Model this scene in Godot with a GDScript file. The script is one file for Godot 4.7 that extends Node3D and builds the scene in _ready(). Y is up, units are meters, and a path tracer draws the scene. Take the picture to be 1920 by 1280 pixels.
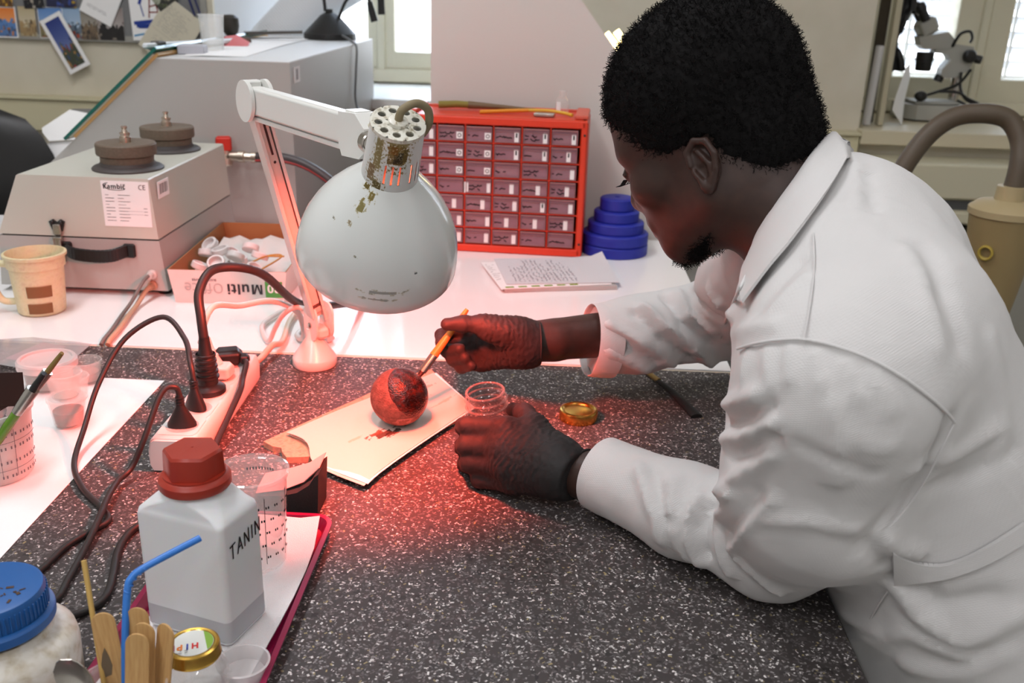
extends Node3D
# A conservation workbench: a man in a lab coat brushes a corroded ball under a red heat lamp.
# Units are metres, y up, floor at 0, the dark bench top at 0.75.

const T := 0.75      # dark bench top
const W := 0.752     # white bench top
var mats := {}
var used := {}
var lamp_root: Node3D
var rng := RandomNumberGenerator.new()

func _ready() -> void:
	rng.seed = 7
	setup_camera_and_light()
	build_room()
	build_benches()
	build_machines()
	build_background_things()
	build_drawer_cabinet()
	build_desk_lamp()
	build_bench_things()
	build_front_things()
	build_person()

func setup_camera_and_light() -> void:
	var cam := Camera3D.new()
	cam.name = "camera"
	add_child(cam)
	cam.near = 0.05
	cam.far = 60.0
	var bx := Vector3(0.9987, 0.0293, -0.0414)
	var by := Vector3(-0.0418, 0.9373, -0.3459)
	var bz := Vector3(0.0286, 0.3472, 0.9374)
	cam.transform = Transform3D(Basis(bx, by, bz).orthonormalized(), Vector3(0, 1.31, 0))
	var at := CameraAttributesPhysical.new()
	at.frustum_focal_length = 33.75   # 12 mm half height: 39.15 degrees of view
	at.frustum_near = 0.05
	at.frustum_far = 60.0
	at.frustum_focus_distance = 1.04
	at.exposure_aperture = FSTOP
	cam.attributes = at
	cam.current = true
	var we := WorldEnvironment.new()
	we.name = "environment"
	var e := Environment.new()
	var sky := Sky.new()
	var ps := ProceduralSkyMaterial.new()
	ps.sky_top_color = Color(0.80, 0.87, 0.97)
	ps.sky_horizon_color = Color(0.95, 0.97, 1.0)
	ps.ground_horizon_color = Color(0.85, 0.87, 0.9)
	ps.ground_bottom_color = Color(0.6, 0.6, 0.6)
	ps.sky_energy_multiplier = 2.8
	ps.ground_energy_multiplier = 2.6
	sky.sky_material = ps
	e.background_mode = Environment.BG_SKY
	e.sky = sky
	e.tonemap_mode = Environment.TONE_MAPPER_LINEAR
	e.tonemap_exposure = 1.0
	e.sdfgi_enabled = true
	e.ssao_enabled = true
	e.ssil_enabled = true
	we.environment = e
	add_child(we)
	# four long ceiling luminaires light the room; each is a glowing diffuser and an area light of its size
	var n := 0
	for p in [Vector3(-0.95, 3.05, -1.25), Vector3(0.95, 3.05, -1.25), Vector3(-0.95, 3.05, 1.1), Vector3(0.95, 3.05, 1.1)]:
		var lamp := thing("ceiling_lamp", ["ceiling lamp over the white bench by the pinboard", "ceiling lamp over the man at the bench", "ceiling lamp behind the viewer above the left half of the room", "ceiling lamp behind the viewer above the right half of the room"][n], "lamp", p)
		var b := G.new()
		b.bevel_box(Vector3(0, 0.06, 0), Vector3(0.36, 0.08, 1.5), 0.01)
		put(b, "housing", m_enamel(), lamp)
		var d := G.new()
		d.bevel_box(Vector3(0, 0.012, 0), Vector3(0.30, 0.014, 1.44), 0.004)
		put(d, "lamp_diffuser", glow("diffuser", Color(0.99, 0.99, 1.0), 2.0), lamp)
		var al := AreaLight3D.new()
		al.name = "area_light"
		al.area_size = Vector2(0.30, 1.44)
		al.light_color = Color(0.985, 0.985, 1.0)
		al.light_energy = CEIL[n]
		al.shadow_enabled = true
		al.area_range = 12.0
		al.area_attenuation = 2.0
		al.position = Vector3(0, 0.0, 0)
		al.rotation_degrees = Vector3(-90, 0, 0)
		lamp.add_child(al)
		n += 1

const FSTOP := 8.4
const CEIL := [2.9, 0.45, 2.8, 1.6]

# ---------------------------------------------------------------- naming

func numbered(called: String) -> String:
	if not used.has(called):
		used[called] = 0
		return called
	used[called] += 1
	return "%s_%03d" % [called, used[called]]

func tag(o: Node3D, label: String, category: String, group := "") -> Node3D:
	o.set_meta("label", label)
	o.set_meta("category", category)
	if group != "":
		o.set_meta("group", group)
	return o

func thing(called: String, label: String, category: String, at := Vector3.ZERO, turn := 0.0, group := "") -> Node3D:
	var o := Node3D.new()
	o.name = numbered(called)
	add_child(o, true)
	o.position = at
	o.rotation_degrees.y = turn
	return tag(o, label, category, group)

# one mesh as a child of a thing, or as a thing or piece of the setting of its own
func put(g: G, called: String, m: Material, parent: Node3D = null) -> MeshInstance3D:
	var o := MeshInstance3D.new()
	o.mesh = g.mesh()
	o.material_override = m
	if parent == null:
		o.name = numbered(called)
		add_child(o, true)
	else:
		o.name = called
		parent.add_child(o, true)
	return o

func share(src: MeshInstance3D, parent: Node3D, x: Transform3D) -> MeshInstance3D:
	var o := MeshInstance3D.new()
	o.mesh = src.mesh
	o.material_override = src.material_override
	o.name = String(src.name).rstrip("0123456789_")
	o.transform = x
	parent.add_child(o, true)
	return o

func solo(g: G, called: String, m: Material, label: String, category: String, at := Vector3.ZERO, turn := 0.0, group := "") -> MeshInstance3D:
	var o := put(g, called, m)
	o.position = at
	o.rotation_degrees.y = turn
	tag(o, label, category, group)
	return o

func struct(g: G, called: String, m: Material) -> MeshInstance3D:
	var o := put(g, called, m)
	o.set_meta("kind", "structure")
	return o

# ---------------------------------------------------------------- materials

func mat(key: String, c: Color, rough := 0.6, metal := 0.0, spec := 0.5) -> StandardMaterial3D:
	if mats.has(key):
		return mats[key]
	var m := StandardMaterial3D.new()
	m.resource_name = key
	m.albedo_color = c
	m.roughness = rough
	m.metallic = metal
	m.metallic_specular = spec
	m.vertex_color_use_as_albedo = false
	mats[key] = m
	return m

func noise_tex(sd: int, freq: float, size: int, ramp: Gradient = null, normal := false, octaves := 4, kind := FastNoiseLite.TYPE_SIMPLEX_SMOOTH) -> NoiseTexture2D:
	var n := FastNoiseLite.new()
	n.seed = sd
	n.noise_type = kind
	n.frequency = freq
	n.fractal_octaves = octaves
	var t := NoiseTexture2D.new()
	t.width = size
	t.height = size
	t.seamless = true
	t.noise = n
	t.as_normal_map = normal
	if normal:
		t.bump_strength = 4.0
	if ramp:
		t.color_ramp = ramp
	return t

func ramp(cols: Array) -> Gradient:
	var g := Gradient.new()
	var off := PackedFloat32Array()
	var cc := PackedColorArray()
	for i in range(0, cols.size(), 2):
		off.append(cols[i])
		cc.append(cols[i + 1])
	g.offsets = off
	g.colors = cc
	return g

# a surface mottled between colours, in world or object triplanar mapping; scale is repeats per metre
func mottled(key: String, cols: Array, rough: float, scale: float, freq := 0.02, sd := 1, size := 256, world := false, metal := 0.0) -> StandardMaterial3D:
	if mats.has(key):
		return mats[key]
	var m := mat(key, Color.WHITE, rough, metal)
	m.albedo_texture = noise_tex(sd, freq, size, ramp(cols))
	m.uv1_triplanar = true
	m.uv1_world_triplanar = world
	m.uv1_scale = Vector3.ONE * scale
	return m

func add_relief(m: StandardMaterial3D, freq: float, size: int, cm: float, sd := 5, octaves := 3) -> StandardMaterial3D:
	m.heightmap_enabled = true
	m.heightmap_scale = cm
	m.heightmap_texture = noise_tex(sd, freq, size, null, false, octaves)
	return m

func glow(key: String, c: Color, e: float) -> StandardMaterial3D:
	if mats.has(key):
		return mats[key]
	var m := mat(key, c, 0.5)
	m.emission_enabled = true
	m.emission = c
	m.emission_energy_multiplier = e
	return m

func glass(key: String, c: Color, a: float, rough := 0.03) -> StandardMaterial3D:
	if mats.has(key):
		return mats[key]
	var m := mat(key, Color(c.r, c.g, c.b, a), rough)
	m.transparency = BaseMaterial3D.TRANSPARENCY_ALPHA
	return m

func solid_glass(key: String, c: Color) -> StandardMaterial3D:
	if mats.has(key):
		return mats[key]
	var m := mat(key, Color(c.r, c.g, c.b, 0.0), 0.02)
	m.refraction_enabled = true
	m.refraction_scale = 0.05
	return m

func m_enamel() -> StandardMaterial3D: return mat("white enamel", Color(0.87, 0.87, 0.85), 0.28)
func m_steel() -> StandardMaterial3D: return mat("steel", Color(0.72, 0.70, 0.67), 0.25, 1.0)
func m_brass() -> StandardMaterial3D: return mat("brass", Color(0.80, 0.74, 0.68), 0.3, 1.0)
func m_gold() -> StandardMaterial3D: return mat("gold tin", Color(0.86, 0.70, 0.34), 0.26, 1.0)
func m_black() -> StandardMaterial3D: return mat("black plastic", Color(0.075, 0.07, 0.07), 0.45)
func m_cable() -> StandardMaterial3D: return mat("black cable", Color(0.13, 0.115, 0.11), 0.5)
func m_paper() -> StandardMaterial3D: return mat("paper", Color(0.94, 0.935, 0.93), 0.85, 0.0, 0.3)
func m_ink() -> StandardMaterial3D: return mat("ink", Color(0.09, 0.085, 0.09), 0.7, 0.0, 0.3)
func m_grey_ink() -> StandardMaterial3D: return mat("grey ink", Color(0.42, 0.41, 0.43), 0.8, 0.0, 0.3)
func m_coat() -> StandardMaterial3D:
	if mats.has("coat"):
		return mats["coat"]
	var m := mat("coat", Color(0.815, 0.808, 0.803), 0.9, 0.0, 0.2)
	m.rim_enabled = true
	m.rim = 0.15
	m.uv1_triplanar = true
	m.uv1_scale = Vector3.ONE * 9.0
	var im := Image.create(256, 256, false, Image.FORMAT_L8)
	for y in 256:
		for x in 256:
			var v := 0.5 + 0.5 * sin((x * 0.5 + y) * TAU / 4.0)
			im.set_pixel(x, y, Color(v, v, v))
	m.heightmap_enabled = true
	m.heightmap_scale = 0.03
	m.heightmap_texture = ImageTexture.create_from_image(im)
	return m
func m_skin() -> StandardMaterial3D:
	var m := mottled("skin", [0.0, Color(0.19, 0.125, 0.105), 0.5, Color(0.22, 0.15, 0.125), 1.0, Color(0.25, 0.17, 0.14)], 0.5, 7.0, 0.03, 11)
	m.metallic_specular = 0.45
	return m
func m_glove() -> StandardMaterial3D: return mat("nitrile glove", Color(0.155, 0.145, 0.145), 0.62, 0.0, 0.4)

# ---------------------------------------------------------------- geometry: triangles collected into one mesh

class G:
	var v := PackedVector3Array()
	var n := PackedVector3Array()
	var uv := PackedVector2Array()
	var x := Transform3D.IDENTITY

	func tri(a: Vector3, b: Vector3, c: Vector3, na: Vector3, nb: Vector3, nc: Vector3, ua := Vector2.ZERO, ub := Vector2.ZERO, uc := Vector2.ZERO) -> void:
		a = x * a
		b = x * b
		c = x * c
		na = x.basis * na
		nb = x.basis * nb
		nc = x.basis * nc
		if (b - a).cross(c - a).dot(na + nb + nc) > 0.0:
			v.append_array([a, c, b])
			n.append_array([na, nc, nb])
			uv.append_array([ua, uc, ub])
		else:
			v.append_array([a, b, c])
			n.append_array([na, nb, nc])
			uv.append_array([ua, ub, uc])

	func flat(a: Vector3, b: Vector3, c: Vector3, out: Vector3) -> void:
		var nn := (b - a).cross(c - a).normalized()
		if nn.dot(out) < 0.0:
			nn = -nn
		tri(a, b, c, nn, nn, nn)

	func quad(a: Vector3, b: Vector3, c: Vector3, d: Vector3, na: Vector3, nb: Vector3, nc: Vector3, nd: Vector3, u0 := Vector2(0, 0), u1 := Vector2(1, 0), u2 := Vector2(1, 1), u3 := Vector2(0, 1)) -> void:
		tri(a, b, c, na, nb, nc, u0, u1, u2)
		tri(a, c, d, na, nc, nd, u0, u2, u3)

	# a flat four-cornered face; a is the texture's top left, then top right, bottom right, bottom left
	func face(a: Vector3, b: Vector3, c: Vector3, d: Vector3, out: Vector3) -> void:
		var nn := (c - a).cross(d - b).normalized()
		if nn.dot(out) < 0.0:
			nn = -nn
		quad(a, b, c, d, nn, nn, nn, nn)

	func bevel_box(at: Vector3, size: Vector3, r := 0.002, turn := Basis.IDENTITY) -> void:
		r = minf(r, minf(size.x, minf(size.y, size.z)) * 0.45)
		var h := size * 0.5
		var ax := [Vector3.RIGHT, Vector3.UP, Vector3.BACK]
		var P := func(s: Vector3, k: int) -> Vector3:
			var q := Vector3(s.x * (h.x - (0.0 if k == 0 else r)), s.y * (h.y - (0.0 if k == 1 else r)), s.z * (h.z - (0.0 if k == 2 else r)))
			return at + turn * q
		for k in 3:
			for s in [-1.0, 1.0]:
				var nn: Vector3 = turn * (ax[k] * s)
				var i := (k + 1) % 3
				var j := (k + 2) % 3
				var c := []
				for st in [[-1, -1], [1, -1], [1, 1], [-1, 1]]:
					var q := Vector3.ZERO
					q[k] = s
					q[i] = st[0]
					q[j] = st[1]
					c.append(P.call(q, k))
				quad(c[0], c[1], c[2], c[3], nn, nn, nn, nn)
		for k in 3:
			var i := (k + 1) % 3
			var j := (k + 2) % 3
			for si in [-1.0, 1.0]:
				for sj in [-1.0, 1.0]:
					var q0 := Vector3.ZERO
					q0[i] = si
					q0[j] = sj
					q0[k] = -1
					var q1 := q0
					q1[k] = 1
					var ni: Vector3 = turn * (ax[i] * si)
					var nj: Vector3 = turn * (ax[j] * sj)
					quad(P.call(q0, i), P.call(q1, i), P.call(q1, j), P.call(q0, j), ni, ni, nj, nj)
		for sx in [-1.0, 1.0]:
			for sy in [-1.0, 1.0]:
				for sz in [-1.0, 1.0]:
					var q := Vector3(sx, sy, sz)
					tri(P.call(q, 0), P.call(q, 1), P.call(q, 2), turn * (ax[0] * sx), turn * (ax[1] * sy), turn * (ax[2] * sz))

	# profile points (radius, height) turned about the y axis; sharp corners stay sharp
	func lathe(pr: Array, seg := 32, from := 0.0, to := TAU, sharp := 0.6) -> void:
		var m := pr.size()
		var sn := []
		for i in m - 1:
			var d: Vector2 = pr[i + 1] - pr[i]
			sn.append(Vector2(d.y, -d.x).normalized())
		for i in m - 1:
			var n0: Vector2 = sn[i]
			var n1: Vector2 = sn[i]
			if i > 0 and absf(sn[i].angle_to(sn[i - 1])) < sharp:
				n0 = (sn[i] + sn[i - 1]).normalized()
			if i < m - 2 and absf(sn[i].angle_to(sn[i + 1])) < sharp:
				n1 = (sn[i] + sn[i + 1]).normalized()
			for k in seg:
				var a := from + (to - from) * k / seg
				var b := from + (to - from) * (k + 1) / seg
				var ca := Vector3(cos(a), 0, sin(a))
				var cb := Vector3(cos(b), 0, sin(b))
				var up := Vector3.UP
				quad(ca * pr[i].x + up * pr[i].y, cb * pr[i].x + up * pr[i].y, cb * pr[i + 1].x + up * pr[i + 1].y, ca * pr[i + 1].x + up * pr[i + 1].y,
					ca * n0.x + up * n0.y, cb * n0.x + up * n0.y, cb * n1.x + up * n1.y, ca * n1.x + up * n1.y,
					Vector2(float(k) / seg, 1.0 - float(i) / (m - 1)), Vector2(float(k + 1) / seg, 1.0 - float(i) / (m - 1)), Vector2(float(k + 1) / seg, 1.0 - float(i + 1) / (m - 1)), Vector2(float(k) / seg, 1.0 - float(i + 1) / (m - 1)))

	# a round tube along points; radii may vary
	func tube(pts: Array, r: float, seg := 10, r_end := -1.0, caps := true, squash := 1.0) -> void:
		var m := pts.size()
		var side := Vector3.ZERO
		var rings := []
		var dirs := []
		for i in m:
			var t: Vector3 = (pts[mini(i + 1, m - 1)] - pts[maxi(i - 1, 0)]).normalized()
			if side == Vector3.ZERO:
				side = t.cross(Vector3.UP if absf(t.y) < 0.9 else Vector3.RIGHT).normalized()
			side = (side - t * side.dot(t)).normalized()
			var up := side.cross(t)
			var rr := r if r_end < 0.0 else lerpf(r, r_end, float(i) / (m - 1))
			var ring := []
			var dd := []
			for k in seg:
				var a := TAU * k / seg
				dd.append(side * cos(a) + up * sin(a))
				ring.append(pts[i] + side * cos(a) * rr + up * sin(a) * rr * squash)
			rings.append(ring)
			dirs.append(dd)
		for i in m - 1:
			for k in seg:
				var l := (k + 1) % seg
				quad(rings[i][k], rings[i][l], rings[i + 1][l], rings[i + 1][k], dirs[i][k], dirs[i][l], dirs[i + 1][l], dirs[i + 1][k])
		if caps:
			for e in [0, m - 1]:
				var t: Vector3 = (pts[1] - pts[0]).normalized() * -1.0 if e == 0 else (pts[m - 1] - pts[m - 2]).normalized()
				for k in range(1, seg - 1):
					tri(rings[e][0], rings[e][k], rings[e][k + 1], t, t, t)

	# polygon in the local x-y plane, extruded along z from z0 to z1
	func prism(poly: PackedVector2Array, z0: float, z1: float, smooth_side := false) -> void:
		var id := Geometry2D.triangulate_polygon(poly)
		for z in [z0, z1]:
			var nn := Vector3(0, 0, signf(z - (z0 + z1) * 0.5))
			for i in range(0, id.size(), 3):
				var q := []
				var u := []
				for k in 3:
					var p := poly[id[i + k]]
					q.append(Vector3(p.x, p.y, z))
					u.append(p)
				tri(q[0], q[1], q[2], nn, nn, nn, u[0], u[1], u[2])
		var m := poly.size()
		var cw := 1.0 if Geometry2D.is_polygon_clockwise(poly) else -1.0
		var en := []
		for i in m:
			var d := (poly[(i + 1) % m] - poly[i]).normalized()
			en.append(Vector3(-d.y, d.x, 0) * cw)
		for i in m:
			var a := poly[i]
			var b := poly[(i + 1) % m]
			var na: Vector3 = en[i]
			var nb: Vector3 = en[i]
			if smooth_side:
				na = (en[i] + en[(i + m - 1) % m]).normalized()
				nb = (en[i] + en[(i + 1) % m]).normalized()
			quad(Vector3(a.x, a.y, z0), Vector3(b.x, b.y, z0), Vector3(b.x, b.y, z1), Vector3(a.x, a.y, z1), na, nb, nb, na)

	# a sheet over a grid of points, with a back face th below
	func sheet(rows: Array, th := 0.0006) -> void:
		var m := rows.size()
		var w: int = rows[0].size()
		var nn := []
		for i in m:
			var r := []
			for j in w:
				var du: Vector3 = rows[i][mini(j + 1, w - 1)] - rows[i][maxi(j - 1, 0)]
				var dv: Vector3 = rows[mini(i + 1, m - 1)][j] - rows[maxi(i - 1, 0)][j]
				r.append(dv.cross(du).normalized())
			nn.append(r)
		for i in m - 1:
			for j in w - 1:
				var u0 := Vector2(float(j) / (w - 1), float(i) / (m - 1))
				var u2 := Vector2(float(j + 1) / (w - 1), float(i + 1) / (m - 1))
				for s in [1.0, -1.0]:
					var o: float = 0.0 if s > 0.0 else th
					quad(rows[i][j] - nn[i][j] * o, rows[i][j + 1] - nn[i][j + 1] * o, rows[i + 1][j + 1] - nn[i + 1][j + 1] * o, rows[i + 1][j] - nn[i + 1][j] * o,
						nn[i][j] * s, nn[i][j + 1] * s, nn[i + 1][j + 1] * s, nn[i + 1][j] * s, u0, Vector2(u2.x, u0.y), u2, Vector2(u0.x, u2.y))
		var rim := []
		for j in w: rim.append([0, j])
		for i in range(1, m): rim.append([i, w - 1])
		for j in range(w - 2, -1, -1): rim.append([m - 1, j])
		for i in range(m - 2, -1, -1): rim.append([i, 0])
		var mid: Vector3 = rows[m / 2][w / 2]
		for k in rim.size() - 1:
			var a: Vector3 = rows[rim[k][0]][rim[k][1]]
			var b: Vector3 = rows[rim[k + 1][0]][rim[k + 1][1]]
			var na: Vector3 = nn[rim[k][0]][rim[k][1]]
			face(a, b, b - na * th, a - na * th, a - mid)

	func ball(at: Vector3, r: Vector3, seg := 20, rings := 12) -> void:
		for i in rings:
			for k in seg:
				var q := []
				for e in [[i, k], [i, k + 1], [i + 1, k + 1], [i + 1, k]]:
					var th: float = PI * e[0] / rings
					var ph: float = TAU * e[1] / seg
					q.append(Vector3(sin(th) * cos(ph), cos(th), sin(th) * sin(ph)))
				var p := []
				var nn := []
				for d in q:
					p.append(at + d * r)
					nn.append((d / r).normalized())
				quad(p[0], p[1], p[2], p[3], nn[0], nn[1], nn[2], nn[3], Vector2(float(k) / seg, float(i) / rings), Vector2(float(k + 1) / seg, float(i) / rings), Vector2(float(k + 1) / seg, float(i + 1) / rings), Vector2(float(k) / seg, float(i + 1) / rings))

	func mesh() -> ArrayMesh:
		var a := []
		a.resize(Mesh.ARRAY_MAX)
		a[Mesh.ARRAY_VERTEX] = v
		a[Mesh.ARRAY_NORMAL] = n
		a[Mesh.ARRAY_TEX_UV] = uv
		var m := ArrayMesh.new()
		m.add_surface_from_arrays(Mesh.PRIMITIVE_TRIANGLES, a)
		return m

func spline(pts: Array, per := 8) -> Array:
	var out := []
	var m := pts.size()
	for i in m - 1:
		var p0: Vector3 = pts[maxi(i - 1, 0)]
		var p1: Vector3 = pts[i]
		var p2: Vector3 = pts[i + 1]
		var p3: Vector3 = pts[mini(i + 2, m - 1)]
		for k in per:
			out.append(p1.cubic_interpolate(p2, p0, p3, float(k) / per))
	out.append(pts[m - 1])
	return out

func frame(at: Vector3, up: Vector3, towards := Vector3.BACK) -> Transform3D:
	var y := up.normalized()
	var xx := y.cross(towards).normalized()
	return Transform3D(Basis(xx, y, xx.cross(y)), at)

# flat strokes like a pen's: polylines in the plane of a frame (x right, y up, z out of the page)
func strokes(g: G, fr: Transform3D, lines: Array, width: float, th := 0.0004) -> void:
	for ln in lines:
		for i in ln.size() - 1:
			var a: Vector2 = ln[i]
			var b: Vector2 = ln[i + 1]
			var d := (b - a).normalized() * width * 0.5
			var s := Vector2(-d.y, d.x)
			a -= d * 0.6
			b += d * 0.6
			g.x = fr
			g.face(Vector3(a.x + s.x, a.y + s.y, th), Vector3(b.x + s.x, b.y + s.y, th), Vector3(b.x - s.x, b.y - s.y, th), Vector3(a.x - s.x, a.y - s.y, th), Vector3(0, 0, 1))
			g.x = Transform3D.IDENTITY

# rows of hurried handwriting or fine print, as broken strokes
func scribble(g: G, fr: Transform3D, w: float, h: float, rows: int, width: float, sd: int, fill := 0.85) -> void:
	var r := RandomNumberGenerator.new()
	r.seed = sd
	for k in rows:
		var y := h * (0.5 - (k + 0.5) / rows)
		var px := -w * 0.5
		var end := w * (r.randf_range(0.1, 0.5) if r.randf() < 0.7 else 0.5) * fill
		var ln := []
		while px < end:
			ln.append(Vector2(px, y + r.randf_range(-0.3, 0.3) * h / rows))
			px += r.randf_range(0.25, 0.6) * h / rows
			if r.randf() < 0.16 and ln.size() > 1:
				strokes(g, fr, [ln], width)
				ln = []
				px += 0.5 * h / rows
		if ln.size() > 1:
			strokes(g, fr, [ln], width)

func text(s: String, size: float, font := "Droid Sans", bold := false, depth := 0.0005) -> TextMesh:
	var t := TextMesh.new()
	var f := SystemFont.new()
	f.font_names = PackedStringArray([font])
	if bold:
		f.font_weight = 700
	t.font = f
	t.text = s
	t.font_size = 48
	t.pixel_size = size / 48.0
	t.depth = depth
	return t

func write(s: String, size: float, m: Material, parent: Node3D, x: Transform3D, called := "lettering", bold := false, font := "Droid Sans") -> MeshInstance3D:
	var o := MeshInstance3D.new()
	o.mesh = text(s, size, font, bold)
	o.material_override = m
	o.name = called
	o.transform = x
	parent.add_child(o, true)
	return o

func rect(w: float, h: float, r := 0.0, seg := 4) -> PackedVector2Array:
	var p := PackedVector2Array()
	if r <= 0.0:
		return PackedVector2Array([Vector2(-w, -h) * 0.5, Vector2(w, -h) * 0.5, Vector2(w, h) * 0.5, Vector2(-w, h) * 0.5])
	for c in [[1, 1, 0], [-1, 1, 1], [-1, -1, 2], [1, -1, 3]]:
		for k in seg + 1:
			var a: float = PI * 0.5 * (c[2] + float(k) / seg)
			p.append(Vector2(c[0] * (w * 0.5 - r) + cos(a) * r, c[1] * (h * 0.5 - r) + sin(a) * r))
	return p

# ---------------------------------------------------------------- the room

func build_room() -> void:
	var wall := mottled("plaster", [0.0, Color(0.80, 0.77, 0.69), 0.5, Color(0.825, 0.795, 0.72), 1.0, Color(0.84, 0.815, 0.745)], 0.9, 0.8, 0.02, 3)
	var plain := mat("white wall", Color(0.93, 0.925, 0.91), 0.9)
	var box := func(called: String, lo: Vector3, hi: Vector3, m: Material) -> void:
		var g := G.new()
		g.bevel_box((lo + hi) * 0.5, hi - lo, 0.004)
		struct(g, called, m)
	# back wall with two deep window openings
	var g := G.new()
	for b in [[-3.2, -1.136, 0.0, 3.2], [-1.136, -0.05, 0.0, 0.905], [-1.136, -0.05, 2.6, 3.2], [-0.05, 1.05, 0.0, 3.2], [1.05, 2.2, 0.0, 0.845], [1.05, 2.2, 2.6, 3.2], [2.2, 3.2, 0.0, 3.2]]:
		g.bevel_box(Vector3((b[0] + b[1]) * 0.5, (b[2] + b[3]) * 0.5, -3.65), Vector3(b[1] - b[0], b[3] - b[2], 0.6), 0.0)
	struct(g, "wall_back", wall)
	box.call("wall_left", Vector3(-3.2, 0, -3.95), Vector3(-3.0, 3.2, 2.9), plain)
	box.call("wall_right", Vector3(3.0, 0, -3.95), Vector3(3.2, 3.2, 2.9), plain)
	box.call("wall_front", Vector3(-3.2, 0, 2.7), Vector3(3.2, 3.2, 2.9), plain)
	box.call("ceiling", Vector3(-3.2, 3.2, -3.95), Vector3(3.2, 3.35, 2.9), plain)
	box.call("floor", Vector3(-3.2, -0.15, -3.95), Vector3(3.2, 0.0, 2.9), mottled("lino", [0.0, Color(0.56, 0.55, 0.53), 1.0, Color(0.66, 0.65, 0.62)], 0.5, 2.0, 0.05, 9))
	# splayed reveal left of the first window
	g = G.new()
	g.x = Transform3D(Basis(Vector3.RIGHT, PI * 0.5), Vector3.ZERO)
	g.prism(PackedVector2Array([Vector2(-1.136, -3.365), Vector2(-0.885, -3.80), Vector2(-0.885, -3.95), Vector2(-1.136, -3.95)]), -2.6, -0.94)
	g.x = Transform3D.IDENTITY
	struct(g, "trim_5", mat("reveal white", Color(0.86, 0.87, 0.88), 0.8))
	# cream ledge along the wall
	var cream := mat("cream paint", Color(0.80, 0.77, 0.64), 0.5)
	var r := G.new()
	r.bevel_box(Vector3(-2.08, 0.845, -3.325), Vector3(1.84, 0.11, 0.05), 0.006)
	r.bevel_box(Vector3(-2.08, 0.903, -3.32), Vector3(1.84, 0.012, 0.065), 0.004)
	struct(r, "trim_1", cream)
	r = G.new()
	r.bevel_box(Vector3(0.5, 0.82, -3.325), Vector3(1.09, 0.11, 0.05), 0.006)
	r.bevel_box(Vector3(0.5, 0.878, -3.32), Vector3(1.09, 0.012, 0.065), 0.004)
	struct(r, "trim_2", cream)
	box.call("trim_3", Vector3(-1.2, 0.905, -3.95), Vector3(-0.02, 0.94, -3.29), mat("sill white", Color(0.88, 0.88, 0.86), 0.4))
	box.call("trim_4", Vector3(1.045, 0.845, -3.95), Vector3(2.25, 0.893, -3.295), mat("sill cream", Color(0.80, 0.76, 0.65), 0.45))
	# windows: a frame, casements, panes; the right one has louvred shutters outside
	var fm := mat("window paint", Color(0.83, 0.81, 0.72), 0.45)
	var pane := glass("window glass", Color(1, 1, 1), 0.05)
	var win := func(n: int, x0: float, x1: float, y0: float, stiles: Array, bottom: float) -> void:
		var f := G.new()
		var zc := -3.87
		f.bevel_box(Vector3((x0 + x1) * 0.5, y0 + (bottom - y0) * 0.5, zc), Vector3(x1 - x0, bottom - y0, 0.07), 0.006)
		f.bevel_box(Vector3((x0 + x1) * 0.5, y0 + 0.03, zc + 0.03), Vector3(x1 - x0, 0.05, 0.05), 0.006)
		f.bevel_box(Vector3((x0 + x1) * 0.5, 2.55, zc), Vector3(x1 - x0, 0.1, 0.07), 0.006)
		f.bevel_box(Vector3((x0 + x1) * 0.5, 1.95, zc), Vector3(x1 - x0, 0.07, 0.06), 0.006)
		for s in stiles:
			f.bevel_box(Vector3((s[0] + s[1]) * 0.5, (y0 + 2.6) * 0.5, zc), Vector3(s[1] - s[0], 2.6 - y0, 0.075), 0.008)
			if s[1] - s[0] > 0.09:
				f.bevel_box(Vector3((s[0] + s[1]) * 0.5, (y0 + 2.6) * 0.5, zc + 0.035), Vector3(0.035, 2.6 - y0, 0.03), 0.008)
		var o := struct(f, "window_%d" % n, fm)
		for k in stiles.size() - 1:
			var p := G.new()
			var a: float = stiles[k][1]
			var b: float = stiles[k + 1][0]
			for yy in [[bottom, 1.915], [1.985, 2.5]]:
				p.face(Vector3(a, yy[1], zc - 0.01), Vector3(b, yy[1], zc - 0.01), Vector3(b, yy[0], zc - 0.01), Vector3(a, yy[0], zc - 0.01), Vector3.BACK)
			put(p, "pane", pane, o)
	win.call(1, -1.136, -0.05, 0.94, [[-1.136, -1.07], [-0.709, -0.601], [-0.25, -0.18], [-0.1, -0.05]], 1.06)
	win.call(2, 1.05, 2.2, 0.893, [[1.05, 1.30], [1.505, 1.71], [2.05, 2.2]], 1.03)
	# louvred shutters outside the right window
	var sh := mat("shutter white", Color(0.86, 0.87, 0.89), 0.5)
	var leafs := [[1.28, 1.60, "white louvred shutter leaf behind the microscope"], [1.63, 2.1, "white louvred shutter leaf behind the right-hand pane"]]
	for lf in leafs:
		var t := thing("shutter", lf[2], "shutter", Vector3(lf[0], 0.93, -4.02))
		var w: float = lf[1] - lf[0]
		var f := G.new()
		for xx in [0.018, w - 0.018]:
			f.bevel_box(Vector3(xx, 0.8, 0), Vector3(0.036, 1.6, 0.035), 0.004)
		f.bevel_box(Vector3(w * 0.5, 0.03, 0), Vector3(w, 0.07, 0.035), 0.004)
		f.bevel_box(Vector3(w * 0.5, 1.58, 0), Vector3(w, 0.06, 0.035), 0.004)
		f.bevel_box(Vector3(w * 0.34, 0.8, 0.022), Vector3(0.012, 1.5, 0.008), 0.002)
		put(f, "frame", sh, t)
		var s := G.new()
		s.bevel_box(Vector3.ZERO, Vector3(w - 0.07, 0.006, 0.05), 0.002)
		var first: MeshInstance3D = null
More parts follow.
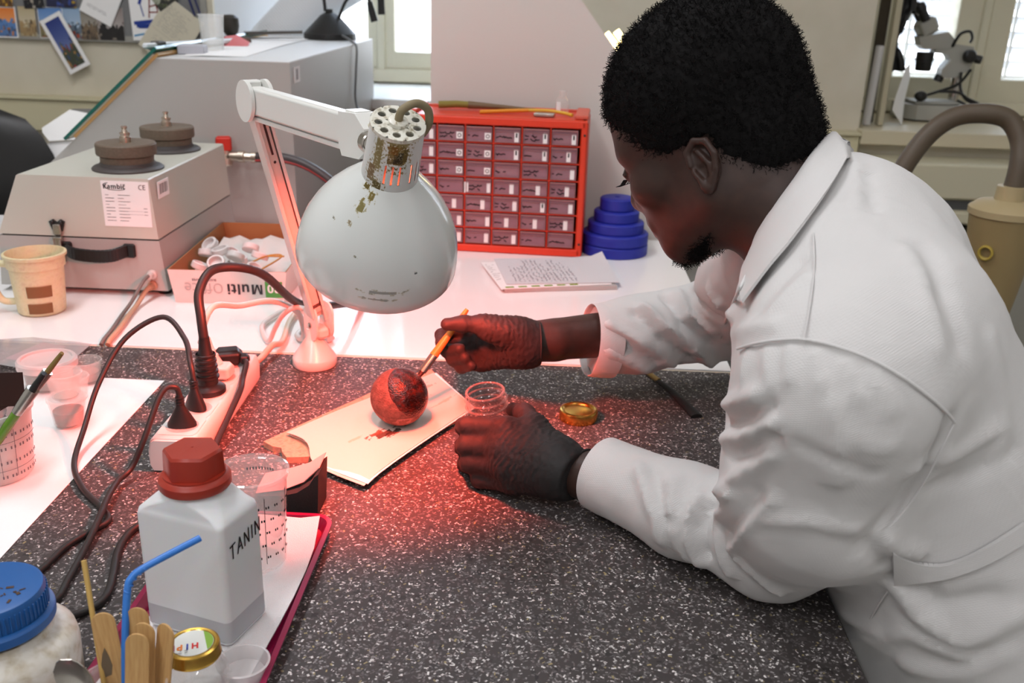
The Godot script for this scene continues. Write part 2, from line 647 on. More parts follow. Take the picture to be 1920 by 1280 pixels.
		for k in 27:
			var x := Transform3D(Basis(Vector3.RIGHT, -0.62), Vector3(w * 0.5, 0.09 + k * 0.055, 0))
			if first == null:
				first = put(s, "slat", sh, t)
				first.transform = x
			else:
				share(first, t, x)
	# radiator below the right sill
	var rad := thing("radiator", "cream radiator with a slotted grey grille under the microscope window sill", "radiator", Vector3(1.55, 0.1, -3.26))
	var cr := mat("radiator enamel", Color(0.80, 0.775, 0.67), 0.4)
	var q := G.new()
	q.bevel_box(Vector3(0, 0.65, 0.0), Vector3(1.16, 0.12, 0.17), 0.012)
	q.bevel_box(Vector3(0, 0.535, 0.01), Vector3(1.16, 0.045, 0.17), 0.01)
	put(q, "casing", cr, rad)
	q = G.new()
	q.bevel_box(Vector3(0, 0.23, -0.01), Vector3(1.10, 0.5, 0.13), 0.01)
	put(q, "panel", mat("radiator grey", Color(0.62, 0.61, 0.57), 0.5), rad)
	q = G.new()
	for k in 7:
		q.bevel_box(Vector3(0, 0.560 + k * 0.006, 0.0), Vector3(1.12, 0.003, 0.14), 0.001)
	put(q, "grille", mat("grille grey", Color(0.45, 0.45, 0.45), 0.5), rad)

# ---------------------------------------------------------------- benches

func speckle_tex() -> ImageTexture:
	var r := RandomNumberGenerator.new()
	r.seed = 21
	var S := 1536
	var im := Image.create(S, S, false, Image.FORMAT_RGB8)
	im.fill(Color(0.262, 0.242, 0.238))
	for k in 5200:
		var c := Color(0.31, 0.288, 0.285).lerp(Color(0.195, 0.182, 0.18), r.randf())
		im.fill_rect(Rect2i(r.randi() % S, r.randi() % S, r.randi_range(4, 14), r.randi_range(4, 14)), c)
	for k in 52000:
		var v := r.randf()
		var c := Color(0.33, 0.315, 0.315).lerp(Color(0.42, 0.40, 0.395), r.randf())
		if v > 0.55:
			c = Color(0.54, 0.52, 0.515)
		if v > 0.80:
			c = Color(0.84, 0.82, 0.81)
		if v > 0.965:
			c = Color(0.60, 0.55, 0.40)
		var a := r.randf() * PI
		var l := r.randf_range(2.5, 8.5) * (0.7 + 0.6 * r.randf())
		var p := Vector2(r.randf() * S, r.randf() * S)
		var d := Vector2(cos(a), sin(a))
		var th: int = 2 + r.randi() % 3
		for i in int(l):
			for j in th:
				var q := p + d * i + Vector2(-d.y, d.x) * j
				im.set_pixel(posmod(int(q.x), S), posmod(int(q.y), S), c)
	return ImageTexture.create_from_image(im)

func build_benches() -> void:
	var top := mat("speckled rubber", Color.WHITE, 0.55, 0.0, 0.33)
	top.albedo_texture = speckle_tex()
	top.uv1_triplanar = true
	top.uv1_scale = Vector3.ONE * 1.3
	var t := thing("workbench", "dark grey speckled workbench in front of the man", "workbench", Vector3(-0.5, 0, -0.81))
	var g := G.new()
	g.bevel_box(Vector3(0, 0.735, 0), Vector3(1.6, 0.03, 1.206), 0.003)
	put(g, "bench_top", top, t)
	var lam := mat("grey laminate", Color(0.62, 0.62, 0.6), 0.5)
	g = G.new()
	g.bevel_box(Vector3(0, 0.66, 0), Vector3(1.5, 0.1, 1.1), 0.004)
	put(g, "apron", lam, t)
	for sx in [-1.0, 1.0]:
		for sz in [-1.0, 1.0]:
			var l := G.new()
			l.bevel_box(Vector3(sx * 0.70, 0.31, sz * 0.50), Vector3(0.06, 0.62, 0.06), 0.004)
			put(l, "leg", lam, t)
	var wm := mat("white laminate", Color(0.965, 0.96, 0.955), 0.13, 0.0, 0.5)
	var b := thing("side_bench", "glossy white laminate bench beyond the speckled top, with a beige edge strip", "bench", Vector3(-0.6, 0, -1.829))
	g = G.new()
	g.bevel_box(Vector3(0, W - 0.014, 0), Vector3(1.81, 0.028, 0.826), 0.0015)
	put(g, "bench_top", wm, b)
	g = G.new()
	g.bevel_box(Vector3(0, W - 0.0165, 0.4135), Vector3(1.81, 0.027, 0.003), 0.001)
	put(g, "edge_strip", mat("beige edging", Color(0.86, 0.81, 0.72), 0.5), b)
	g = G.new()
	g.bevel_box(Vector3(0, 0.36, -0.02), Vector3(1.7, 0.72, 0.7), 0.004)
	put(g, "cupboard", lam, b)

# ---------------------------------------------------------------- the machines on and behind the bench

func build_machines() -> void:
	var grey := mat("machine paint", Color(0.68, 0.67, 0.65), 0.42)
	var lidp := mat("machine top paint", Color(0.765, 0.76, 0.715), 0.4)
	# small two-part machine on the white bench
	var t := thing("vacuum_box", "grey metal machine with two round brown caps on its lid, on the white bench", "machine", Vector3(0, W, -1.665))
	var b := G.new()
	b.prism(PackedVector2Array([Vector2(-1.0, 0.012), Vector2(-0.687, 0.012), Vector2(-0.6955, 0.106), Vector2(-0.99, 0.106)]), -0.41, 0.0)
	put(b, "body", grey, t)
	b = G.new()
	b.prism(PackedVector2Array([Vector2(-0.985, 0.104), Vector2(-0.699, 0.104), Vector2(-0.699, 0.11), Vector2(-0.985, 0.11)]), -0.407, -0.003)
	put(b, "gasket", m_black(), t)
	b = G.new()
	b.prism(PackedVector2Array([Vector2(-0.99, 0.109), Vector2(-0.696, 0.109), Vector2(-0.7035, 0.2165), Vector2(-0.706, 0.2185), Vector2(-0.939, 0.2185), Vector2(-0.942, 0.2165)]), -0.41, 0.0)
	put(b, "lid", lidp, t)
	for fx in [-0.97, -0.705]:
		for fz in [-0.03, -0.38]:
			var f := G.new()
			f.x = Transform3D(Basis.IDENTITY, Vector3(fx, 0, fz))
			f.lathe([Vector2(0, 0), Vector2(0.012, 0), Vector2(0.014, 0.012), Vector2(0, 0.0125)], 16)
			put(f, "foot", m_black(), t)
	# label plate with fine print
	var fr := Transform3D(Basis.IDENTITY, Vector3(-0.7475, 0.172, 0.0006))
	var pl := G.new()
	pl.bevel_box(fr.origin, Vector3(0.086, 0.082, 0.0008), 0.0002)
	var plate := put(pl, "rating_plate", m_paper(), t)
	var ink := m_ink()
	write("Kambič", 0.0115, ink, plate, Transform3D(Basis.IDENTITY, fr.origin + Vector3(-0.019, 0.031, 0.0005)), "lettering", true)
	write("CE", 0.012, ink, plate, Transform3D(Basis.IDENTITY, fr.origin + Vector3(0.031, 0.031, 0.0005)))
	var sc := G.new()
	strokes(sc, Transform3D(Basis.IDENTITY, fr.origin), [[Vector2(-0.036, 0.030), Vector2(-0.039, 0.033), Vector2(-0.036, 0.0365), Vector2(-0.030, 0.0375)], [Vector2(-0.036, 0.030), Vector2(-0.030, 0.0255), Vector2(-0.012, 0.0245), Vector2(0.0, 0.0265)]], 0.0012)
	for k in 9:
		var y := 0.016 - k * 0.0058
		strokes(sc, Transform3D(Basis.IDENTITY, fr.origin), [[Vector2(-0.037, y), Vector2(-0.037 + 0.006 + 0.011 * absf(sin(k * 2.1)), y)], [Vector2(-0.014, y), Vector2(-0.014 + 0.008 + 0.014 * absf(cos(k * 1.7)), y)]], 0.0011)
		if k > 3 and k < 7:
			strokes(sc, Transform3D(Basis.IDENTITY, fr.origin), [[Vector2(0.031, y), Vector2(0.037, y)]], 0.0011)
	for r in [[0.0, -0.0155], [0.0, -0.0213]]:
		strokes(sc, Transform3D(Basis.IDENTITY, fr.origin), [[Vector2(-0.015, r[1] + 0.0028), Vector2(0.029, r[1] + 0.0028)]], 0.0004)
	put(sc, "print", m_grey_ink(), plate)
	# barcode sticker on the lid's right side
	var bs := G.new()
	var bx := Transform3D(Basis(Vector3.UP, PI * 0.5), Vector3(-0.6985, 0.193, -0.05))
	bs.x = bx
	bs.bevel_box(Vector3.ZERO, Vector3(0.052, 0.031, 0.001), 0.0003)
	bs.x = Transform3D.IDENTITY
	var bst := put(bs, "barcode_sticker", m_paper(), t)
	var bars := G.new()
	for k in 9:
		strokes(bars, bx, [[Vector2(-0.017 + k * 0.0042, -0.007), Vector2(-0.017 + k * 0.0042, 0.010)]], 0.0012 + 0.001 * float((k * 5) % 3 == 0), 0.0009)
	put(bars, "print", ink, bst)
	# latch, handle, glands
	var la := G.new()
	la.bevel_box(Vector3(-0.878, 0.085, 0.006), Vector3(0.018, 0.05, 0.012), 0.003)
	la.bevel_box(Vector3(-0.878, 0.122, 0.005), Vector3(0.016, 0.022, 0.008), 0.003)
	la.tube([Vector3(-0.884, 0.06, 0.012), Vector3(-0.878, 0.056, 0.014), Vector3(-0.872, 0.06, 0.012)], 0.002, 8)
	la.tube([Vector3(-0.884, 0.06, 0.008), Vector3(-0.884, 0.105, 0.012)], 0.002, 8)
	la.tube([Vector3(-0.872, 0.06, 0.008), Vector3(-0.872, 0.105, 0.012)], 0.002, 8)
	var lat := put(la, "latch", m_steel(), t)
	var kp := G.new()
	kp.prism(PackedVector2Array([Vector2(-0.870, 0.118), Vector2(-0.886, 0.118), Vector2(-0.892, 0.136), Vector2(-0.885, 0.140), Vector2(-0.878, 0.134), Vector2(-0.871, 0.140), Vector2(-0.864, 0.136)]), 0.0, 0.005)
	for sx in [-0.886, -0.870]:
		kp.ball(Vector3(sx, 0.135, 0.006), Vector3(0.004, 0.004, 0.003), 10, 6)
	put(kp, "keeper", m_black(), lat)
	var hp := spline([Vector3(-0.862, 0.085, 0.001), Vector3(-0.858, 0.086, 0.016), Vector3(-0.838, 0.083, 0.026), Vector3(-0.80, 0.081, 0.028), Vector3(-0.772, 0.083, 0.026), Vector3(-0.757, 0.087, 0.014), Vector3(-0.752, 0.087, 0.001)], 4)
	var hg := G.new()
	for i in hp.size() - 1:
		var d: Vector3 = (hp[i + 1] - hp[i])
		var z := d.normalized()
		hg.bevel_box((hp[i] + hp[i + 1]) * 0.5, Vector3(d.length() + 0.003, 0.024, 0.006), 0.0025, Basis(z, Vector3.UP, z.cross(Vector3.UP)))
	for xx in [-0.866, -0.750]:
		hg.bevel_box(Vector3(xx, 0.087, 0.004), Vector3(0.022, 0.026, 0.008), 0.003)
	put(hg, "handle", m_black(), t)
	for gl in [[-0.714, 0.043, "grey"], [-0.715, 0.022, "beige"]]:
		var q := G.new()
		q.x = frame(Vector3(gl[0], gl[1], -0.002), Vector3(0, 0, 1), Vector3.UP)
		q.lathe([Vector2(0, 0), Vector2(0.009, 0), Vector2(0.009, 0.006), Vector2(0.0065, 0.008), Vector2(0.0055, 0.02), Vector2(0, 0.0205)], 16)
		put(q, "cable_gland", mat("gland " + gl[2], Color(0.78, 0.76, 0.74) if gl[2] == "grey" else Color(0.66, 0.52, 0.42), 0.5), t)
	# the two brown caps with little brass valves, standing on the lid
	var n := 0
	for c in [Vector3(-0.778, 0.2185, -0.092), Vector3(-0.784, 0.2185, -0.308)]:
		var cb := mottled("brown cap", [0.0, Color(0.36, 0.31, 0.26), 1.0, Color(0.44, 0.38, 0.32)], 0.65, 12.0, 0.05, 4)
		var k := G.new()
		k.x = Transform3D(Basis.IDENTITY, c)
		k.lathe([Vector2(0, 0.013), Vector2(0.047, 0.013), Vector2(0.0475, 0.024), Vector2(0.046, 0.026), Vector2(0.0525, 0.027), Vector2(0.0535, 0.03), Vector2(0.0535, 0.046), Vector2(0.0515, 0.0485), Vector2(0, 0.0487)], 40)
		var cap := put(k, "cap", cb, t)
		k = G.new()
		k.x = Transform3D(Basis.IDENTITY, c)
		k.lathe([Vector2(0, 0), Vector2(0.063, 0.0), Vector2(0.0635, 0.003), Vector2(0.060, 0.006), Vector2(0.050, 0.008), Vector2(0.048, 0.0135), Vector2(0, 0.0138)], 40)
		put(k, "rubber_flange", mat("grey rubber", Color(0.27, 0.25, 0.245), 0.55), cap)
		k = G.new()
		k.x = Transform3D(Basis.IDENTITY, c + Vector3(0, 0.0487, 0))
		k.lathe([Vector2(0.011, 0), Vector2(0.011, 0.009), Vector2(0.009, 0.010), Vector2(0.0085, 0.013), Vector2(0.010, 0.014), Vector2(0.010, 0.017), Vector2(0.006, 0.018), Vector2(0.0045, 0.024), Vector2(0.006, 0.026), Vector2(0.006, 0.029), Vector2(0, 0.0295)], 6, 0, TAU, 0.1)
		put(k, "brass_valve", m_brass(), cap)
		n += 1
	# its two leads, which run over the bench edge
	for l in [[[Vector3(-0.714, 0.797, -1.650), Vector3(-0.717, 0.792, -1.630), Vector3(-0.722, 0.768, -1.585), Vector3(-0.722, 0.7575, -1.54), Vector3(-0.708, 0.7575, -1.47), Vector3(-0.701, 0.7575, -1.425), Vector3(-0.700, 0.753, -1.4095)], 0.0032, "grey lead", Color(0.45, 0.42, 0.40), "grey lead from the upper gland of the grey machine over the bench edge"],
			[[Vector3(-0.715, 0.776, -1.650), Vector3(-0.716, 0.772, -1.630), Vector3(-0.716, 0.760, -1.59), Vector3(-0.709, 0.7585, -1.54), Vector3(-0.696, 0.7585, -1.47), Vector3(-0.690, 0.7585, -1.425), Vector3(-0.689, 0.7535, -1.4095)], 0.0042, "beige lead", Color(0.75, 0.60, 0.49), "beige lead from the lower gland of the grey machine over the bench edge"]]:
		var q := G.new()
		q.tube(spline(l[0], 7), l[1], 10)
		solo(q, "power_lead", mat(l[2], l[3], 0.55), l[4], "cable")

	# big blasting cabinet behind it
	var m := thing("blasting_cabinet", "big grey cabinet with a slanted glazed front behind the small machine", "machine", Vector3(0, 0, -2.26))
	var g := G.new()
	var pr := PackedVector2Array([Vector2(-0.598, 0.52), Vector2(-0.598, 1.129), Vector2(-0.909, 1.129), Vector2(-1.13, 0.932), Vector2(-1.235, 0.84), Vector2(-1.235, 0.62), Vector2(-1.13, 0.52)])
	g.prism(pr, -1.07, 0.0)
	put(g, "cabinet_body", mat("cabinet paint", Color(0.66, 0.645, 0.625), 0.5), m)
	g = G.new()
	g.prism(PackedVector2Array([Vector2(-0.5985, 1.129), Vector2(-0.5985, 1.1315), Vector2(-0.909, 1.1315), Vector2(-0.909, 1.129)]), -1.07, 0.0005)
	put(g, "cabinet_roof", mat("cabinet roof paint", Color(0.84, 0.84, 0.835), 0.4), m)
	for sx in [-1.1, -0.66]:
		for sz in [-0.08, -0.98]:
			var l := G.new()
			l.bevel_box(Vector3(sx, 0.26, sz), Vector3(0.05, 0.52, 0.05), 0.003)
			put(l, "leg", mat("cabinet leg paint", Color(0.5, 0.5, 0.49), 0.5), m)
	# glazing and a wooden batten on the slope; the glass edge shows green
	var dn := Vector2(-1.13 + 0.909, 0.932 - 1.129).normalized()
	var nm := Vector2(dn.y, -dn.x)
	if nm.y < 0:
		nm = -nm
	var sl := func(s0: float, s1: float, o0: float, o1: float) -> PackedVector2Array:
		var a := Vector2(-0.909, 1.129)
		return PackedVector2Array([a + dn * s0 + nm * o0, a + dn * s1 + nm * o0, a + dn * s1 + nm * o1, a + dn * s0 + nm * o1])
	g = G.new()
	g.prism(sl.call(-0.012, 0.282, 0.0, 0.007), -0.9, 0.002)
	put(g, "wooden_batten", mat("batten wood", Color(0.80, 0.62, 0.38), 0.55), m)
	g = G.new()
	g.prism(sl.call(-0.022, 0.300, 0.010, 0.017), -0.9, 0.012)
	put(g, "glazing", mat("green glass edge", Color(0.05, 0.36, 0.31), 0.12), m)
	g = G.new()
	g.prism(sl.call(-0.005, 0.29, 0.007, 0.010), -0.88, 0.006)
	put(g, "white_seal", mat("seal white", Color(0.85, 0.83, 0.76), 0.6), m)
	g = G.new()
	g.x = Transform3D(Basis(Vector3.UP, PI * 0.5), Vector3(-0.5972, 1.10, -0.055))
	g.bevel_box(Vector3.ZERO, Vector3(0.055, 0.036, 0.0012), 0.0003)
	g.x = Transform3D.IDENTITY
	var stk := put(g, "barcode_sticker", m_paper(), m)
	bars = G.new()
	for k in 7:
		strokes(bars, Transform3D(Basis(Vector3.UP, PI * 0.5), Vector3(-0.5968, 1.10, -0.055)), [[Vector2(-0.008 + k * 0.003, -0.012), Vector2(-0.008 + k * 0.003, 0.012)]], 0.0014)
	put(bars, "print", m_grey_ink(), stk)
	# tap with a red knob and the hose that leaves it, at the cabinet's face
	g = G.new()
	g.x = Transform3D(Basis.IDENTITY, Vector3(-0.755, 0.895, -0.0))
	g.x.origin.z = 0.03
	g.lathe([Vector2(0, 0), Vector2(0.016, 0), Vector2(0.018, 0.004), Vector2(0.018, 0.018), Vector2(0.013, 0.022), Vector2(0.016, 0.028), Vector2(0.016, 0.036), Vector2(0, 0.036)], 12, 0, TAU, 0.4)
	var tap := put(g, "tap", m_brass(), m)
	g = G.new()
	g.x = Transform3D(Basis(Vector3.UP, 0.3), Vector3(-0.755, 0.945, 0.03))
	g.bevel_box(Vector3.ZERO, Vector3(0.036, 0.034, 0.03), 0.005)
	put(g, "red_knob", mat("red knob", Color(0.78, 0.16, 0.10), 0.45), tap)
	g = G.new()
	g.x = frame(Vector3(-0.742, 0.917, 0.03), Vector3(1, -0.02, 0), Vector3.UP)
	g.lathe([Vector2(0.011, 0), Vector2(0.011, 0.02), Vector2(0.014, 0.021), Vector2(0.014, 0.034), Vector2(0.011, 0.036), Vector2(0.010, 0.05), Vector2(0.013, 0.051), Vector2(0.013, 0.062), Vector2(0, 0.063)], 12, 0, TAU, 0.3)
	put(g, "hose_fitting", m_brass(), tap)
	var hp2 := spline([Vector3(-0.682, 0.916, -2.23), Vector3(-0.62, 0.918, -2.225), Vector3(-0.56, 0.905, -2.215), Vector3(-0.50, 0.872, -2.20), Vector3(-0.45, 0.825, -2.185), Vector3(-0.41, 0.775, -2.165)], 8)
	g = G.new()
	g.tube(hp2, 0.0115, 14)
	var hose := put(g, "air_hose", mat("grey hose", Color(0.24, 0.21, 0.21), 0.45), m)
	hose.position = -m.position
	g = G.new()
	var st := []
	for p in hp2:
		st.append(p + Vector3(0.002, -0.0055, 0.0098))
	g.tube(st, 0.0028, 6)
	put(g, "stripe", mat("red stripe", Color(0.62, 0.16, 0.15), 0.5), hose)

	# white cabinet with a slanted corner behind the drawers
	var wc := thing("sloped_cabinet", "tall white cabinet side with a slanted right edge behind the orange drawers", "cabinet", Vector3(0, 0, -2.27))
	g = G.new()
	var slope := (1.105 - 1.285) / (0.205 - 0.061)
	g.prism(PackedVector2Array([Vector2(-0.275, 0.02), Vector2(0.30, 0.02), Vector2(0.30, 1.105 + slope * (0.30 - 0.205)), Vector2(0.061, 1.285), Vector2(-0.06, 1.285 - slope * 0.121), Vector2(-0.275, 1.285 - slope * 0.121)]), -0.6, 0.0)
	put(g, "cabinet_body", mat("panel white", Color(0.83, 0.80, 0.775), 0.55), wc)
	g = G.new()
	g.bevel_box(Vector3(0.012, 0.011, -0.3), Vector3(0.54, 0.022, 0.5), 0.003)
	put(g, "plinth", m_black(), wc)
# ---------------------------------------------------------------- things along the wall

# a printed picture: bands of sky and ground with blots of colour
func picture(sd: int, sky: Color, low: Color, blots: Array, w := 64, h := 48) -> StandardMaterial3D:
	var key := "picture %d" % sd
	var m := mat(key, Color.WHITE, 0.5)
	var im := Image.create(w, h, false, Image.FORMAT_RGB8)
	var r := RandomNumberGenerator.new()
	r.seed = sd
	var line := r.randf_range(0.35, 0.6)
	for y in h:
		for x in w:
			var t := float(y) / h
			var c := sky.lerp(Color.WHITE, t * 0.5) if t < line + 0.06 * sin(x * 0.3 + sd) else low.darkened(0.25 * (t - line))
			im.set_pixel(x, y, c)
	for k in 34:
		var c: Color = blots[r.randi() % blots.size()]
		var s := Vector2i(r.randi_range(2, w / 7), r.randi_range(2, h / 6))
		im.fill_rect(Rect2i(r.randi() % w, int(h * r.randf_range(line - 0.15, 1.0)), s.x, s.y), c.darkened(r.randf() * 0.3))
	m.albedo_texture = ImageTexture.create_from_image(im)
	return m

func card(called: String, label: String, cat: String, at: Vector3, w: float, h: float, tilt: float, m: Material, border := 0.0, group := "") -> Node3D:
	var t := thing(called, label, cat, at, 0.0, group)
	t.rotation_degrees = Vector3(-1.5, 0, tilt)
	var g := G.new()
	g.bevel_box(Vector3.ZERO, Vector3(w, h, 0.0012), 0.0002)
	put(g, "card_sheet", m_paper(), t)
	g = G.new()
	var a := w * 0.5 - border
	var b := h * 0.5 - border
	g.face(Vector3(-a, b, 0.0009), Vector3(a, b, 0.0009), Vector3(a, -b, 0.0009), Vector3(-a, -b, 0.0009), Vector3.BACK)
	put(g, "picture_print", m, t)
	return t

func build_background_things() -> void:
	var board := thing("pinboard", "grey pinboard on the wall with overlapping postcards", "pinboard", Vector3(-1.77, 1.36, -3.342))
	var g := G.new()
	g.bevel_box(Vector3(0, 0, 0), Vector3(1.20, 0.50, 0.012), 0.002)
	put(g, "board", mat("board grey", Color(0.48, 0.48, 0.48), 0.8), board)
	g = G.new()
	g.bevel_box(Vector3(0, -0.258, 0.002), Vector3(1.22, 0.022, 0.018), 0.003)
	g.bevel_box(Vector3(0, 0.258, 0.002), Vector3(1.22, 0.022, 0.018), 0.003)
	g.bevel_box(Vector3(0.605, 0, 0.002), Vector3(0.02, 0.52, 0.018), 0.003)
	put(g, "frame", mat("board frame", Color(0.60, 0.59, 0.56), 0.5), board)
	var blue := Color(0.35, 0.52, 0.75)
	var tan_ := Color(0.66, 0.55, 0.38)
	var z := -3.332
	card("postcard", "orange postcard with two blue harbour views at the pinboard's lower left end", "postcard", Vector3(-1.845, 1.145, z), 0.085, 0.10, 0, picture(1, Color(0.9, 0.5, 0.2), blue, [blue, Color(0.9, 0.55, 0.2), Color(0.3, 0.3, 0.4)]), 0.004, "postcards on the pinboard")
	card("postcard", "beige postcard showing tall stone facades on the pinboard", "postcard", Vector3(-1.765, 1.15, z), 0.058, 0.095, 0, picture(2, Color(0.72, 0.66, 0.52), tan_, [tan_, Color(0.5, 0.42, 0.3), Color(0.8, 0.74, 0.6)]), 0.0, "postcards on the pinboard")
	card("postcard", "postcard of a town under blue sky beside the beige facades card", "postcard", Vector3(-1.685, 1.148, z), 0.085, 0.10, 0, picture(3, blue, Color(0.55, 0.5, 0.35), [Color(0.75, 0.35, 0.2), Color(0.35, 0.4, 0.25), Color(0.8, 0.75, 0.6)]), 0.002, "postcards on the pinboard")
	card("postcard", "pale blue seaside postcard behind the hanging white-bordered card", "postcard", Vector3(-1.60, 1.148, z - 0.0006), 0.085, 0.10, 0, picture(4, Color(0.55, 0.66, 0.78), Color(0.4, 0.45, 0.5), [Color(0.7, 0.3, 0.2), Color(0.85, 0.8, 0.7), Color(0.3, 0.4, 0.5)]), 0.0, "postcards on the pinboard")
	card("postcard", "postcard of a carved stone church front on the pinboard", "postcard", Vector3(-1.555, 1.145, z + 0.0008), 0.055, 0.095, 0, picture(5, Color(0.5, 0.47, 0.42), Color(0.45, 0.38, 0.3), [Color(0.6, 0.5, 0.38), Color(0.3, 0.26, 0.22)]), 0.0, "postcards on the pinboard")
	card("postcard", "postcard with a dark seated figure beside the church front card", "postcard", Vector3(-1.485, 1.15, z), 0.095, 0.105, 0, picture(6, Color(0.55, 0.5, 0.48), Color(0.10, 0.09, 0.09), [Color(0.08, 0.07, 0.07), Color(0.12, 0.10, 0.1), Color(0.6, 0.55, 0.5)]), 0.0, "postcards on the pinboard")
	card("postcard", "dark postcard with a bearded profile at the pinboard's upper left", "postcard", Vector3(-1.735, 1.235, z + 0.001), 0.07, 0.085, 3, picture(7, Color(0.62, 0.58, 0.55), Color(0.09, 0.09, 0.12), [Color(0.08, 0.08, 0.1), Color(0.7, 0.66, 0.6)]), 0.0, "postcards on the pinboard")
	card("postcard", "night-blue postcard with yellow lights in the pinboard's upper row", "postcard", Vector3(-1.64, 1.24, z + 0.001), 0.10, 0.085, -1, picture(8, Color(0.10, 0.13, 0.35), Color(0.12, 0.14, 0.3), [Color(0.8, 0.65, 0.15), Color(0.2, 0.3, 0.6), Color(0.1, 0.1, 0.2)]), 0.0, "postcards on the pinboard")
	card("postcard", "yellow postcard at the far upper left of the pinboard", "postcard", Vector3(-1.845, 1.235, z + 0.001), 0.08, 0.08, -2, picture(9, Color(0.85, 0.65, 0.15), Color(0.45, 0.3, 0.12), [Color(0.9, 0.7, 0.2), Color(0.3, 0.2, 0.1)]), 0.0, "postcards on the pinboard")
	# the white note with the grape-like mark, the boat drawing, the notepaper, the ribbon
	var nt := card("note_card", "tilted white note with a small purple emblem and a line of print", "note", Vector3(-1.495, 1.235, z + 0.004), 0.115, 0.155, -27, m_paper(), 0.002)
	g = G.new()
	for p in [[0.01, 0.02], [0.018, 0.014], [0.005, 0.012], [0.012, 0.006], [0.02, 0.024]]:
		strokes(g, Transform3D(Basis.IDENTITY, Vector3(0, 0, 0.0012)), [[Vector2(p[0], p[1]), Vector2(p[0] + 0.004, p[1] + 0.002)]], 0.007)
	put(g, "emblem", mat("purple ink", Color(0.25, 0.22, 0.42), 0.7), nt)
	g = G.new()
	scribble(g, Transform3D(Basis.IDENTITY, Vector3(0, -0.047, 0.001)), 0.08, 0.012, 2, 0.001, 31)
	put(g, "print", m_grey_ink(), nt)
	var bd := card("boat_drawing", "white sheet with a child's blue boat drawing", "drawing", Vector3(-1.335, 1.18, z + 0.003), 0.15, 0.155, 2, m_paper(), 0.002)
	g = G.new()
	var pz := Transform3D(Basis.IDENTITY, Vector3(0, 0, 0.001))
	for q in [[[Vector2(-0.062, -0.022), Vector2(0.05, -0.012), Vector2(0.065, 0.006)], 0.012], [[Vector2(-0.055, -0.031), Vector2(0.03, -0.028)], 0.010], [[Vector2(-0.05, -0.036), Vector2(0.015, -0.036)], 0.006], [[Vector2(-0.03, 0.0), Vector2(-0.038, 0.04)], 0.004], [[Vector2(-0.04, 0.04), Vector2(-0.034, 0.055)], 0.01]]:
		strokes(g, pz, [q[0]], q[1])
	put(g, "blue_paint", mat("blue paint", Color(0.06, 0.20, 0.55), 0.6), bd)
	g = G.new()
	strokes(g, pz, [[Vector2(-0.068, -0.062), Vector2(-0.03, -0.056), Vector2(0.02, -0.058), Vector2(0.06, -0.05)]], 0.006)
	put(g, "water_paint", mat("pale blue paint", Color(0.30, 0.58, 0.75), 0.6), bd)
	g = G.new()
	strokes(g, pz, [[Vector2(-0.012, -0.005), Vector2(-0.004, 0.06)], [Vector2(0.022, -0.004), Vector2(0.012, 0.06)], [Vector2(-0.006, 0.03), Vector2(0.016, 0.035)], [Vector2(-0.01, 0.012), Vector2(0.018, 0.012)]], 0.0045)
	put(g, "red_paint", mat("red brown paint", Color(0.52, 0.18, 0.12), 0.6), bd)
	card("postcard", "dark tilted photograph above the boat drawing", "postcard", Vector3(-1.285, 1.245, z + 0.006), 0.09, 0.06, 35, picture(12, Color(0.5, 0.52, 0.42), Color(0.2, 0.2, 0.17), [Color(0.2, 0.19, 0.18), Color(0.62, 0.6, 0.5), Color(0.3, 0.34, 0.2)]), 0.0, "postcards on the pinboard")
	var np := card("note_sheet", "beige handwritten note sheet folded and tilted over the pinboard's edge", "note", Vector3(-1.275, 1.125, z + 0.008), 0.145, 0.195, -36, mat("beige notepaper", Color(0.82, 0.79, 0.71), 0.8), 0.0)
	g = G.new()
	scribble(g, Transform3D(Basis.IDENTITY, Vector3(0, 0.035, 0.0012)), 0.11, 0.09, 11, 0.0007, 8)
	scribble(g, Transform3D(Basis.IDENTITY, Vector3(0, -0.055, 0.0012)), 0.09, 0.05, 4, 0.0007, 9, 0.5)
	put(g, "handwriting", m_grey_ink(), np)
	g = G.new()
	g.face(Vector3(-0.066, -0.0175, 0.0011), Vector3(0.066, -0.0175, 0.0011), Vector3(0.066, -0.0185, 0.0011), Vector3(-0.066, -0.0185, 0.0011), Vector3.BACK)
	put(g, "fold", mat("fold", Color(0.68, 0.65, 0.58), 0.8), np)
	g = G.new()
	g.tube(spline([Vector3(-1.215, 1.27, -3.322), Vector3(-1.20, 1.22, -3.322), Vector3(-1.19, 1.185, -3.322)], 4), 0.0035, 8)
	g.tube(spline([Vector3(-1.195, 1.27, -3.322), Vector3(-1.18, 1.22, -3.322), Vector3(-1.168, 1.180, -3.322)], 4), 0.0028, 8)
	solo(g, "cord", mat("navy cord", Color(0.10, 0.14, 0.36), 0.7), "dark blue cord loop hanging at the pinboard's right end", "cord")
	card("postcard", "white-bordered coastal postcard hanging tilted below the pinboard", "postcard", Vector3(-1.64, 1.085, z + 0.012), 0.082, 0.19, 27, picture(14, Color(0.12, 0.20, 0.48), Color(0.25, 0.28, 0.22), [Color(0.75, 0.55, 0.3), Color(0.6, 0.45, 0.3), Color(0.2, 0.3, 0.5), Color(0.35, 0.4, 0.25), Color(0.6, 0.2, 0.2)], 40, 96), 0.013, "postcards on the pinboard")

	# office chair at the left
	var ch := thing("office_chair", "black office chair with a rounded perforated backrest by the wall", "chair", Vector3(-1.475, 0, -2.31), 180.0)
	ch.scale = Vector3(1, 1.06, 1)
	var k := G.new()
	var rows := []
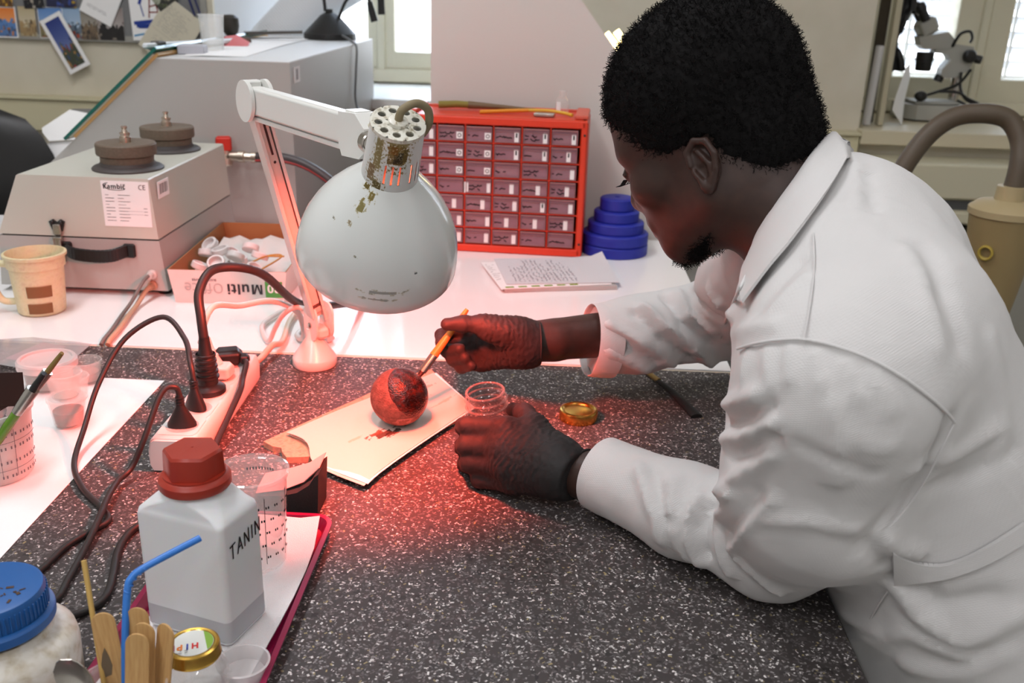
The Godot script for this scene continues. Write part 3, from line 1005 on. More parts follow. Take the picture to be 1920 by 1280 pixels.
	for i in 13:
		var r := []
		var v := -1.0 + 2.0 * i / 12.0
		for j in 13:
			var u := -1.0 + 2.0 * j / 12.0
			var e := sqrt(maxf(0.0, 1.0 - absf(v) ** 2.6))
			r.append(Vector3(u * 0.23 * (0.12 + 0.88 * e), 0.70 + v * 0.245, 0.05 + 0.06 * u * u))
		rows.append(r)
	k.sheet(rows, 0.035)
	put(k, "backrest", m_black(), ch)
	k = G.new()
	k.bevel_box(Vector3(0, 0.44, 0.25), Vector3(0.46, 0.07, 0.44), 0.03)
	put(k, "seat", m_black(), ch)
	k = G.new()
	k.tube([Vector3(0, 0.06, 0.25), Vector3(0, 0.41, 0.25)], 0.025, 14)
	k.tube(spline([Vector3(0, 0.40, 0.12), Vector3(0, 0.42, 0.0), Vector3(0, 0.52, 0.0), Vector3(0, 0.66, 0.02)], 5), 0.02, 10)
	put(k, "post", m_black(), ch)
	for a in 5:
		k = G.new()
		var d := Vector3(cos(a * TAU / 5), 0, sin(a * TAU / 5))
		k.tube([Vector3(0, 0.09, 0.25), Vector3(0, 0.06, 0.25) + d * 0.28], 0.02, 10, 0.014)
		k.ball(Vector3(0, 0.028, 0.25) + d * 0.28, Vector3(0.028, 0.028, 0.028), 12, 8)
		put(k, "leg", m_black(), ch)
	k = G.new()
	for i in 5:
		k.bevel_box(Vector3(-0.01 + 0.004 * i, 0.61 + i * 0.035, 0.06), Vector3(0.11, 0.008, 0.012), 0.003)
	put(k, "rib", mat("dark rib", Color(0.13, 0.13, 0.13), 0.5), ch)

	# loose sheets on the slope of the blasting cabinet and a grey pipe end
	var s := G.new()
	s.sheet([[Vector3(-1.315, 0.928, -2.48), Vector3(-1.255, 0.972, -2.52), Vector3(-1.19, 0.955, -2.55)], [Vector3(-1.310, 0.918, -2.47), Vector3(-1.245, 0.938, -2.49), Vector3(-1.18, 0.925, -2.52)], [Vector3(-1.285, 0.900, -2.45), Vector3(-1.235, 0.902, -2.47), Vector3(-1.175, 0.895, -2.49)]])
	s.sheet([[Vector3(-1.285, 0.897, -2.46), Vector3(-1.235, 0.898, -2.48), Vector3(-1.175, 0.892, -2.50)], [Vector3(-1.36, 0.84, -2.42), Vector3(-1.30, 0.845, -2.43), Vector3(-1.235, 0.845, -2.44)], [Vector3(-1.37, 0.62, -2.40), Vector3(-1.31, 0.62, -2.41), Vector3(-1.245, 0.62, -2.42)]])
	solo(s, "paper_sheet", m_paper(), "bent white paper sheet propped against the lower end of the green glass slope", "paper")
	s = G.new()
	s.x = frame(Vector3(-1.30, 0.935, -2.62), Vector3(1, 0.02, -0.1))
	s.lathe([Vector2(0.0, 0), Vector2(0.024, 0), Vector2(0.026, 0.004), Vector2(0.026, 0.12), Vector2(0, 0.12)], 18)
	s.x = Transform3D.IDENTITY
	s.bevel_box(Vector3(-1.22, 0.885, -2.63), Vector3(0.03, 0.09, 0.03), 0.003)
	solo(s, "pipe_stub", mat("pipe grey", Color(0.45, 0.44, 0.43), 0.55), "grey pipe end sticking out behind the green glass slope", "pipe")

	build_cabinet_top()
	build_window_corner()

func build_cabinet_top() -> void:
	var y := 1.1315
	var g := G.new()
	# cup, slips, tools on the roof of the blasting cabinet
	var t := thing("plastic_cup", "clear empty plastic cup on the roof of the big grey cabinet", "cup", Vector3(-0.855, y, -2.50))
	g.lathe([Vector2(0, 0.001), Vector2(0.026, 0.001), Vector2(0.031, 0.086), Vector2(0.034, 0.088), Vector2(0.034, 0.090), Vector2(0.0305, 0.0895), Vector2(0.0252, 0.003), Vector2(0, 0.003)], 28)
	put(g, "cup_wall", glass("milky cup", Color(0.93, 0.93, 0.92), 0.28, 0.3), t)
	g = G.new()
	g.bevel_box(Vector3(0, 0.011, 0), Vector3(0.064, 0.022, 0.05), 0.003)
	var bx := solo(g, "small_box", mat("box grey", Color(0.68, 0.68, 0.71), 0.5), "small pale grey box in front of the clear cup", "box", Vector3(-0.872, y, -2.40), 8)
	g = G.new()
	g.bevel_box(Vector3(0, 0.0224, 0), Vector3(0.05, 0.0008, 0.038), 0.0002)
	put(g, "box_lid_print", mat("box print", Color(0.80, 0.80, 0.82), 0.5), bx)
	g = G.new()
	g.sheet([[Vector3(-0.03, 0.026, -0.03), Vector3(0.0, 0.03, -0.03), Vector3(0.035, 0.012, -0.03)], [Vector3(-0.035, 0.018, 0.02), Vector3(0, 0.02, 0.02), Vector3(0.045, 0.006, 0.02)], [Vector3(-0.035, 0.001, 0.05), Vector3(0, 0.001, 0.05), Vector3(0.045, 0.001, 0.05)]])
	solo(g, "paper_slip", mat("pink slip", Color(0.82, 0.45, 0.46), 0.8), "folded pink paper slip beside the clear cup", "paper", Vector3(-0.865, y, -2.70))
	t = thing("hand_stamp", "dark rounded wooden tool knob behind the pink slip", "tool", Vector3(-0.91, y, -2.82))
	g = G.new()
	g.lathe([Vector2(0, 0), Vector2(0.012, 0), Vector2(0.010, 0.02), Vector2(0.020, 0.032), Vector2(0.024, 0.048), Vector2(0.023, 0.07), Vector2(0.015, 0.078), Vector2(0, 0.08)], 18)
	put(g, "knob", mat("dark wood", Color(0.16, 0.14, 0.11), 0.5), t)
	g = G.new()
	g.tube([Vector3(0.005, 0.018, 0), Vector3(0.06, 0.01, 0.02)], 0.009, 10, 0.006)
	put(g, "ferrule", mat("brown wood", Color(0.33, 0.25, 0.18), 0.5), t)
	g = G.new()
	g.tube([Vector3(-0.01, 0.024, -0.02), Vector3(0.13, 0.026, -0.15)], 0.005, 8)
	g.tube([Vector3(-0.01, 0.012, 0.02), Vector3(0.14, 0.01, -0.12)], 0.007, 8, 0.002, true, 0.4)
	solo(g, "spatula", mat("spatula metal", Color(0.40, 0.38, 0.36), 0.35, 0.7), "long dark spatula and rod lying behind the clear cup", "tool", Vector3(-0.90, y, -2.92))
	g = G.new()
	g.bevel_box(Vector3.ZERO, Vector3(0.36, 0.014, 0.018), 0.005, Basis(Vector3.UP, 1.22))
	var rod := solo(g, "light_bar", mat("bar white", Color(0.87, 0.89, 0.90), 0.25), "slim white bar lying along the slope edge of the big cabinet", "lamp bar", Vector3(-0.922, y + 0.016, -2.55))
	g = G.new()
	g.bevel_box(Vector3(-0.02, -0.008, 0.0), Vector3(0.26, 0.010, 0.022), 0.003, Basis(Vector3.UP, 1.22))
	g.bevel_box(Vector3(-0.045, 0.0, 0.12), Vector3(0.03, 0.02, 0.03), 0.004, Basis(Vector3.UP, 1.22))
	put(g, "bracket", mat("bracket grey", Color(0.35, 0.34, 0.33), 0.4), rod)
	g = G.new()
	g.sheet([[Vector3(-0.95, y + 0.012, -3.10), Vector3(-0.86, y + 0.004, -3.14), Vector3(-0.77, y + 0.002, -3.16)], [Vector3(-0.93, y + 0.004, -2.75), Vector3(-0.85, y + 0.006, -2.78), Vector3(-0.76, y + 0.002, -2.80)], [Vector3(-0.87, y + 0.001, -2.32), Vector3(-0.82, y + 0.003, -2.33), Vector3(-0.73, y + 0.001, -2.36)]])
	solo(g, "paper_sheet", m_paper(), "large flat white paper sheet on the roof of the big grey cabinet", "paper")
	# black cone lamp foot with two goosenecks
	t = thing("gooseneck_lamp", "black cone-footed lamp with two bent necks on the big cabinet in front of the window", "lamp", Vector3(-0.712, y, -3.20))
	g = G.new()
	g.lathe([Vector2(0, 0), Vector2(0.080, 0), Vector2(0.083, 0.004), Vector2(0.083, 0.018), Vector2(0.080, 0.021), Vector2(0.03, 0.072), Vector2(0.018, 0.080), Vector2(0.012, 0.082), Vector2(0.012, 0.092), Vector2(0, 0.093)], 32)
	put(g, "foot", m_black(), t)
	g = G.new()
	g.tube(spline([Vector3(-0.012, 0.085, 0), Vector3(-0.015, 0.2, 0), Vector3(0.03, 0.33, 0.02), Vector3(0.13, 0.32, 0.04), Vector3(0.172, 0.22, 0.05), Vector3(0.174, 0.15, 0.05)], 6), 0.0055, 10)
	put(g, "gooseneck", m_black(), t)
	g = G.new()
	g.tube(spline([Vector3(0.03, 0.06, 0.01), Vector3(0.055, 0.115, 0.01), Vector3(0.085, 0.14, 0.02), Vector3(0.115, 0.15, 0.03), Vector3(0.135, 0.125, 0.04), Vector3(0.142, 0.10, 0.04)], 6), 0.005, 10)
	put(g, "gooseneck", m_black(), t)
	for e in [[Vector3(0.174, 0.155, 0.05), Vector3(0.176, 0.082, 0.05)], [Vector3(0.137, 0.118, 0.04), Vector3(0.152, 0.060, 0.04)]]:
		g = G.new()
		g.tube([e[0], e[0].lerp(e[1], 0.3), e[0].lerp(e[1], 0.32), e[1]], 0.009, 14, 0.0115)
		put(g, "lamp_head", m_black(), t)
	g = G.new()
	g.tube(spline([Vector3(-0.66, 1.148, -3.14), Vector3(-0.61, 1.136, -3.04), Vector3(-0.588, 1.12, -3.00), Vector3(-0.588, 1.05, -2.98), Vector3(-0.586, 0.985, -2.95), Vector3(-0.575, 0.955, -2.92), Vector3(-0.565, 0.945, -2.90), Vector3(-0.563, 0.88, -2.90), Vector3(-0.563, 0.6, -2.90)], 6), 0.0035, 8)
	put(g, "mains_cable", mat("grey cable", Color(0.40, 0.40, 0.40), 0.5), t).position = -t.position
	# corrugated white duct behind
	g = G.new()
	var ax := spline([Vector3(-1.02, 1.02, -3.42), Vector3(-0.93, 1.13, -3.42), Vector3(-0.80, 1.25, -3.45), Vector3(-0.66, 1.34, -3.50), Vector3(-0.5, 1.42, -3.55)], 24)
	var pts := []
	for i in ax.size():
		pts.append(ax[i])
	var m := pts.size()
	for i in m - 1:
		var d: Vector3 = pts[i + 1] - pts[i]
		g.x = frame(pts[i], d)
		g.lathe([Vector2(0.078, 0), Vector2(0.083, d.length() * 0.5), Vector2(0.078, d.length())], 28, 0, TAU, 2.0)
	g.x = Transform3D.IDENTITY
	solo(g, "air_duct", mat("duct white", Color(0.88, 0.89, 0.90), 0.5), "white corrugated air duct rising behind the big grey cabinet", "duct")

func build_window_corner() -> void:
	# stereo microscope on the sill
	var grey := mat("microscope grey", Color(0.66, 0.655, 0.62), 0.45)
	var dark := m_black()
	var t := thing("microscope", "grey stereo microscope with black eyepieces on the right window sill", "microscope", Vector3(1.393, 0.893, -3.66))
	t.scale = Vector3.ONE * 1.06
	var g := G.new()
	g.x = Transform3D(Basis(Vector3.RIGHT, -PI * 0.5), Vector3.ZERO)
	g.prism(PackedVector2Array([Vector2(-0.115, -0.01), Vector2(-0.07, -0.075), Vector2(0.09, -0.085), Vector2(0.135, -0.05), Vector2(0.14, 0.05), Vector2(0.10, 0.09), Vector2(-0.07, 0.09), Vector2(-0.115, 0.05)]), 0.006, 0.055)
	g.x = Transform3D.IDENTITY
	g.bevel_box(Vector3(0.0, 0.061, 0.0), Vector3(0.15, 0.012, 0.12), 0.005)
	put(g, "base", grey, t)
	g = G.new()
	for k in [[0.035, 0.036], [0.035, 0.024], [0.085, 0.036], [0.085, 0.024]]:
		g.bevel_box(Vector3(k[0], k[1], 0.0845), Vector3(0.032, 0.006, 0.002), 0.001)
	put(g, "vent_slot", mat("slot grey", Color(0.33, 0.32, 0.3), 0.6), t)
	for fx in [-0.06, 0.1]:
		g = G.new()
		g.x = Transform3D(Basis.IDENTITY, Vector3(fx, 0, 0.02))
		g.lathe([Vector2(0, 0), Vector2(0.016, 0), Vector2(0.014, 0.008), Vector2(0, 0.008)], 14)
		put(g, "foot", dark, t)
	g = G.new()
	g.tube([Vector3(0.085, 0.06, -0.03), Vector3(0.085, 0.22, -0.03)], 0.017, 16)
	put(g, "pillar", m_steel(), t)
	g = G.new()
	g.prism(PackedVector2Array([Vector2(0.115, 0.245), Vector2(0.03, 0.255), Vector2(-0.01, 0.235), Vector2(-0.015, 0.222), Vector2(0.03, 0.218), Vector2(0.045, 0.20), Vector2(0.022, 0.17), Vector2(0.02, 0.15), Vector2(0.035, 0.14), Vector2(0.07, 0.142), Vector2(0.11, 0.165), Vector2(0.12, 0.19)]), -0.055, -0.005)
	put(g, "arm", grey, t)
	g = G.new()
	g.x = frame(Vector3(0.028, 0.148, -0.03), Vector3(-0.35, -1, 0))
	g.lathe([Vector2(0, 0), Vector2(0.014, 0), Vector2(0.016, 0.004), Vector2(0.016, 0.022), Vector2(0, 0.023)], 16)
	put(g, "stage_clamp", dark, t)
	for kn in [[Vector3(0.095, 0.215, 0.0), 0.022, Vector3(0.3, 0, 1)], [Vector3(0.125, 0.207, -0.01), 0.014, Vector3(1, -0.2, 0.4)]]:
		g = G.new()
		g.x = frame(kn[0], kn[2], Vector3.UP)
		g.lathe([Vector2(0, 0), Vector2(kn[1] * 0.7, 0), Vector2(kn[1], 0.004), Vector2(kn[1], 0.02), Vector2(kn[1] * 0.8, 0.024), Vector2(0, 0.0245)], 18)
		put(g, "focus_knob", dark, t)
	g = G.new()
	g.prism(PackedVector2Array([Vector2(0.05, 0.262), Vector2(0.02, 0.29), Vector2(-0.01, 0.285), Vector2(-0.075, 0.272), Vector2(-0.065, 0.245), Vector2(-0.05, 0.232), Vector2(0.03, 0.236)]), -0.06, 0.0)
	put(g, "head", grey, t)
	g = G.new()
	g.x = Transform3D(Basis(Vector3.BACK, 0.55), Vector3(-0.048, 0.305, -0.03))
	g.bevel_box(Vector3.ZERO, Vector3(0.064, 0.055, 0.075), 0.012)
	put(g, "prism_housing", grey, t)
	for dz in [-0.052, -0.008]:
		g = G.new()
		g.x = frame(Vector3(-0.06, 0.325, dz), Vector3(-0.55, 0.84, 0), Vector3.BACK)
		g.lathe([Vector2(0, 0), Vector2(0.016, 0), Vector2(0.016, 0.03), Vector2(0.019, 0.034), Vector2(0.019, 0.055), Vector2(0.016, 0.06), Vector2(0.012, 0.058), Vector2(0, 0.05)], 18)
		put(g, "eyepiece", dark, t)
	g = G.new()
	g.x = Transform3D(Basis.IDENTITY, Vector3(-0.035, 0.16, -0.03))
	g.lathe([Vector2(0, 0), Vector2(0.024, 0), Vector2(0.027, 0.006), Vector2(0.027, 0.03), Vector2(0.029, 0.032), Vector2(0.029, 0.062), Vector2(0, 0.063)], 20)
	put(g, "objective", dark, t)
	g = G.new()
	g.tube(spline([Vector3(0.04, 0.245, 0.0), Vector3(0.05, 0.285, 0.02), Vector3(0.08, 0.295, 0.02), Vector3(0.10, 0.275, 0.0), Vector3(0.105, 0.26, -0.02)], 6), 0.005, 8)
	g.tube(spline([Vector3(0.115, 0.17, 0.0), Vector3(0.07, 0.125, 0.03), Vector3(0.0, 0.10, 0.05), Vector3(-0.05, 0.085, 0.06)], 6), 0.005, 8)
	g.tube(spline([Vector3(0.0, 0.10, 0.05), Vector3(0.06, 0.10, 0.06), Vector3(0.1, 0.08, 0.06), Vector3(0.14, 0.06, 0.07), Vector3(0.15, 0.02, 0.08), Vector3(0.10, 0.055, 0.085), Vector3(0.06, 0.075, 0.07)], 6), 0.0045, 8)
	g.tube(spline([Vector3(0.085, 0.16, 0.0), Vector3(0.08, 0.11, 0.03), Vector3(0.10, 0.075, 0.05), Vector3(0.13, 0.065, 0.06)], 6), 0.005, 8)
	put(g, "cable", dark, t)
	g = G.new()
	g.ball(Vector3(-0.06, 0.084, 0.062), Vector3(0.022, 0.017, 0.017), 14, 8)
	put(g, "plug", dark, t)
	# things leaning in the window recess
	g = G.new()
	g.x = Transform3D(Basis(Vector3.BACK, -0.03), Vector3(1.095, 0.896, -3.42))
	g.lathe([Vector2(0, 0), Vector2(0.014, 0), Vector2(0.014, 0.26), Vector2(0.010, 0.262), Vector2(0, 0.262)], 16)
	solo(g, "paper_roll", mat("roll white", Color(0.80, 0.79, 0.78), 0.7), "white paper roll standing upright at the left end of the microscope sill", "paper roll")
	g = G.new()
	g.bevel_box(Vector3(0, 0.28, 0), Vector3(0.020, 0.56, 0.04), 0.003)
	solo(g, "wooden_lath", mat("cream lath", Color(0.70, 0.67, 0.57), 0.55), "upright cream lath between the paper roll and the window", "lath", Vector3(1.142, 0.895, -3.43))
	g = G.new()
	g.bevel_box(Vector3(0, 0.3, 0), Vector3(0.035, 0.60, 0.012), 0.003, Basis(Vector3.BACK, 0.0))
	solo(g, "board_offcut", mat("brown board", Color(0.27, 0.23, 0.17), 0.7), "narrow dark brown board leaning behind the upright lath", "board", Vector3(1.124, 0.895, -3.50))
	g = G.new()
	var rows := []
	for i in 9:
		var r := []
		for j in 5:
			var a: float = i / 8.0
			r.append(Vector3(-0.012 + j * 0.006 + 0.010 * sin(i * 0.9), 0.44 - a * 0.26, 0.012 * sin(j * 1.6 + i)))
		rows.append(r)
	g.sheet(rows, 0.02)
	solo(g, "black_pouch", m_black(), "limp black pouch hanging on the upright lath beside the microscope", "pouch", Vector3(1.170, 0.895, -3.45))
	g = G.new()
	g.sheet([[Vector3(1.175, 1.00, -3.40), Vector3(1.20, 1.09, -3.42), Vector3(1.222, 1.10, -3.45), Vector3(1.24, 1.05, -3.48)], [Vector3(1.17, 0.955, -3.40), Vector3(1.20, 0.99, -3.42), Vector3(1.222, 1.0, -3.45), Vector3(1.236, 1.0, -3.48)], [Vector3(1.17, 0.95, -3.40), Vector3(1.205, 0.915, -3.42), Vector3(1.225, 0.897, -3.44), Vector3(1.23, 0.897, -3.48)]])
	solo(g, "paper_sheet", m_paper(), "curled white paper propped between the lath and the microscope", "paper")
	# vacuum with a tan bucket and a thick brown hose
	t = thing("vacuum_cleaner", "yellow and blue drum vacuum with a tan separator bucket on top", "vacuum", Vector3(0.917, 0, -1.92))
	t.scale = Vector3(1.0, 1.055, 1.0)
	g = G.new()
	g.lathe([Vector2(0, 0.05), Vector2(0.19, 0.05), Vector2(0.20, 0.07), Vector2(0.20, 0.40), Vector2(0.205, 0.42), Vector2(0.205, 0.50), Vector2(0.19, 0.53), Vector2(0.1, 0.535), Vector2(0, 0.535)], 32)
	put(g, "drum", mat("vacuum yellow", Color(0.82, 0.66, 0.04), 0.4), t)
	g = G.new()
	g.lathe([Vector2(0.12, 0.53), Vector2(0.16, 0.535), Vector2(0.15, 0.57), Vector2(0.10, 0.585), Vector2(0, 0.585)], 32)
	put(g, "motor_cover", mat("vacuum blue", Color(0.07, 0.09, 0.20), 0.5), t)
	for a in 4:
		g = G.new()
		g.ball(Vector3(0.16 * cos(a * PI * 0.5 + 0.7), 0.03, 0.16 * sin(a * PI * 0.5 + 0.7)), Vector3(0.03, 0.03, 0.03), 12, 8)
		put(g, "caster", m_black(), t)
	g = G.new()
	g.lathe([Vector2(0.02, 0.582), Vector2(0.066, 0.584), Vector2(0.070, 0.595), Vector2(0.066, 0.615), Vector2(0.05, 0.625), Vector2(0.03, 0.63)], 24)
	put(g, "collar", mat("collar grey", Color(0.42, 0.40, 0.36), 0.5), t)
	var tan_ := mat("tan plastic", Color(0.58, 0.50, 0.34), 0.5)
	g = G.new()
	g.lathe([Vector2(0, 0.625), Vector2(0.036, 0.625), Vector2(0.048, 0.70), Vector2(0.062, 0.80), Vector2(0.068, 0.865), Vector2(0, 0.866)], 28)
	put(g, "bucket", tan_, t)
	g = G.new()
	g.lathe([Vector2(0.066, 0.862), Vector2(0.0715, 0.864), Vector2(0.0715, 0.876), Vector2(0.055, 0.888), Vector2(0.028, 0.893), Vector2(0.026, 0.918), Vector2(0, 0.919)], 28)
	put(g, "bucket_lid", mat("tan lid", Color(0.68, 0.61, 0.46), 0.5), t)
	g = G.new()
	g.x = frame(Vector3(-0.045, 0.80, 0.045), Vector3(-0.6, -0.1, 0.75))
	g.lathe([Vector2(0.010, -0.002), Vector2(0.0145, 0.0), Vector2(0.0145, 0.005), Vector2(0.012, 0.006), Vector2(0.010, 0.004)], 18)
	put(g, "dial", mat("dial ochre", Color(0.70, 0.60, 0.25), 0.5), t)
	g = G.new()
	g.tube(spline([Vector3(0.920, 0.950, -1.92), Vector3(0.928, 1.01, -1.93), Vector3(0.928, 1.055, -1.95), Vector3(0.905, 1.092, -1.97), Vector3(0.855, 1.100, -1.98), Vector3(0.805, 1.088, -1.99), Vector3(0.758, 1.045, -1.99), Vector3(0.715, 0.965, -1.98), Vector3(0.69, 0.85, -1.97), Vector3(0.69, 0.6, -1.98), Vector3(0.74, 0.45, -1.96), Vector3(0.79, 0.42, -1.95)], 8), 0.0195, 16)
	var sh := put(g, "suction_hose", mat("brown hose", Color(0.33, 0.28, 0.22), 0.5), t)
	sh.transform = t.transform.affine_inverse()
	# low grey cupboard past the bench, seen under his chin
	t = thing("low_cupboard", "low grey cupboard beyond the white bench's right end", "cupboard", Vector3(0.48, 0, -2.30))
	g = G.new()
	g.bevel_box(Vector3(0, 0.31, 0), Vector3(0.30, 0.62, 0.40), 0.005)
	put(g, "body", mat("cupboard grey", Color(0.42, 0.41, 0.40), 0.5), t)
	g = G.new()
	g.bevel_box(Vector3(0, 0.635, 0), Vector3(0.32, 0.025, 0.42), 0.004)
	put(g, "top", mat("cupboard top", Color(0.5, 0.49, 0.48), 0.4), t)
	# standing lamp with two bare tubes, its head just behind the man's forehead
	t = thing("tube_lamp", "black standing lamp with two short bare glowing tubes just behind the man's forehead", "lamp", Vector3(0.54, 0, -2.66))
	g = G.new()
	g.lathe([Vector2(0, 0), Vector2(0.12, 0), Vector2(0.12, 0.02), Vector2(0.02, 0.03), Vector2(0.012, 0.05), Vector2(0.012, 1.30), Vector2(0, 1.30)], 24)
	put(g, "stand", m_black(), t)
	g = G.new()
	g.tube(spline([Vector3(0, 1.28, 0), Vector3(-0.03, 1.318, 0.03), Vector3(-0.12, 1.325, 0.13), Vector3(-0.24, 1.29, 0.26), Vector3(-0.305, 1.235, 0.33)], 6), 0.020, 12)
	put(g, "arm", m_black(), t)
	g = G.new()
	g.x = frame(Vector3(-0.38, 1.198, 0.355), Vector3(0.70, 0.10, 0.0))
	g.lathe([Vector2(0, 0), Vector2(0.012, 0), Vector2(0.022, 0.02), Vector2(0.024, 0.08), Vector2(0, 0.085)], 18)
	put(g, "lamp_head", m_black(), t)
	var gl := glow("warm tube", Color(1.0, 0.93, 0.68), 3.2)
	for e in [[Vector3(-0.417, 1.214, 0.34), Vector3(-0.365, 1.155, 0.355)], [Vector3(-0.394, 1.220, 0.34), Vector3(-0.348, 1.162, 0.355)]]:
		g = G.new()
		g.tube([e[0], e[1]], 0.0085, 14)
		put(g, "tube_bulb", gl, t)
	g = G.new()
	g.bevel_box(Vector3(-0.348, 1.152, 0.355), Vector3(0.06, 0.024, 0.026), 0.006, Basis(Vector3.BACK, 0.6))
	put(g, "socket", m_enamel(), t)
	var ol := OmniLight3D.new()
	ol.name = "tube_light"
	ol.light_color = Color(1.0, 0.9, 0.65)
	ol.light_energy = 0.006
	ol.light_size = 0.02
	ol.omni_range = 3.0
	ol.omni_attenuation = 2.0
	ol.shadow_enabled = true
	ol.position = Vector3(-0.385, 1.19, 0.37)
	t.add_child(ol)
# ---------------------------------------------------------------- the orange drawer cabinet

func build_drawer_cabinet() -> void:
	var red := mat("orange red plastic", Color(0.85, 0.23, 0.12), 0.4)
	var t := thing("drawer_cabinet", "orange-red small-parts cabinet with forty-two clear labelled drawers on the white bench", "drawer cabinet", Vector3(-0.1166, W, -2.066), -3.5)
	var wd := 0.402
	var hh := 0.296
	var dp := 0.165
	var g := G.new()
	for s in [-1.0, 1.0]:
		g.bevel_box(Vector3(s * (wd * 0.5 - 0.008), hh * 0.5, -dp * 0.5), Vector3(0.016, hh, dp), 0.005)
	g.bevel_box(Vector3(0, 0.009, -dp * 0.5), Vector3(wd - 0.006, 0.018, dp), 0.004)
	g.bevel_box(Vector3(0, hh - 0.009, -dp * 0.5), Vector3(wd - 0.006, 0.018, dp), 0.004)
	g.bevel_box(Vector3(0, hh * 0.5, -dp + 0.003), Vector3(wd - 0.01, hh - 0.01, 0.006), 0.001)
	put(g, "shell", red, t)
	g = G.new()
	var pw := (wd - 0.036) / 6.0
	var ph := (hh - 0.036) / 7.0
	for c in range(1, 6):
		g.bevel_box(Vector3(-wd * 0.5 + 0.018 + c * pw, hh * 0.5, -dp * 0.5), Vector3(0.0032, hh - 0.02, dp - 0.008), 0.001)
	for r in range(1, 7):
		g.bevel_box(Vector3(0, 0.018 + r * ph, -dp * 0.5), Vector3(wd - 0.02, 0.0032, dp - 0.008), 0.001)
	put(g, "divider_grid", red, t)
	g = G.new()
	for s in [-1.0, 1.0]:
		g.bevel_box(Vector3(s * (wd * 0.5 - 0.016), hh + 0.004, -dp * 0.5 - 0.01), Vector3(0.03, 0.009, dp - 0.02), 0.003)
	g.bevel_box(Vector3(0, hh + 0.002, -dp + 0.006), Vector3(wd - 0.02, 0.006, 0.01), 0.002)
	put(g, "stacking_rim", mat("pinkish plastic", Color(0.82, 0.36, 0.28), 0.45), t)
	g = G.new()
	for y in [0.03, hh - 0.03]:
		for s in [-1.0, 1.0]:
			g.ball(Vector3(s * (wd * 0.5 - 0.007), y, 0.0), Vector3(0.0028, 0.0028, 0.0012), 8, 6)
	put(g, "screw_hole", m_black(), t)
	# drawers
	var dm := mat("smoky drawer", Color(0.74, 0.56, 0.61, 0.46), 0.3)
	dm.transparency = BaseMaterial3D.TRANSPARENCY_ALPHA
	var dr := G.new()
	var w := pw - 0.0055
	var h := ph - 0.0055
	dr.bevel_box(Vector3(0, 0, -0.0012), Vector3(w, h, 0.0024), 0.0008)
	dr.bevel_box(Vector3(0, -h * 0.5 + 0.001, -0.06), Vector3(w - 0.002, 0.0015, 0.118), 0.0005)
	for s in [-1.0, 1.0]:
		dr.bevel_box(Vector3(s * (w * 0.5 - 0.0015), -0.003, -0.06), Vector3(0.0015, h - 0.008, 0.118), 0.0005)
	var rim := G.new()
	rim.bevel_box(Vector3(0, h * 0.5 - 0.0015, 0.0015), Vector3(w, 0.003, 0.004), 0.001)
	rim.bevel_box(Vector3(0, -h * 0.5 + 0.001, 0.001), Vector3(w, 0.002, 0.003), 0.0008)
	for s in [-1.0, 1.0]:
		rim.bevel_box(Vector3(s * (w * 0.5 - 0.0008), 0, 0.001), Vector3(0.0016, h, 0.003), 0.0006)
	rim.bevel_box(Vector3(0, h * 0.5 - 0.009, 0.0008), Vector3(w * 0.9, 0.0012, 0.002), 0.0005)
	var drm := dr.mesh()
	var rmm := rim.mesh()
	var lab_t := G.new()
	lab_t.bevel_box(Vector3.ZERO, Vector3(0.0092, 0.0235, 0.0006), 0.0002)
	var lab_s := G.new()
	lab_s.bevel_box(Vector3.ZERO, Vector3(0.0135, 0.0145, 0.0006), 0.0002)
	var tallm := lab_t.mesh()
	var squarem := lab_s.mesh()
	var scr := []
	for k in 7:
		g = G.new()
		scribble(g, Transform3D.IDENTITY, 0.034, 0.0075 if k < 5 else 0.015, 1 if k < 5 else 2, 0.0024, 50 + k, 0.95)
		scr.append(g.mesh())
	var ring := G.new()
	var cc := []
	for k in 11:
		cc.append(Vector2(cos(k * TAU / 10), sin(k * TAU / 10)) * 0.0036)
	strokes(ring, Transform3D.IDENTITY, [cc], 0.0014)
	var ringm := ring.mesh()
	var dot := G.new()
	strokes(dot, Transform3D.IDENTITY, [[Vector2(0, 0.008), Vector2(0, 0.005)], [Vector2(0, 0.003), Vector2(0, 0.001)]], 0.0032)
	var dotm := dot.mesh()
	var fills := [mat("parts brown", Color(0.30, 0.20, 0.19), 0.8), mat("parts beige", Color(0.70, 0.58, 0.42), 0.8), mat("parts purple", Color(0.36, 0.22, 0.28), 0.8), mat("parts cream", Color(0.80, 0.74, 0.62), 0.8)]
	var heap := G.new()
	heap.bevel_box(Vector3(0, -h * 0.5 + 0.009, -0.055), Vector3(w - 0.008, 0.012, 0.095), 0.004)
	heap.bevel_box(Vector3(-0.006, -h * 0.5 + 0.016, -0.03), Vector3(w * 0.5, 0.008, 0.04), 0.003)
	var heapm := heap.mesh()
	var lp := [[0.19, 0.2, 0.2, 0.2, 0.2, 0.2], [0.19, 0.2, 0.2, 0.2, 0.2, 0.1], [0.19, 0.2, 0.2, -9, -9, 0.2], [0.08, 0.36, 0.24, 0.12, 0.08, 0.1], [0.2, 0.08, 0.1, 0.2, 0.2, 0.2], [0.2, 0.2, 0.22, 0.02, 0.04, 0.1], [0.2, 0.2, 0.2, 0.2, -9, -9]]
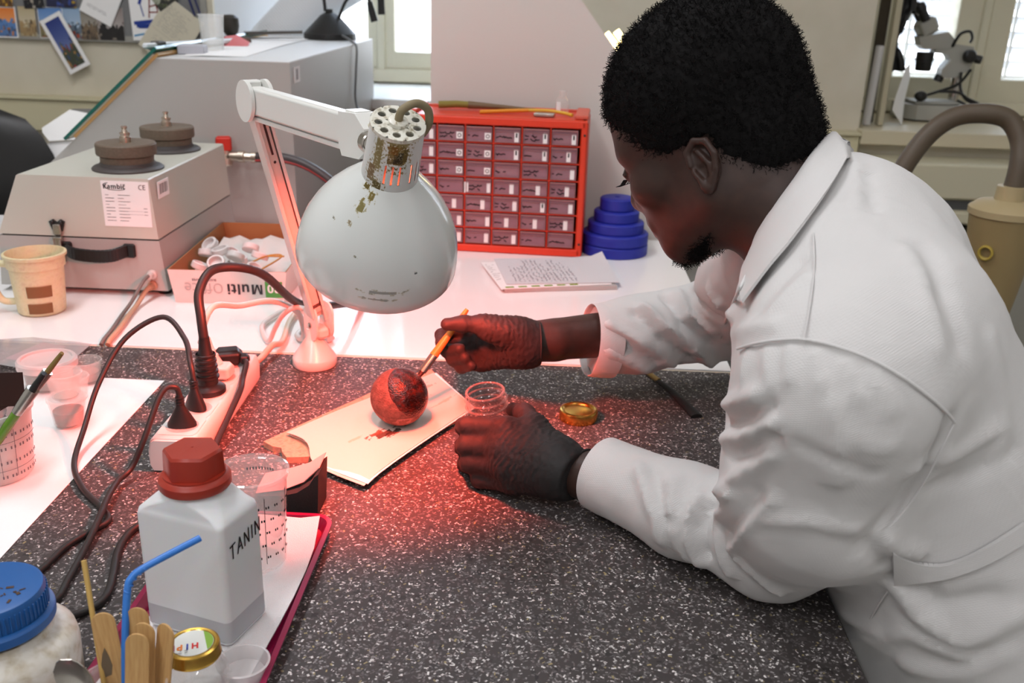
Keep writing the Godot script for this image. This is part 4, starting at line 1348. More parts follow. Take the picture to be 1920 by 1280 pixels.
	for r in 7:
		for c in 6:
			var d := MeshInstance3D.new()
			d.mesh = drm
			d.material_override = dm
			d.name = "drawer"
			d.position = Vector3(-wd * 0.5 + 0.018 + (c + 0.5) * pw, 0.018 + (6 - r + 0.5) * ph, -0.003)
			t.add_child(d, true)
			var kid := func(m: Mesh, mm: Material, called: String, at: Vector3) -> void:
				var o := MeshInstance3D.new()
				o.mesh = m
				o.material_override = mm
				o.name = called
				o.position = at
				d.add_child(o, true)
			kid.call(rmm, mat("drawer rim", Color(0.60, 0.42, 0.42), 0.3), "rim", Vector3.ZERO)
			kid.call(heapm, fills[(r * 5 + c * 3 + (1 if r == 4 else 0)) % 4], "contents", Vector3.ZERO)
			kid.call(scr[(r * 3 + c * 5) % 7], m_ink(), "handwriting", Vector3(-0.007, -0.004, 0.0003))
			var lx: float = lp[r][c]
			if lx > -1.0:
				var sq: bool = r < 3 and (c == 1 or c == 2)
				var at := Vector3(w * (0.5 if sq else 0.52) * (lx / 0.2) * 0.66, -0.004, 0.0006)
				kid.call(squarem if sq else tallm, m_paper(), "label", at)
				if sq:
					kid.call(ringm, m_ink(), "label_mark", at + Vector3(0, 0, 0.0003))
				elif (r < 2 and c > 2) or (r == 4 and c == 4):
					kid.call(dotm, m_ink(), "label_mark", at + Vector3(0, 0, 0.0003))
	# what lies on the cabinet
	var top := W + hh + 0.001
	g = G.new()
	g.tube([Vector3(-0.245, top + 0.010, -2.165), Vector3(-0.205, top + 0.012, -2.170), Vector3(-0.18, top + 0.011, -2.172)], 0.010, 12, 0.009, true, 0.8)
	var br := solo(g, "paint_brush", mat("olive bristle", Color(0.50, 0.45, 0.19), 0.8), "old olive-bristled brush with a long wooden handle lying on the orange cabinet", "brush")
	g = G.new()
	g.tube([Vector3(-0.18, top + 0.011, -2.172), Vector3(-0.12, top + 0.009, -2.172), Vector3(-0.03, top + 0.005, -2.172)], 0.0085, 12, 0.003)
	put(g, "handle", mat("brush handle", Color(0.42, 0.33, 0.22), 0.6), br)
	g = G.new()
	g.tube(spline([Vector3(-0.15, top + 0.003, -2.118), Vector3(-0.09, top + 0.006, -2.128), Vector3(-0.045, top + 0.008, -2.133)], 5), 0.0042, 10)
	var wt := solo(g, "orange_tube", mat("orange rubber", Color(0.86, 0.55, 0.10), 0.5), "orange rubber tube curving along the front of the orange cabinet's top", "tube")
	g = G.new()
	g.tube(spline([Vector3(-0.045, top + 0.008, -2.133), Vector3(0.0, top + 0.008, -2.135), Vector3(0.03, top + 0.006, -2.125), Vector3(0.05, top + 0.004, -2.105)], 5), 0.0038, 10)
	put(g, "tube_end", mat("yellow rubber", Color(0.85, 0.66, 0.20), 0.5), wt)
	g = G.new()
	g.bevel_box(Vector3(0, 0.004, 0), Vector3(0.045, 0.008, 0.02), 0.002)
	solo(g, "small_clamp", m_steel(), "small shiny metal piece beside the orange tube", "clamp", Vector3(-0.01, top, -2.10), -10)
	var bt := thing("specimen_bottle", "small clear glass bottle with a paper label on the orange cabinet", "bottle", Vector3(0.028, top, -2.175))
	g = G.new()
	g.lathe([Vector2(0, 0), Vector2(0.014, 0), Vector2(0.0155, 0.003), Vector2(0.0155, 0.028), Vector2(0.008, 0.036), Vector2(0.0075, 0.044), Vector2(0.0095, 0.046), Vector2(0.0095, 0.049), Vector2(0.006, 0.049), Vector2(0.006, 0.036), Vector2(0, 0.034)], 20)
	put(g, "glass_body", glass("thin glass", Color(0.95, 0.94, 0.92), 0.12), bt)
	g = G.new()
	g.x = Transform3D(Basis.IDENTITY, Vector3(-0.008, 0.0, 0.0))
	g.bevel_box(Vector3(0, 0.014, 0.0145), Vector3(0.009, 0.022, 0.0008), 0.0002)
	put(g, "label", m_paper(), bt)

# ---------------------------------------------------------------- the red lamp

func mossy(key: String, sd: int, spots: Array) -> StandardMaterial3D:
	var m := mat(key, Color.WHITE, 0.2, 0.0, 0.5)
	var w := 512
	var h := 256
	var im := Image.create(w, h, false, Image.FORMAT_RGB8)
	im.fill(Color(0.845, 0.855, 0.845))
	var n := FastNoiseLite.new()
	n.seed = sd
	n.frequency = 0.055
	n.fractal_octaves = 5
	for y in h:
		for x in w:
			for s in spots:
				var d := Vector2((x - s[0]) / s[2], (y - s[1]) / s[3]).length()
				if d < 1.6:
					var v := n.get_noise_2d(x * 1.6, y) * 1.5 + n.get_noise_2d(x * 6.0 + 90.0, y * 5.0) * 0.6 + 0.95 - d
					if v > 0.0:
						var c: Color = Color(0.70, 0.66, 0.52).lerp(s[4], clampf(v * 1.5 - 0.1, 0, 1))
						im.set_pixel(x, y, im.get_pixel(x, y).lerp(c, clampf(v * 2.2, 0, 1)))
	m.albedo_texture = ImageTexture.create_from_image(im)
	m.clearcoat_enabled = key == "stained shade"
	m.clearcoat = 0.4
	m.clearcoat_roughness = 0.08
	if key != "stained shade":
		m.roughness = 0.42
	return m

# a flat ring between two radii with round holes, in the plane y = at, facing up and down
func holed_ring(g: G, r0: float, r1: float, y: float, count: int, ring_r: float, hole_r: float, th := 0.0015) -> void:
	var nn := 20
	for k in count:
		var mid := TAU * k / count
		var half := PI / count
		var c := Vector2(cos(mid), sin(mid)) * ring_r
		var inner := []
		var outer := []
		for i in nn:
			var a := TAU * i / nn
			var d := Vector2(cos(a), sin(a))
			inner.append(c + d * hole_r)
			var lo := 0.0
			var hi := r1 * 2.0
			for it in 22:   # walk out to the edge of this sector
				var q := c + d * (lo + hi) * 0.5
				var inside := q.length() < r1 and q.length() > r0 and absf(angle_difference(q.angle(), mid)) < half
				if inside:
					lo = (lo + hi) * 0.5
				else:
					hi = (lo + hi) * 0.5
			outer.append(c + d * lo)
		for i in nn:
			var j := (i + 1) % nn
			for s in [1.0, -1.0]:
				var yy: float = y if s > 0 else y - th
				g.face(Vector3(inner[i].x, yy, inner[i].y), Vector3(inner[j].x, yy, inner[j].y), Vector3(outer[j].x, yy, outer[j].y), Vector3(outer[i].x, yy, outer[i].y), Vector3(0, s, 0))
			var e: Vector2 = c - inner[i]
			g.face(Vector3(inner[i].x, y, inner[i].y), Vector3(inner[j].x, y, inner[j].y), Vector3(inner[j].x, y - th, inner[j].y), Vector3(inner[i].x, y - th, inner[i].y), Vector3(e.x, 0, e.y))

const RED_LAMP := 0.77

func build_desk_lamp() -> void:
	var white := m_enamel()
	var t := thing("desk_lamp", "white jointed desk lamp with a stained metal shade glowing red over the ball", "lamp")
	lamp_root = t
	var base := Vector3(-0.347, T, -1.373)
	var J := Vector3(-0.338, 0.822, -1.373)
	var E := Vector3(-0.373, 1.160, -1.235)
	var H := Vector3(-0.203, 1.150, -1.062)
	var g := G.new()
	g.x = Transform3D(Basis.IDENTITY, base)
	g.lathe([Vector2(0, 0.0005), Vector2(0.0325, 0.0005), Vector2(0.0338, 0.003), Vector2(0.0338, 0.013), Vector2(0.0325, 0.0155), Vector2(0.0145, 0.042), Vector2(0.012, 0.046), Vector2(0.0105, 0.06), Vector2(0, 0.06)], 36)
	put(g, "base", white, t)
	# lower joint: two rounded cheeks and a bolt, in the plane of the arms
	var out := Vector3(H.x - E.x, 0, H.z - E.z).normalized()
	var side := out.cross(Vector3.UP).normalized()      # away from the viewer's side of the arm
	if side.z < 0:
		side = -side
	var fr := func(at: Vector3, up: Vector3) -> Transform3D:
		var y := up.normalized()
		var z := side
		z = (z - y * z.dot(y)).normalized()
		return Transform3D(Basis(y.cross(z), y, z), at)
	g = G.new()
	g.x = fr.call(J, Vector3.UP)
	var cheek := rect(0.036, 0.058, 0.0175, 8)
	g.prism(cheek, 0.0125, 0.0155, true)
	g.prism(cheek, -0.0155, -0.0125, true)
	g.bevel_box(Vector3(0, -0.017, 0), Vector3(0.034, 0.022, 0.026), 0.008)
	put(g, "lower_joint", white, t)
	g = G.new()
	for s in [1.0, -1.0]:
		g.x = fr.call(J, Vector3.UP)
		g.x = g.x * Transform3D(Basis(Vector3.RIGHT, PI * 0.5 * s), Vector3(0, -0.004, 0.0155 * s))
		g.lathe([Vector2(0.0045, 0), Vector2(0.0045, 0.0015), Vector2(0.003, 0.002), Vector2(0, 0.002)], 10)
	put(g, "bolt", m_steel(), t)
	# lower arm: a channel open towards the front with a spring cover inside
	var d := E - J
	g = G.new()
	g.x = fr.call(J + d * 0.5, d)
	var L := d.length() - 0.004
	g.bevel_box(Vector3(-0.0085, 0, 0), Vector3(0.003, L, 0.024), 0.001)
	for s in [-1.0, 1.0]:
		g.bevel_box(Vector3(0, 0, s * 0.011), Vector3(0.02, L, 0.002), 0.0008)
		g.bevel_box(Vector3(0.0095, 0, s * 0.009), Vector3(0.0015, L, 0.004), 0.0006)
	put(g, "lower_arm", white, t)
	g = G.new()
	g.x = fr.call(J + d * 0.5, d)
	g.bevel_box(Vector3(0.005, 0.004, 0), Vector3(0.004, L - 0.03, 0.013), 0.001)
	put(g, "spring_cover", mat("ivory cover", Color(0.84, 0.80, 0.77), 0.4), t)
	g = G.new()
	g.x = fr.call(E - d.normalized() * 0.055, d)
	g.bevel_box(Vector3(0.0075, 0.008, 0), Vector3(0.0015, 0.05, 0.003), 0.0005)
	g.ball(Vector3(0.0075, -0.028, 0), Vector3(0.0012, 0.002, 0.002), 8, 6)
	g.bevel_box(Vector3(0.004, -L + 0.085, 0), Vector3(0.006, 0.008, 0.016), 0.001)
	put(g, "slot", mat("slot brown", Color(0.22, 0.10, 0.09), 0.6), t)
	# elbow
	g = G.new()
	g.x = fr.call(E + Vector3(0, 0.004, 0), Vector3.UP)
	var disc := PackedVector2Array()
	for k in 28:
		disc.append(Vector2(cos(TAU * k / 28) * 0.021, sin(TAU * k / 28) * 0.026))
	g.prism(disc, 0.0115, 0.0165, true)
	g.prism(disc, -0.0165, -0.0115, true)
	g.bevel_box(Vector3(-0.006, 0.012, 0), Vector3(0.014, 0.026, 0.024), 0.004)
	put(g, "elbow", white, t)
	# upper arm
	var u := H - E
	var along := u.normalized()
	var up := side.cross(along).normalized()
	if up.y < 0:
		up = -up
	var ub := Basis(along, up, along.cross(up))
	g = G.new()
	g.x = Transform3D(ub, E + u * 0.47 + Vector3(0, 0.004, 0))
	var ul := u.length() - 0.015
	g.bevel_box(Vector3(0, 0.0, 0.0), Vector3(ul, 0.036, 0.021), 0.0045)
	g.bevel_box(Vector3(0, -0.0215, 0.0), Vector3(ul, 0.006, 0.015), 0.001)
	put(g, "upper_arm", white, t)
	# head joint block with its knob
	g = G.new()
	g.x = Transform3D(ub, H)
	g.prism(PackedVector2Array([Vector2(-0.028, 0.024), Vector2(0.004, 0.026), Vector2(0.022, 0.012), Vector2(0.024, -0.012), Vector2(0.012, -0.022), Vector2(-0.022, -0.024), Vector2(-0.028, -0.012)]), -0.0135, 0.0145)
	g.bevel_box(Vector3(-0.01, 0.025, 0), Vector3(0.02, 0.004, 0.022), 0.001)
	put(g, "head_joint", white, t)
	g = G.new()
	var kx := Vector3(along.x, -0.1, along.z)
	g.x = frame(H + along * 0.012 + Vector3(0, -0.002, 0.012), (along + Vector3(0.0, 0, 0.4)).normalized())
	g.lathe([Vector2(0.012, 0), Vector2(0.012, 0.012), Vector2(0.0105, 0.0135), Vector2(0.009, 0.012), Vector2(0.004, 0.0125), Vector2(0.003, 0.0145), Vector2(0, 0.015)], 24, 0, TAU, 0.3)
	put(g, "knob", m_steel(), t)
	# shade: dome, perforated neck, cap
	var A := Vector3(-0.146, 1.184, -0.945)
	var B := Vector3(-0.185, 1.025, -1.03)
	var ax := (A - B).normalized()
	var sf := frame(B, ax)
	var s0 := (A - B).length() / 0.19
	var dome := [Vector2(0.0885, 0.0), Vector2(0.0893, 0.0015), Vector2(0.0885, 0.012), Vector2(0.0868, 0.026), Vector2(0.083, 0.042), Vector2(0.0765, 0.058), Vector2(0.0675, 0.074), Vector2(0.056, 0.090), Vector2(0.044, 0.104), Vector2(0.034, 0.115), Vector2(0.0292, 0.121)]
	var dout := []
	var din := []
	for p in dome:
		dout.append(Vector2(p.x, p.y * s0))
		din.append(Vector2(maxf(p.x - 0.0014, 0.001), p.y * s0 + 0.0004))
	g = G.new()
	g.x = sf
	g.lathe(dout, 64)
	var mo := Color(0.36, 0.30, 0.10)
	var shade := put(g, "shade", mossy("stained shade", 4, [[176, 8, 9, 9, mo], [150, 26, 7, 9, Color(0.46, 0.40, 0.2)], [160, 52, 7, 8, Color(0.5, 0.46, 0.28)], [165, 80, 3, 3, Color(0.55, 0.5, 0.4)], [104, 172, 14, 3, Color(0.60, 0.60, 0.58)], [108, 188, 10, 2, Color(0.6, 0.6, 0.58)], [70, 140, 2, 2, Color(0.3, 0.3, 0.3)], [140, 120, 2, 2, Color(0.35, 0.35, 0.33)], [190, 90, 2, 2, Color(0.4, 0.4, 0.38)]]), t)
	g = G.new()
	g.x = sf
	din.reverse()
	g.lathe(din, 64)
	put(g, "shade_lining", mat("shade lining", Color(0.9, 0.9, 0.88), 0.35), shade)
	# neck wall with vent slots left open
	g = G.new()
	g.x = sf
	var nr0 := 0.0292
	var nr1 := 0.0268
	var y0 := 0.121 * s0
	var y1 := 0.186 * s0
	var seg := 96
	var band := [0.0, 0.13, 0.50, 1.0]
	for k in seg:
		var deg := 360.0 * k / seg
		var open := false
		for c in [75.0, 148.0, 210.0, 270.0, 330.0, 20.0]:
			for o in [-15.0, 0.0, 15.0]:
				if absf(wrapf(deg - c - o, -180, 180)) < 1.5:
					open = true
		for b in 3:
			if open and b == 1:
				continue
			var a0 := TAU * k / seg
			var a1 := TAU * (k + 1) / seg
			var h0: float = lerpf(y0, y1, band[b])
			var h1: float = lerpf(y0, y1, band[b + 1])
			var q0: float = lerpf(nr0, nr1, band[b])
			var q1: float = lerpf(nr0, nr1, band[b + 1])
			var c0 := Vector3(cos(a0), 0, sin(a0))
			var c1 := Vector3(cos(a1), 0, sin(a1))
			for s in [0.0, 0.0012]:
				var sg := 1.0 if s == 0.0 else -1.0
				g.quad(c0 * (q0 - s) + Vector3(0, h0, 0), c1 * (q0 - s) + Vector3(0, h0, 0), c1 * (q1 - s) + Vector3(0, h1, 0), c0 * (q1 - s) + Vector3(0, h1, 0), c0 * sg, c1 * sg, c1 * sg, c0 * sg,
					Vector2(float(k) / seg, 1.0 - band[b]), Vector2(float(k + 1) / seg, 1.0 - band[b]), Vector2(float(k + 1) / seg, 1.0 - band[b + 1]), Vector2(float(k) / seg, 1.0 - band[b + 1]))
	var dk := Color(0.20, 0.16, 0.07)
	put(g, "neck", mossy("stained neck", 9, [[104, 60, 26, 58, Color(0.40, 0.31, 0.11)], [98, 84, 15, 28, dk], [112, 50, 10, 20, Color(0.45, 0.30, 0.07)], [78, 72, 7, 32, mo], [160, 90, 12, 70, Color(0.5, 0.45, 0.26)], [175, 190, 12, 40, Color(0.45, 0.36, 0.2)], [104, 12, 34, 10, Color(0.55, 0.50, 0.32)], [150, 240, 14, 20, mo]]), t)
	g = G.new()
	g.x = sf
	holed_ring(g, 0.0105, 0.0276, y1 + 0.001, 9, 0.0192, 0.0041)
	g.lathe([Vector2(0.0276, y1 - 0.003), Vector2(0.0276, y1 + 0.001)], 48)
	g.lathe([Vector2(0.0105, y1 + 0.001), Vector2(0.0095, y1 + 0.004), Vector2(0.008, y1 + 0.005), Vector2(0, y1 + 0.005)], 24)
	put(g, "cap", mottled("cap enamel", [0.0, Color(0.86, 0.86, 0.82), 0.62, Color(0.84, 0.83, 0.78), 0.8, Color(0.50, 0.45, 0.32), 1.0, Color(0.34, 0.29, 0.18)], 0.35, 14.0, 0.03, 12), t)
	# cable from the arm over the cap
	g = G.new()
	g.tube(spline([H + Vector3(0.002, 0.012, 0.006), H + Vector3(0.022, 0.012, 0.03), H + Vector3(0.036, 0.004, 0.062), H + Vector3(0.040, -0.006, 0.086)], 6), 0.0038, 10)
	put(g, "cable", mat("dirty cable", Color(0.72, 0.69, 0.60), 0.6), t)
	g = G.new()
	g.x = Transform3D.IDENTITY
	var ct := sf * Vector3(0, y1 + 0.004, 0)
	g.tube(spline([ct, ct + Vector3(0.004, 0.010, 0.002), ct + Vector3(0.016, 0.016, -0.006), ct + Vector3(0.026, 0.010, -0.016), ct + Vector3(0.027, -0.004, -0.022), ct + Vector3(0.02, -0.016, -0.026)], 6), 0.0042, 10)
	put(g, "cable_loop", mat("grimy cable", Color(0.52, 0.47, 0.36), 0.7), t)
	# the bulb: glowing mesh with its light inside
	g = G.new()
	g.x = sf
	g.lathe([Vector2(0, 0.038), Vector2(0.016, 0.0395), Vector2(0.026, 0.046), Vector2(0.029, 0.055), Vector2(0.026, 0.068), Vector2(0.017, 0.085), Vector2(0.013, 0.096), Vector2(0.0, 0.096)], 28)
	put(g, "bulb", glow("red bulb", Color(1.0, 0.42, 0.25), 5.0), t)
	g = G.new()
	g.x = sf
	g.lathe([Vector2(0, 0.094), Vector2(0.0155, 0.094), Vector2(0.0155, 0.158), Vector2(0.0262, 0.159), Vector2(0.0262, 0.162), Vector2(0, 0.1625)], 28)
	put(g, "socket", mat("socket ceramic", Color(0.80, 0.77, 0.70), 0.5), t)
	# a reflector bulb: most of its light leaves through the open end, a little fills the shade and the vent slots
	var sl := SpotLight3D.new()
	sl.name = "bulb_light"
	sl.light_color = Color(1.0, 0.30, 0.22)
	sl.light_energy = RED_LAMP
	sl.light_size = 0.025
	sl.spot_angle = 65.0
	sl.spot_angle_attenuation = 0.8
	sl.spot_range = 8.0
	sl.spot_attenuation = 2.0
	sl.shadow_enabled = true
	sl.transform = Transform3D(Basis.looking_at(-ax, Vector3.BACK), sf * Vector3(0, 0.056, 0))
	t.add_child(sl)
	var ol := OmniLight3D.new()
	ol.name = "bulb_glow_light"
	ol.light_color = Color(1.0, 0.36, 0.24)
	ol.light_energy = 0.02
	ol.light_size = 0.02
	ol.omni_range = 8.0
	ol.omni_attenuation = 2.0
	ol.shadow_enabled = true
	ol.position = sf * Vector3(0, 0.062, 0)
	t.add_child(ol)
# ---------------------------------------------------------------- on the bench

func cup_profile(r0: float, r1: float, h: float, th := 0.0012, lip := 0.0015) -> Array:
	return [Vector2(0, 0.0006), Vector2(r0 - 0.002, 0.0006), Vector2(r0, 0.003), Vector2(r1, h - 0.005), Vector2(r1 + lip, h - 0.004), Vector2(r1 + lip, h - 0.001), Vector2(r1, h), Vector2(r1 - th, h - 0.001), Vector2(r0 - th, 0.004), Vector2(0, 0.003)]

func lathed(pr: Array, seg := 32, at := Vector3.ZERO) -> G:
	var g := G.new()
	g.x = Transform3D(Basis.IDENTITY, at)
	g.lathe(pr, seg)
	g.x = Transform3D.IDENTITY
	return g

func cable(label: String, pts: Array, r: float, m: Material, called := "power_cable", per := 8) -> MeshInstance3D:
	var g := G.new()
	g.tube(spline(pts, per), r, 10)
	return solo(g, called, m, label, "cable")

func build_bench_things() -> void:
	var g: G
	var t: Node3D
	# five blue rings, largest below
	var blue := mat("blue rubber", Color(0.11, 0.16, 0.60), 0.5)
	var hs := 0.0
	var rr := [[0.0745, 0.025, "bottom one of the two widest blue rubber rings in the stack"], [0.0740, 0.025, "second widest blue rubber ring lying directly on the bottom ring"], [0.063, 0.024, "middle-sized blue rubber ring third up the blue stack"], [0.0505, 0.024, "blue rubber ring just under the smallest at the stack's top"], [0.0385, 0.028, "smallest blue rubber ring on top of the blue stack"]]
	for k in 5:
		var r: float = rr[k][0]
		var h: float = rr[k][1]
		var hole := 0.006 if k == 4 else r * 0.55
		g = lathed([Vector2(hole, 0), Vector2(r - 0.002, 0), Vector2(r, 0.002), Vector2(r, h - 0.004), Vector2(r - 0.003, h - 0.001), Vector2(r - 0.006, h), Vector2(hole + 0.001, h), Vector2(hole, h - 0.001), Vector2(hole, 0)], 48)
		solo(g, "rubber_ring", blue, rr[k][2], "ring", Vector3(0.160, W + hs, -2.120), 0, "stacked blue rings")
		hs += h
	t = thing("glass_vial", "slim glass vial with a grey stopper behind the blue rings", "vial", Vector3(0.208, W, -2.19))
	put(lathed([Vector2(0, 0), Vector2(0.010, 0.001), Vector2(0.0105, 0.11), Vector2(0.009, 0.112), Vector2(0.0085, 0.005), Vector2(0, 0.004)], 18), "glass_wall", glass("thin glass", Color(0.95, 0.94, 0.92), 0.12), t)
	put(lathed([Vector2(0, 0.104), Vector2(0.009, 0.104), Vector2(0.012, 0.113), Vector2(0.012, 0.124), Vector2(0, 0.125)], 18), "stopper", mat("stopper grey", Color(0.45, 0.49, 0.46), 0.6), t)
	# notes
	var pc := Vector3(0.018, W, -1.897)
	for k in 3:
		g = G.new()
		var th: float = [0.008, 0.0015, 0.0012][k]
		var y: float = [0.0045, 0.0095, 0.0118][k]
		g.bevel_box(Vector3(0, y, 0), Vector3(0.226, th, 0.19), 0.0004)
		if k == 2:
			g = G.new()
			g.sheet([[Vector3(-0.113, 0.0118, -0.094), Vector3(0.05, 0.0118, -0.094), Vector3(0.10, 0.015, -0.094), Vector3(0.122, 0.026, -0.090)], [Vector3(-0.113, 0.0118, 0.0), Vector3(0.05, 0.0118, 0.0), Vector3(0.10, 0.012, 0.0), Vector3(0.12, 0.014, 0.0)], [Vector3(-0.113, 0.0118, 0.094), Vector3(0.05, 0.0118, 0.094), Vector3(0.10, 0.0118, 0.094), Vector3(0.115, 0.012, 0.094)]])
		var s := solo(g, "notepad" if k == 0 else "paper_sheet", [mat("pad edge", Color(0.70, 0.69, 0.68), 0.8), m_paper(), mat("note paper", Color(0.83, 0.83, 0.84), 0.8)][k], ["thick paper pad at the bottom of the notes in front of the orange drawers", "printed white sheet between the pad and the handwritten sheet", "handwritten white sheet with a lifted corner on top of the notes"][k], ["notepad", "paper", "paper"][k], pc + [Vector3(0.0, 0, 0.003), Vector3(-0.014, 0, 0.006), Vector3(0.006, 0, -0.012)][k], [12.5, 16.0, 11.0][k])
		if k == 1:
			var q := G.new()
			var pz := Transform3D(Basis(Vector3.RIGHT, -PI * 0.5), Vector3(0, 0.0101, 0))
			for i in 6:
				strokes(q, pz, [[Vector2(-0.10 + i * 0.026, -0.088), Vector2(-0.088 + i * 0.026, -0.088)]], 0.008)
			put(q, "green_print", mat("green print", Color(0.50, 0.62, 0.18), 0.7), s)
			q = G.new()
			scribble(q, pz * Transform3D(Basis.IDENTITY, Vector3(-0.098, 0.02, 0)), 0.02, 0.12, 9, 0.0014, 12)
			put(q, "print", m_grey_ink(), s)
		if k == 2:
			var q := G.new()
			scribble(q, Transform3D(Basis(Vector3.RIGHT, -PI * 0.5), Vector3(-0.03, 0.0122, 0)) * Transform3D(Basis(Vector3.BACK, PI * 0.5), Vector3.ZERO), 0.16, 0.13, 15, 0.0011, 77, 0.95)
			put(q, "handwriting", mat("pencil", Color(0.52, 0.52, 0.56), 0.8), s)
	# cardboard tray box with upside-down print, filled with white caps
	t = thing("paper_box", "open brown cardboard box with white printed sides, beside the grey machine", "box", Vector3(-0.566, W, -1.642), 3.0)
	var card_m := mat("cardboard", Color(0.62, 0.42, 0.25), 0.85)
	var wp := mat("printed carton", Color(0.84, 0.82, 0.80), 0.7)
	var bw := 0.098
	var tw := 0.106
	var hh := 0.064
	var dp := 0.36
	var wall := func(a: Vector3, b: Vector3, c: Vector3, d: Vector3, out: Vector3, called: String) -> void:
		var q := G.new()
		q.face(a, b, c, d, out)
		var o := put(q, called, wp, t)
		q = G.new()
		q.face(a - out * 0.002, b - out * 0.002, c - out * 0.002, d - out * 0.002, -out)
		q.face(a, b, b - out * 0.002, a - out * 0.002, Vector3.UP)
		put(q, "cardboard_face", card_m, o)
	wall.call(Vector3(-tw, hh, 0.006), Vector3(tw, hh, 0.006), Vector3(bw, 0, 0), Vector3(-bw, 0, 0), Vector3(0, 0, 1), "front_wall")
	wall.call(Vector3(-tw, hh, -dp), Vector3(tw, hh, -dp), Vector3(bw, 0, -dp), Vector3(-bw, 0, -dp), Vector3(0, 0, -1), "back_wall")
	wall.call(Vector3(-tw, hh, -dp), Vector3(-tw, hh, 0.006), Vector3(-bw, 0, 0), Vector3(-bw, 0, -dp), Vector3(-1, 0, 0), "side_wall")
	wall.call(Vector3(tw, hh, -dp), Vector3(tw, hh, 0.006), Vector3(bw, 0, 0), Vector3(bw, 0, -dp), Vector3(1, 0, 0), "side_wall")
	g = G.new()
	g.bevel_box(Vector3(0, 0.002, -dp * 0.5), Vector3(bw * 2, 0.003, dp), 0.0005)
	put(g, "floor_panel", card_m, t)
	# print on the front, upside down: MultiOffice and a green field with 80
	var tb := Basis(Vector3.BACK, PI)
	var pm := Transform3D(tb.rotated(Vector3.RIGHT, 0.094), Vector3(0.0, 0.03, 0.0038))
	write("Multi", 0.026, mat("print grey", Color(0.16, 0.16, 0.18), 0.7), t, pm * Transform3D(Basis.IDENTITY, Vector3(-0.030, 0, 0.0)), "lettering", true)
	write("Office", 0.0265, mat("print pale", Color(0.68, 0.67, 0.66), 0.7), t, pm * Transform3D(Basis.IDENTITY, Vector3(0.044, 0, 0.0)))
	write("BUSINESS PAPER", 0.0058, m_grey_ink(), t, pm * Transform3D(Basis.IDENTITY, Vector3(0.042, -0.016, 0.0)))
	g = G.new()
	g.x = pm
	g.bevel_box(Vector3(-0.082, 0.0, 0.0), Vector3(0.031, 0.031, 0.0006), 0.0001)
	g.x = Transform3D.IDENTITY
	put(g, "green_field", mat("print green", Color(0.30, 0.60, 0.27), 0.6), t)
	write("80", 0.022, m_paper(), t, pm * Transform3D(Basis.IDENTITY, Vector3(-0.082, -0.002, 0.0004)), "lettering", true)
	# what is in the box
	g = G.new()
	var rows := []
	for i in 9:
		var r := []
		for j in 9:
			r.append(Vector3(-0.088 + j * 0.022, 0.022 + 0.014 * sin(i * 1.3 + j) * cos(j * 0.9) + 0.012 * float(i < 5), -0.34 + i * 0.041))
		rows.append(r)
	g.sheet(rows, 0.001)
	var liner := solo(g, "tissue", mat("tissue", Color(0.84, 0.82, 0.80), 0.9), "crumpled white tissue lining the cardboard box", "tissue", Vector3(-0.566, W, -1.642), 3.0)
	var cm := mat("white cap plastic", Color(0.86, 0.84, 0.83), 0.4)
	var cg := lathed([Vector2(0, 0), Vector2(0.015, 0), Vector2(0.0165, 0.002), Vector2(0.0165, 0.011), Vector2(0.015, 0.0125), Vector2(0.0125, 0.0125), Vector2(0.0125, 0.003), Vector2(0, 0.003)], 22)
	var cmesh := cg.mesh()
	rng.seed = 3
	for k in 11:
		var o := MeshInstance3D.new()
		o.mesh = cmesh
		o.material_override = cm
		o.name = numbered("screw_cap")
		add_child(o, true)
		o.position = Vector3(-0.645 + 0.033 * (k % 4) + rng.randf_range(-0.005, 0.005), W + 0.042 + 0.010 * float(k % 3), -1.70 - 0.05 * (k / 4) - rng.randf_range(0, 0.02))
		o.rotation_degrees = Vector3(rng.randf_range(-40, 40), 0, rng.randf_range(-40, 40))
		tag(o, "white plastic screw cap lying on the tissue in the cardboard box", "cap", "white caps in the cardboard box")
	g = G.new()
	var x0 := Vector3(-0.53, W + 0.055, -1.71)
	g.tube(spline([x0 + Vector3(-0.03, 0, 0.03), x0 + Vector3(0.0, 0.004, -0.05), x0 + Vector3(0.03, 0.004, -0.055), x0 + Vector3(0.012, 0.0, 0.03)], 5), 0.0016, 6)
	g.tube([x0 + Vector3(-0.012, 0.003, -0.052), x0 + Vector3(0.035, 0.005, -0.05)], 0.0016, 6)
	solo(g, "rubber_band", mat("amber rubber", Color(0.72, 0.52, 0.16), 0.5), "amber rubber band loop in the cardboard box", "rubber band")
	# yellow jug with brown tape
	t = thing("plastic_jug", "worn pale yellow plastic jug with brown tape at the white bench's left end", "jug", Vector3(-0.872, W, -1.562))
	var jm := mottled("jug plastic", [0.0, Color(0.82, 0.77, 0.58), 0.55, Color(0.86, 0.82, 0.67), 1.0, Color(0.80, 0.72, 0.58)], 0.45, 9.0, 0.03, 6)
	put(lathed([Vector2(0, 0.001), Vector2(0.036, 0.001), Vector2(0.039, 0.004), Vector2(0.044, 0.082), Vector2(0.047, 0.083), Vector2(0.0475, 0.100), Vector2(0.051, 0.101), Vector2(0.051, 0.106), Vector2(0.047, 0.107), Vector2(0.045, 0.10), Vector2(0.041, 0.08), Vector2(0.036, 0.005), Vector2(0, 0.004)], 36), "jug_wall", jm, t)
	g = G.new()
	g.tube(spline([Vector3(-0.040, 0.085, 0.01), Vector3(-0.068, 0.085, 0.015), Vector3(-0.072, 0.05, 0.015), Vector3(-0.060, 0.022, 0.014), Vector3(-0.036, 0.02, 0.01)], 6), 0.006, 10)
	put(g, "handle", jm, t)
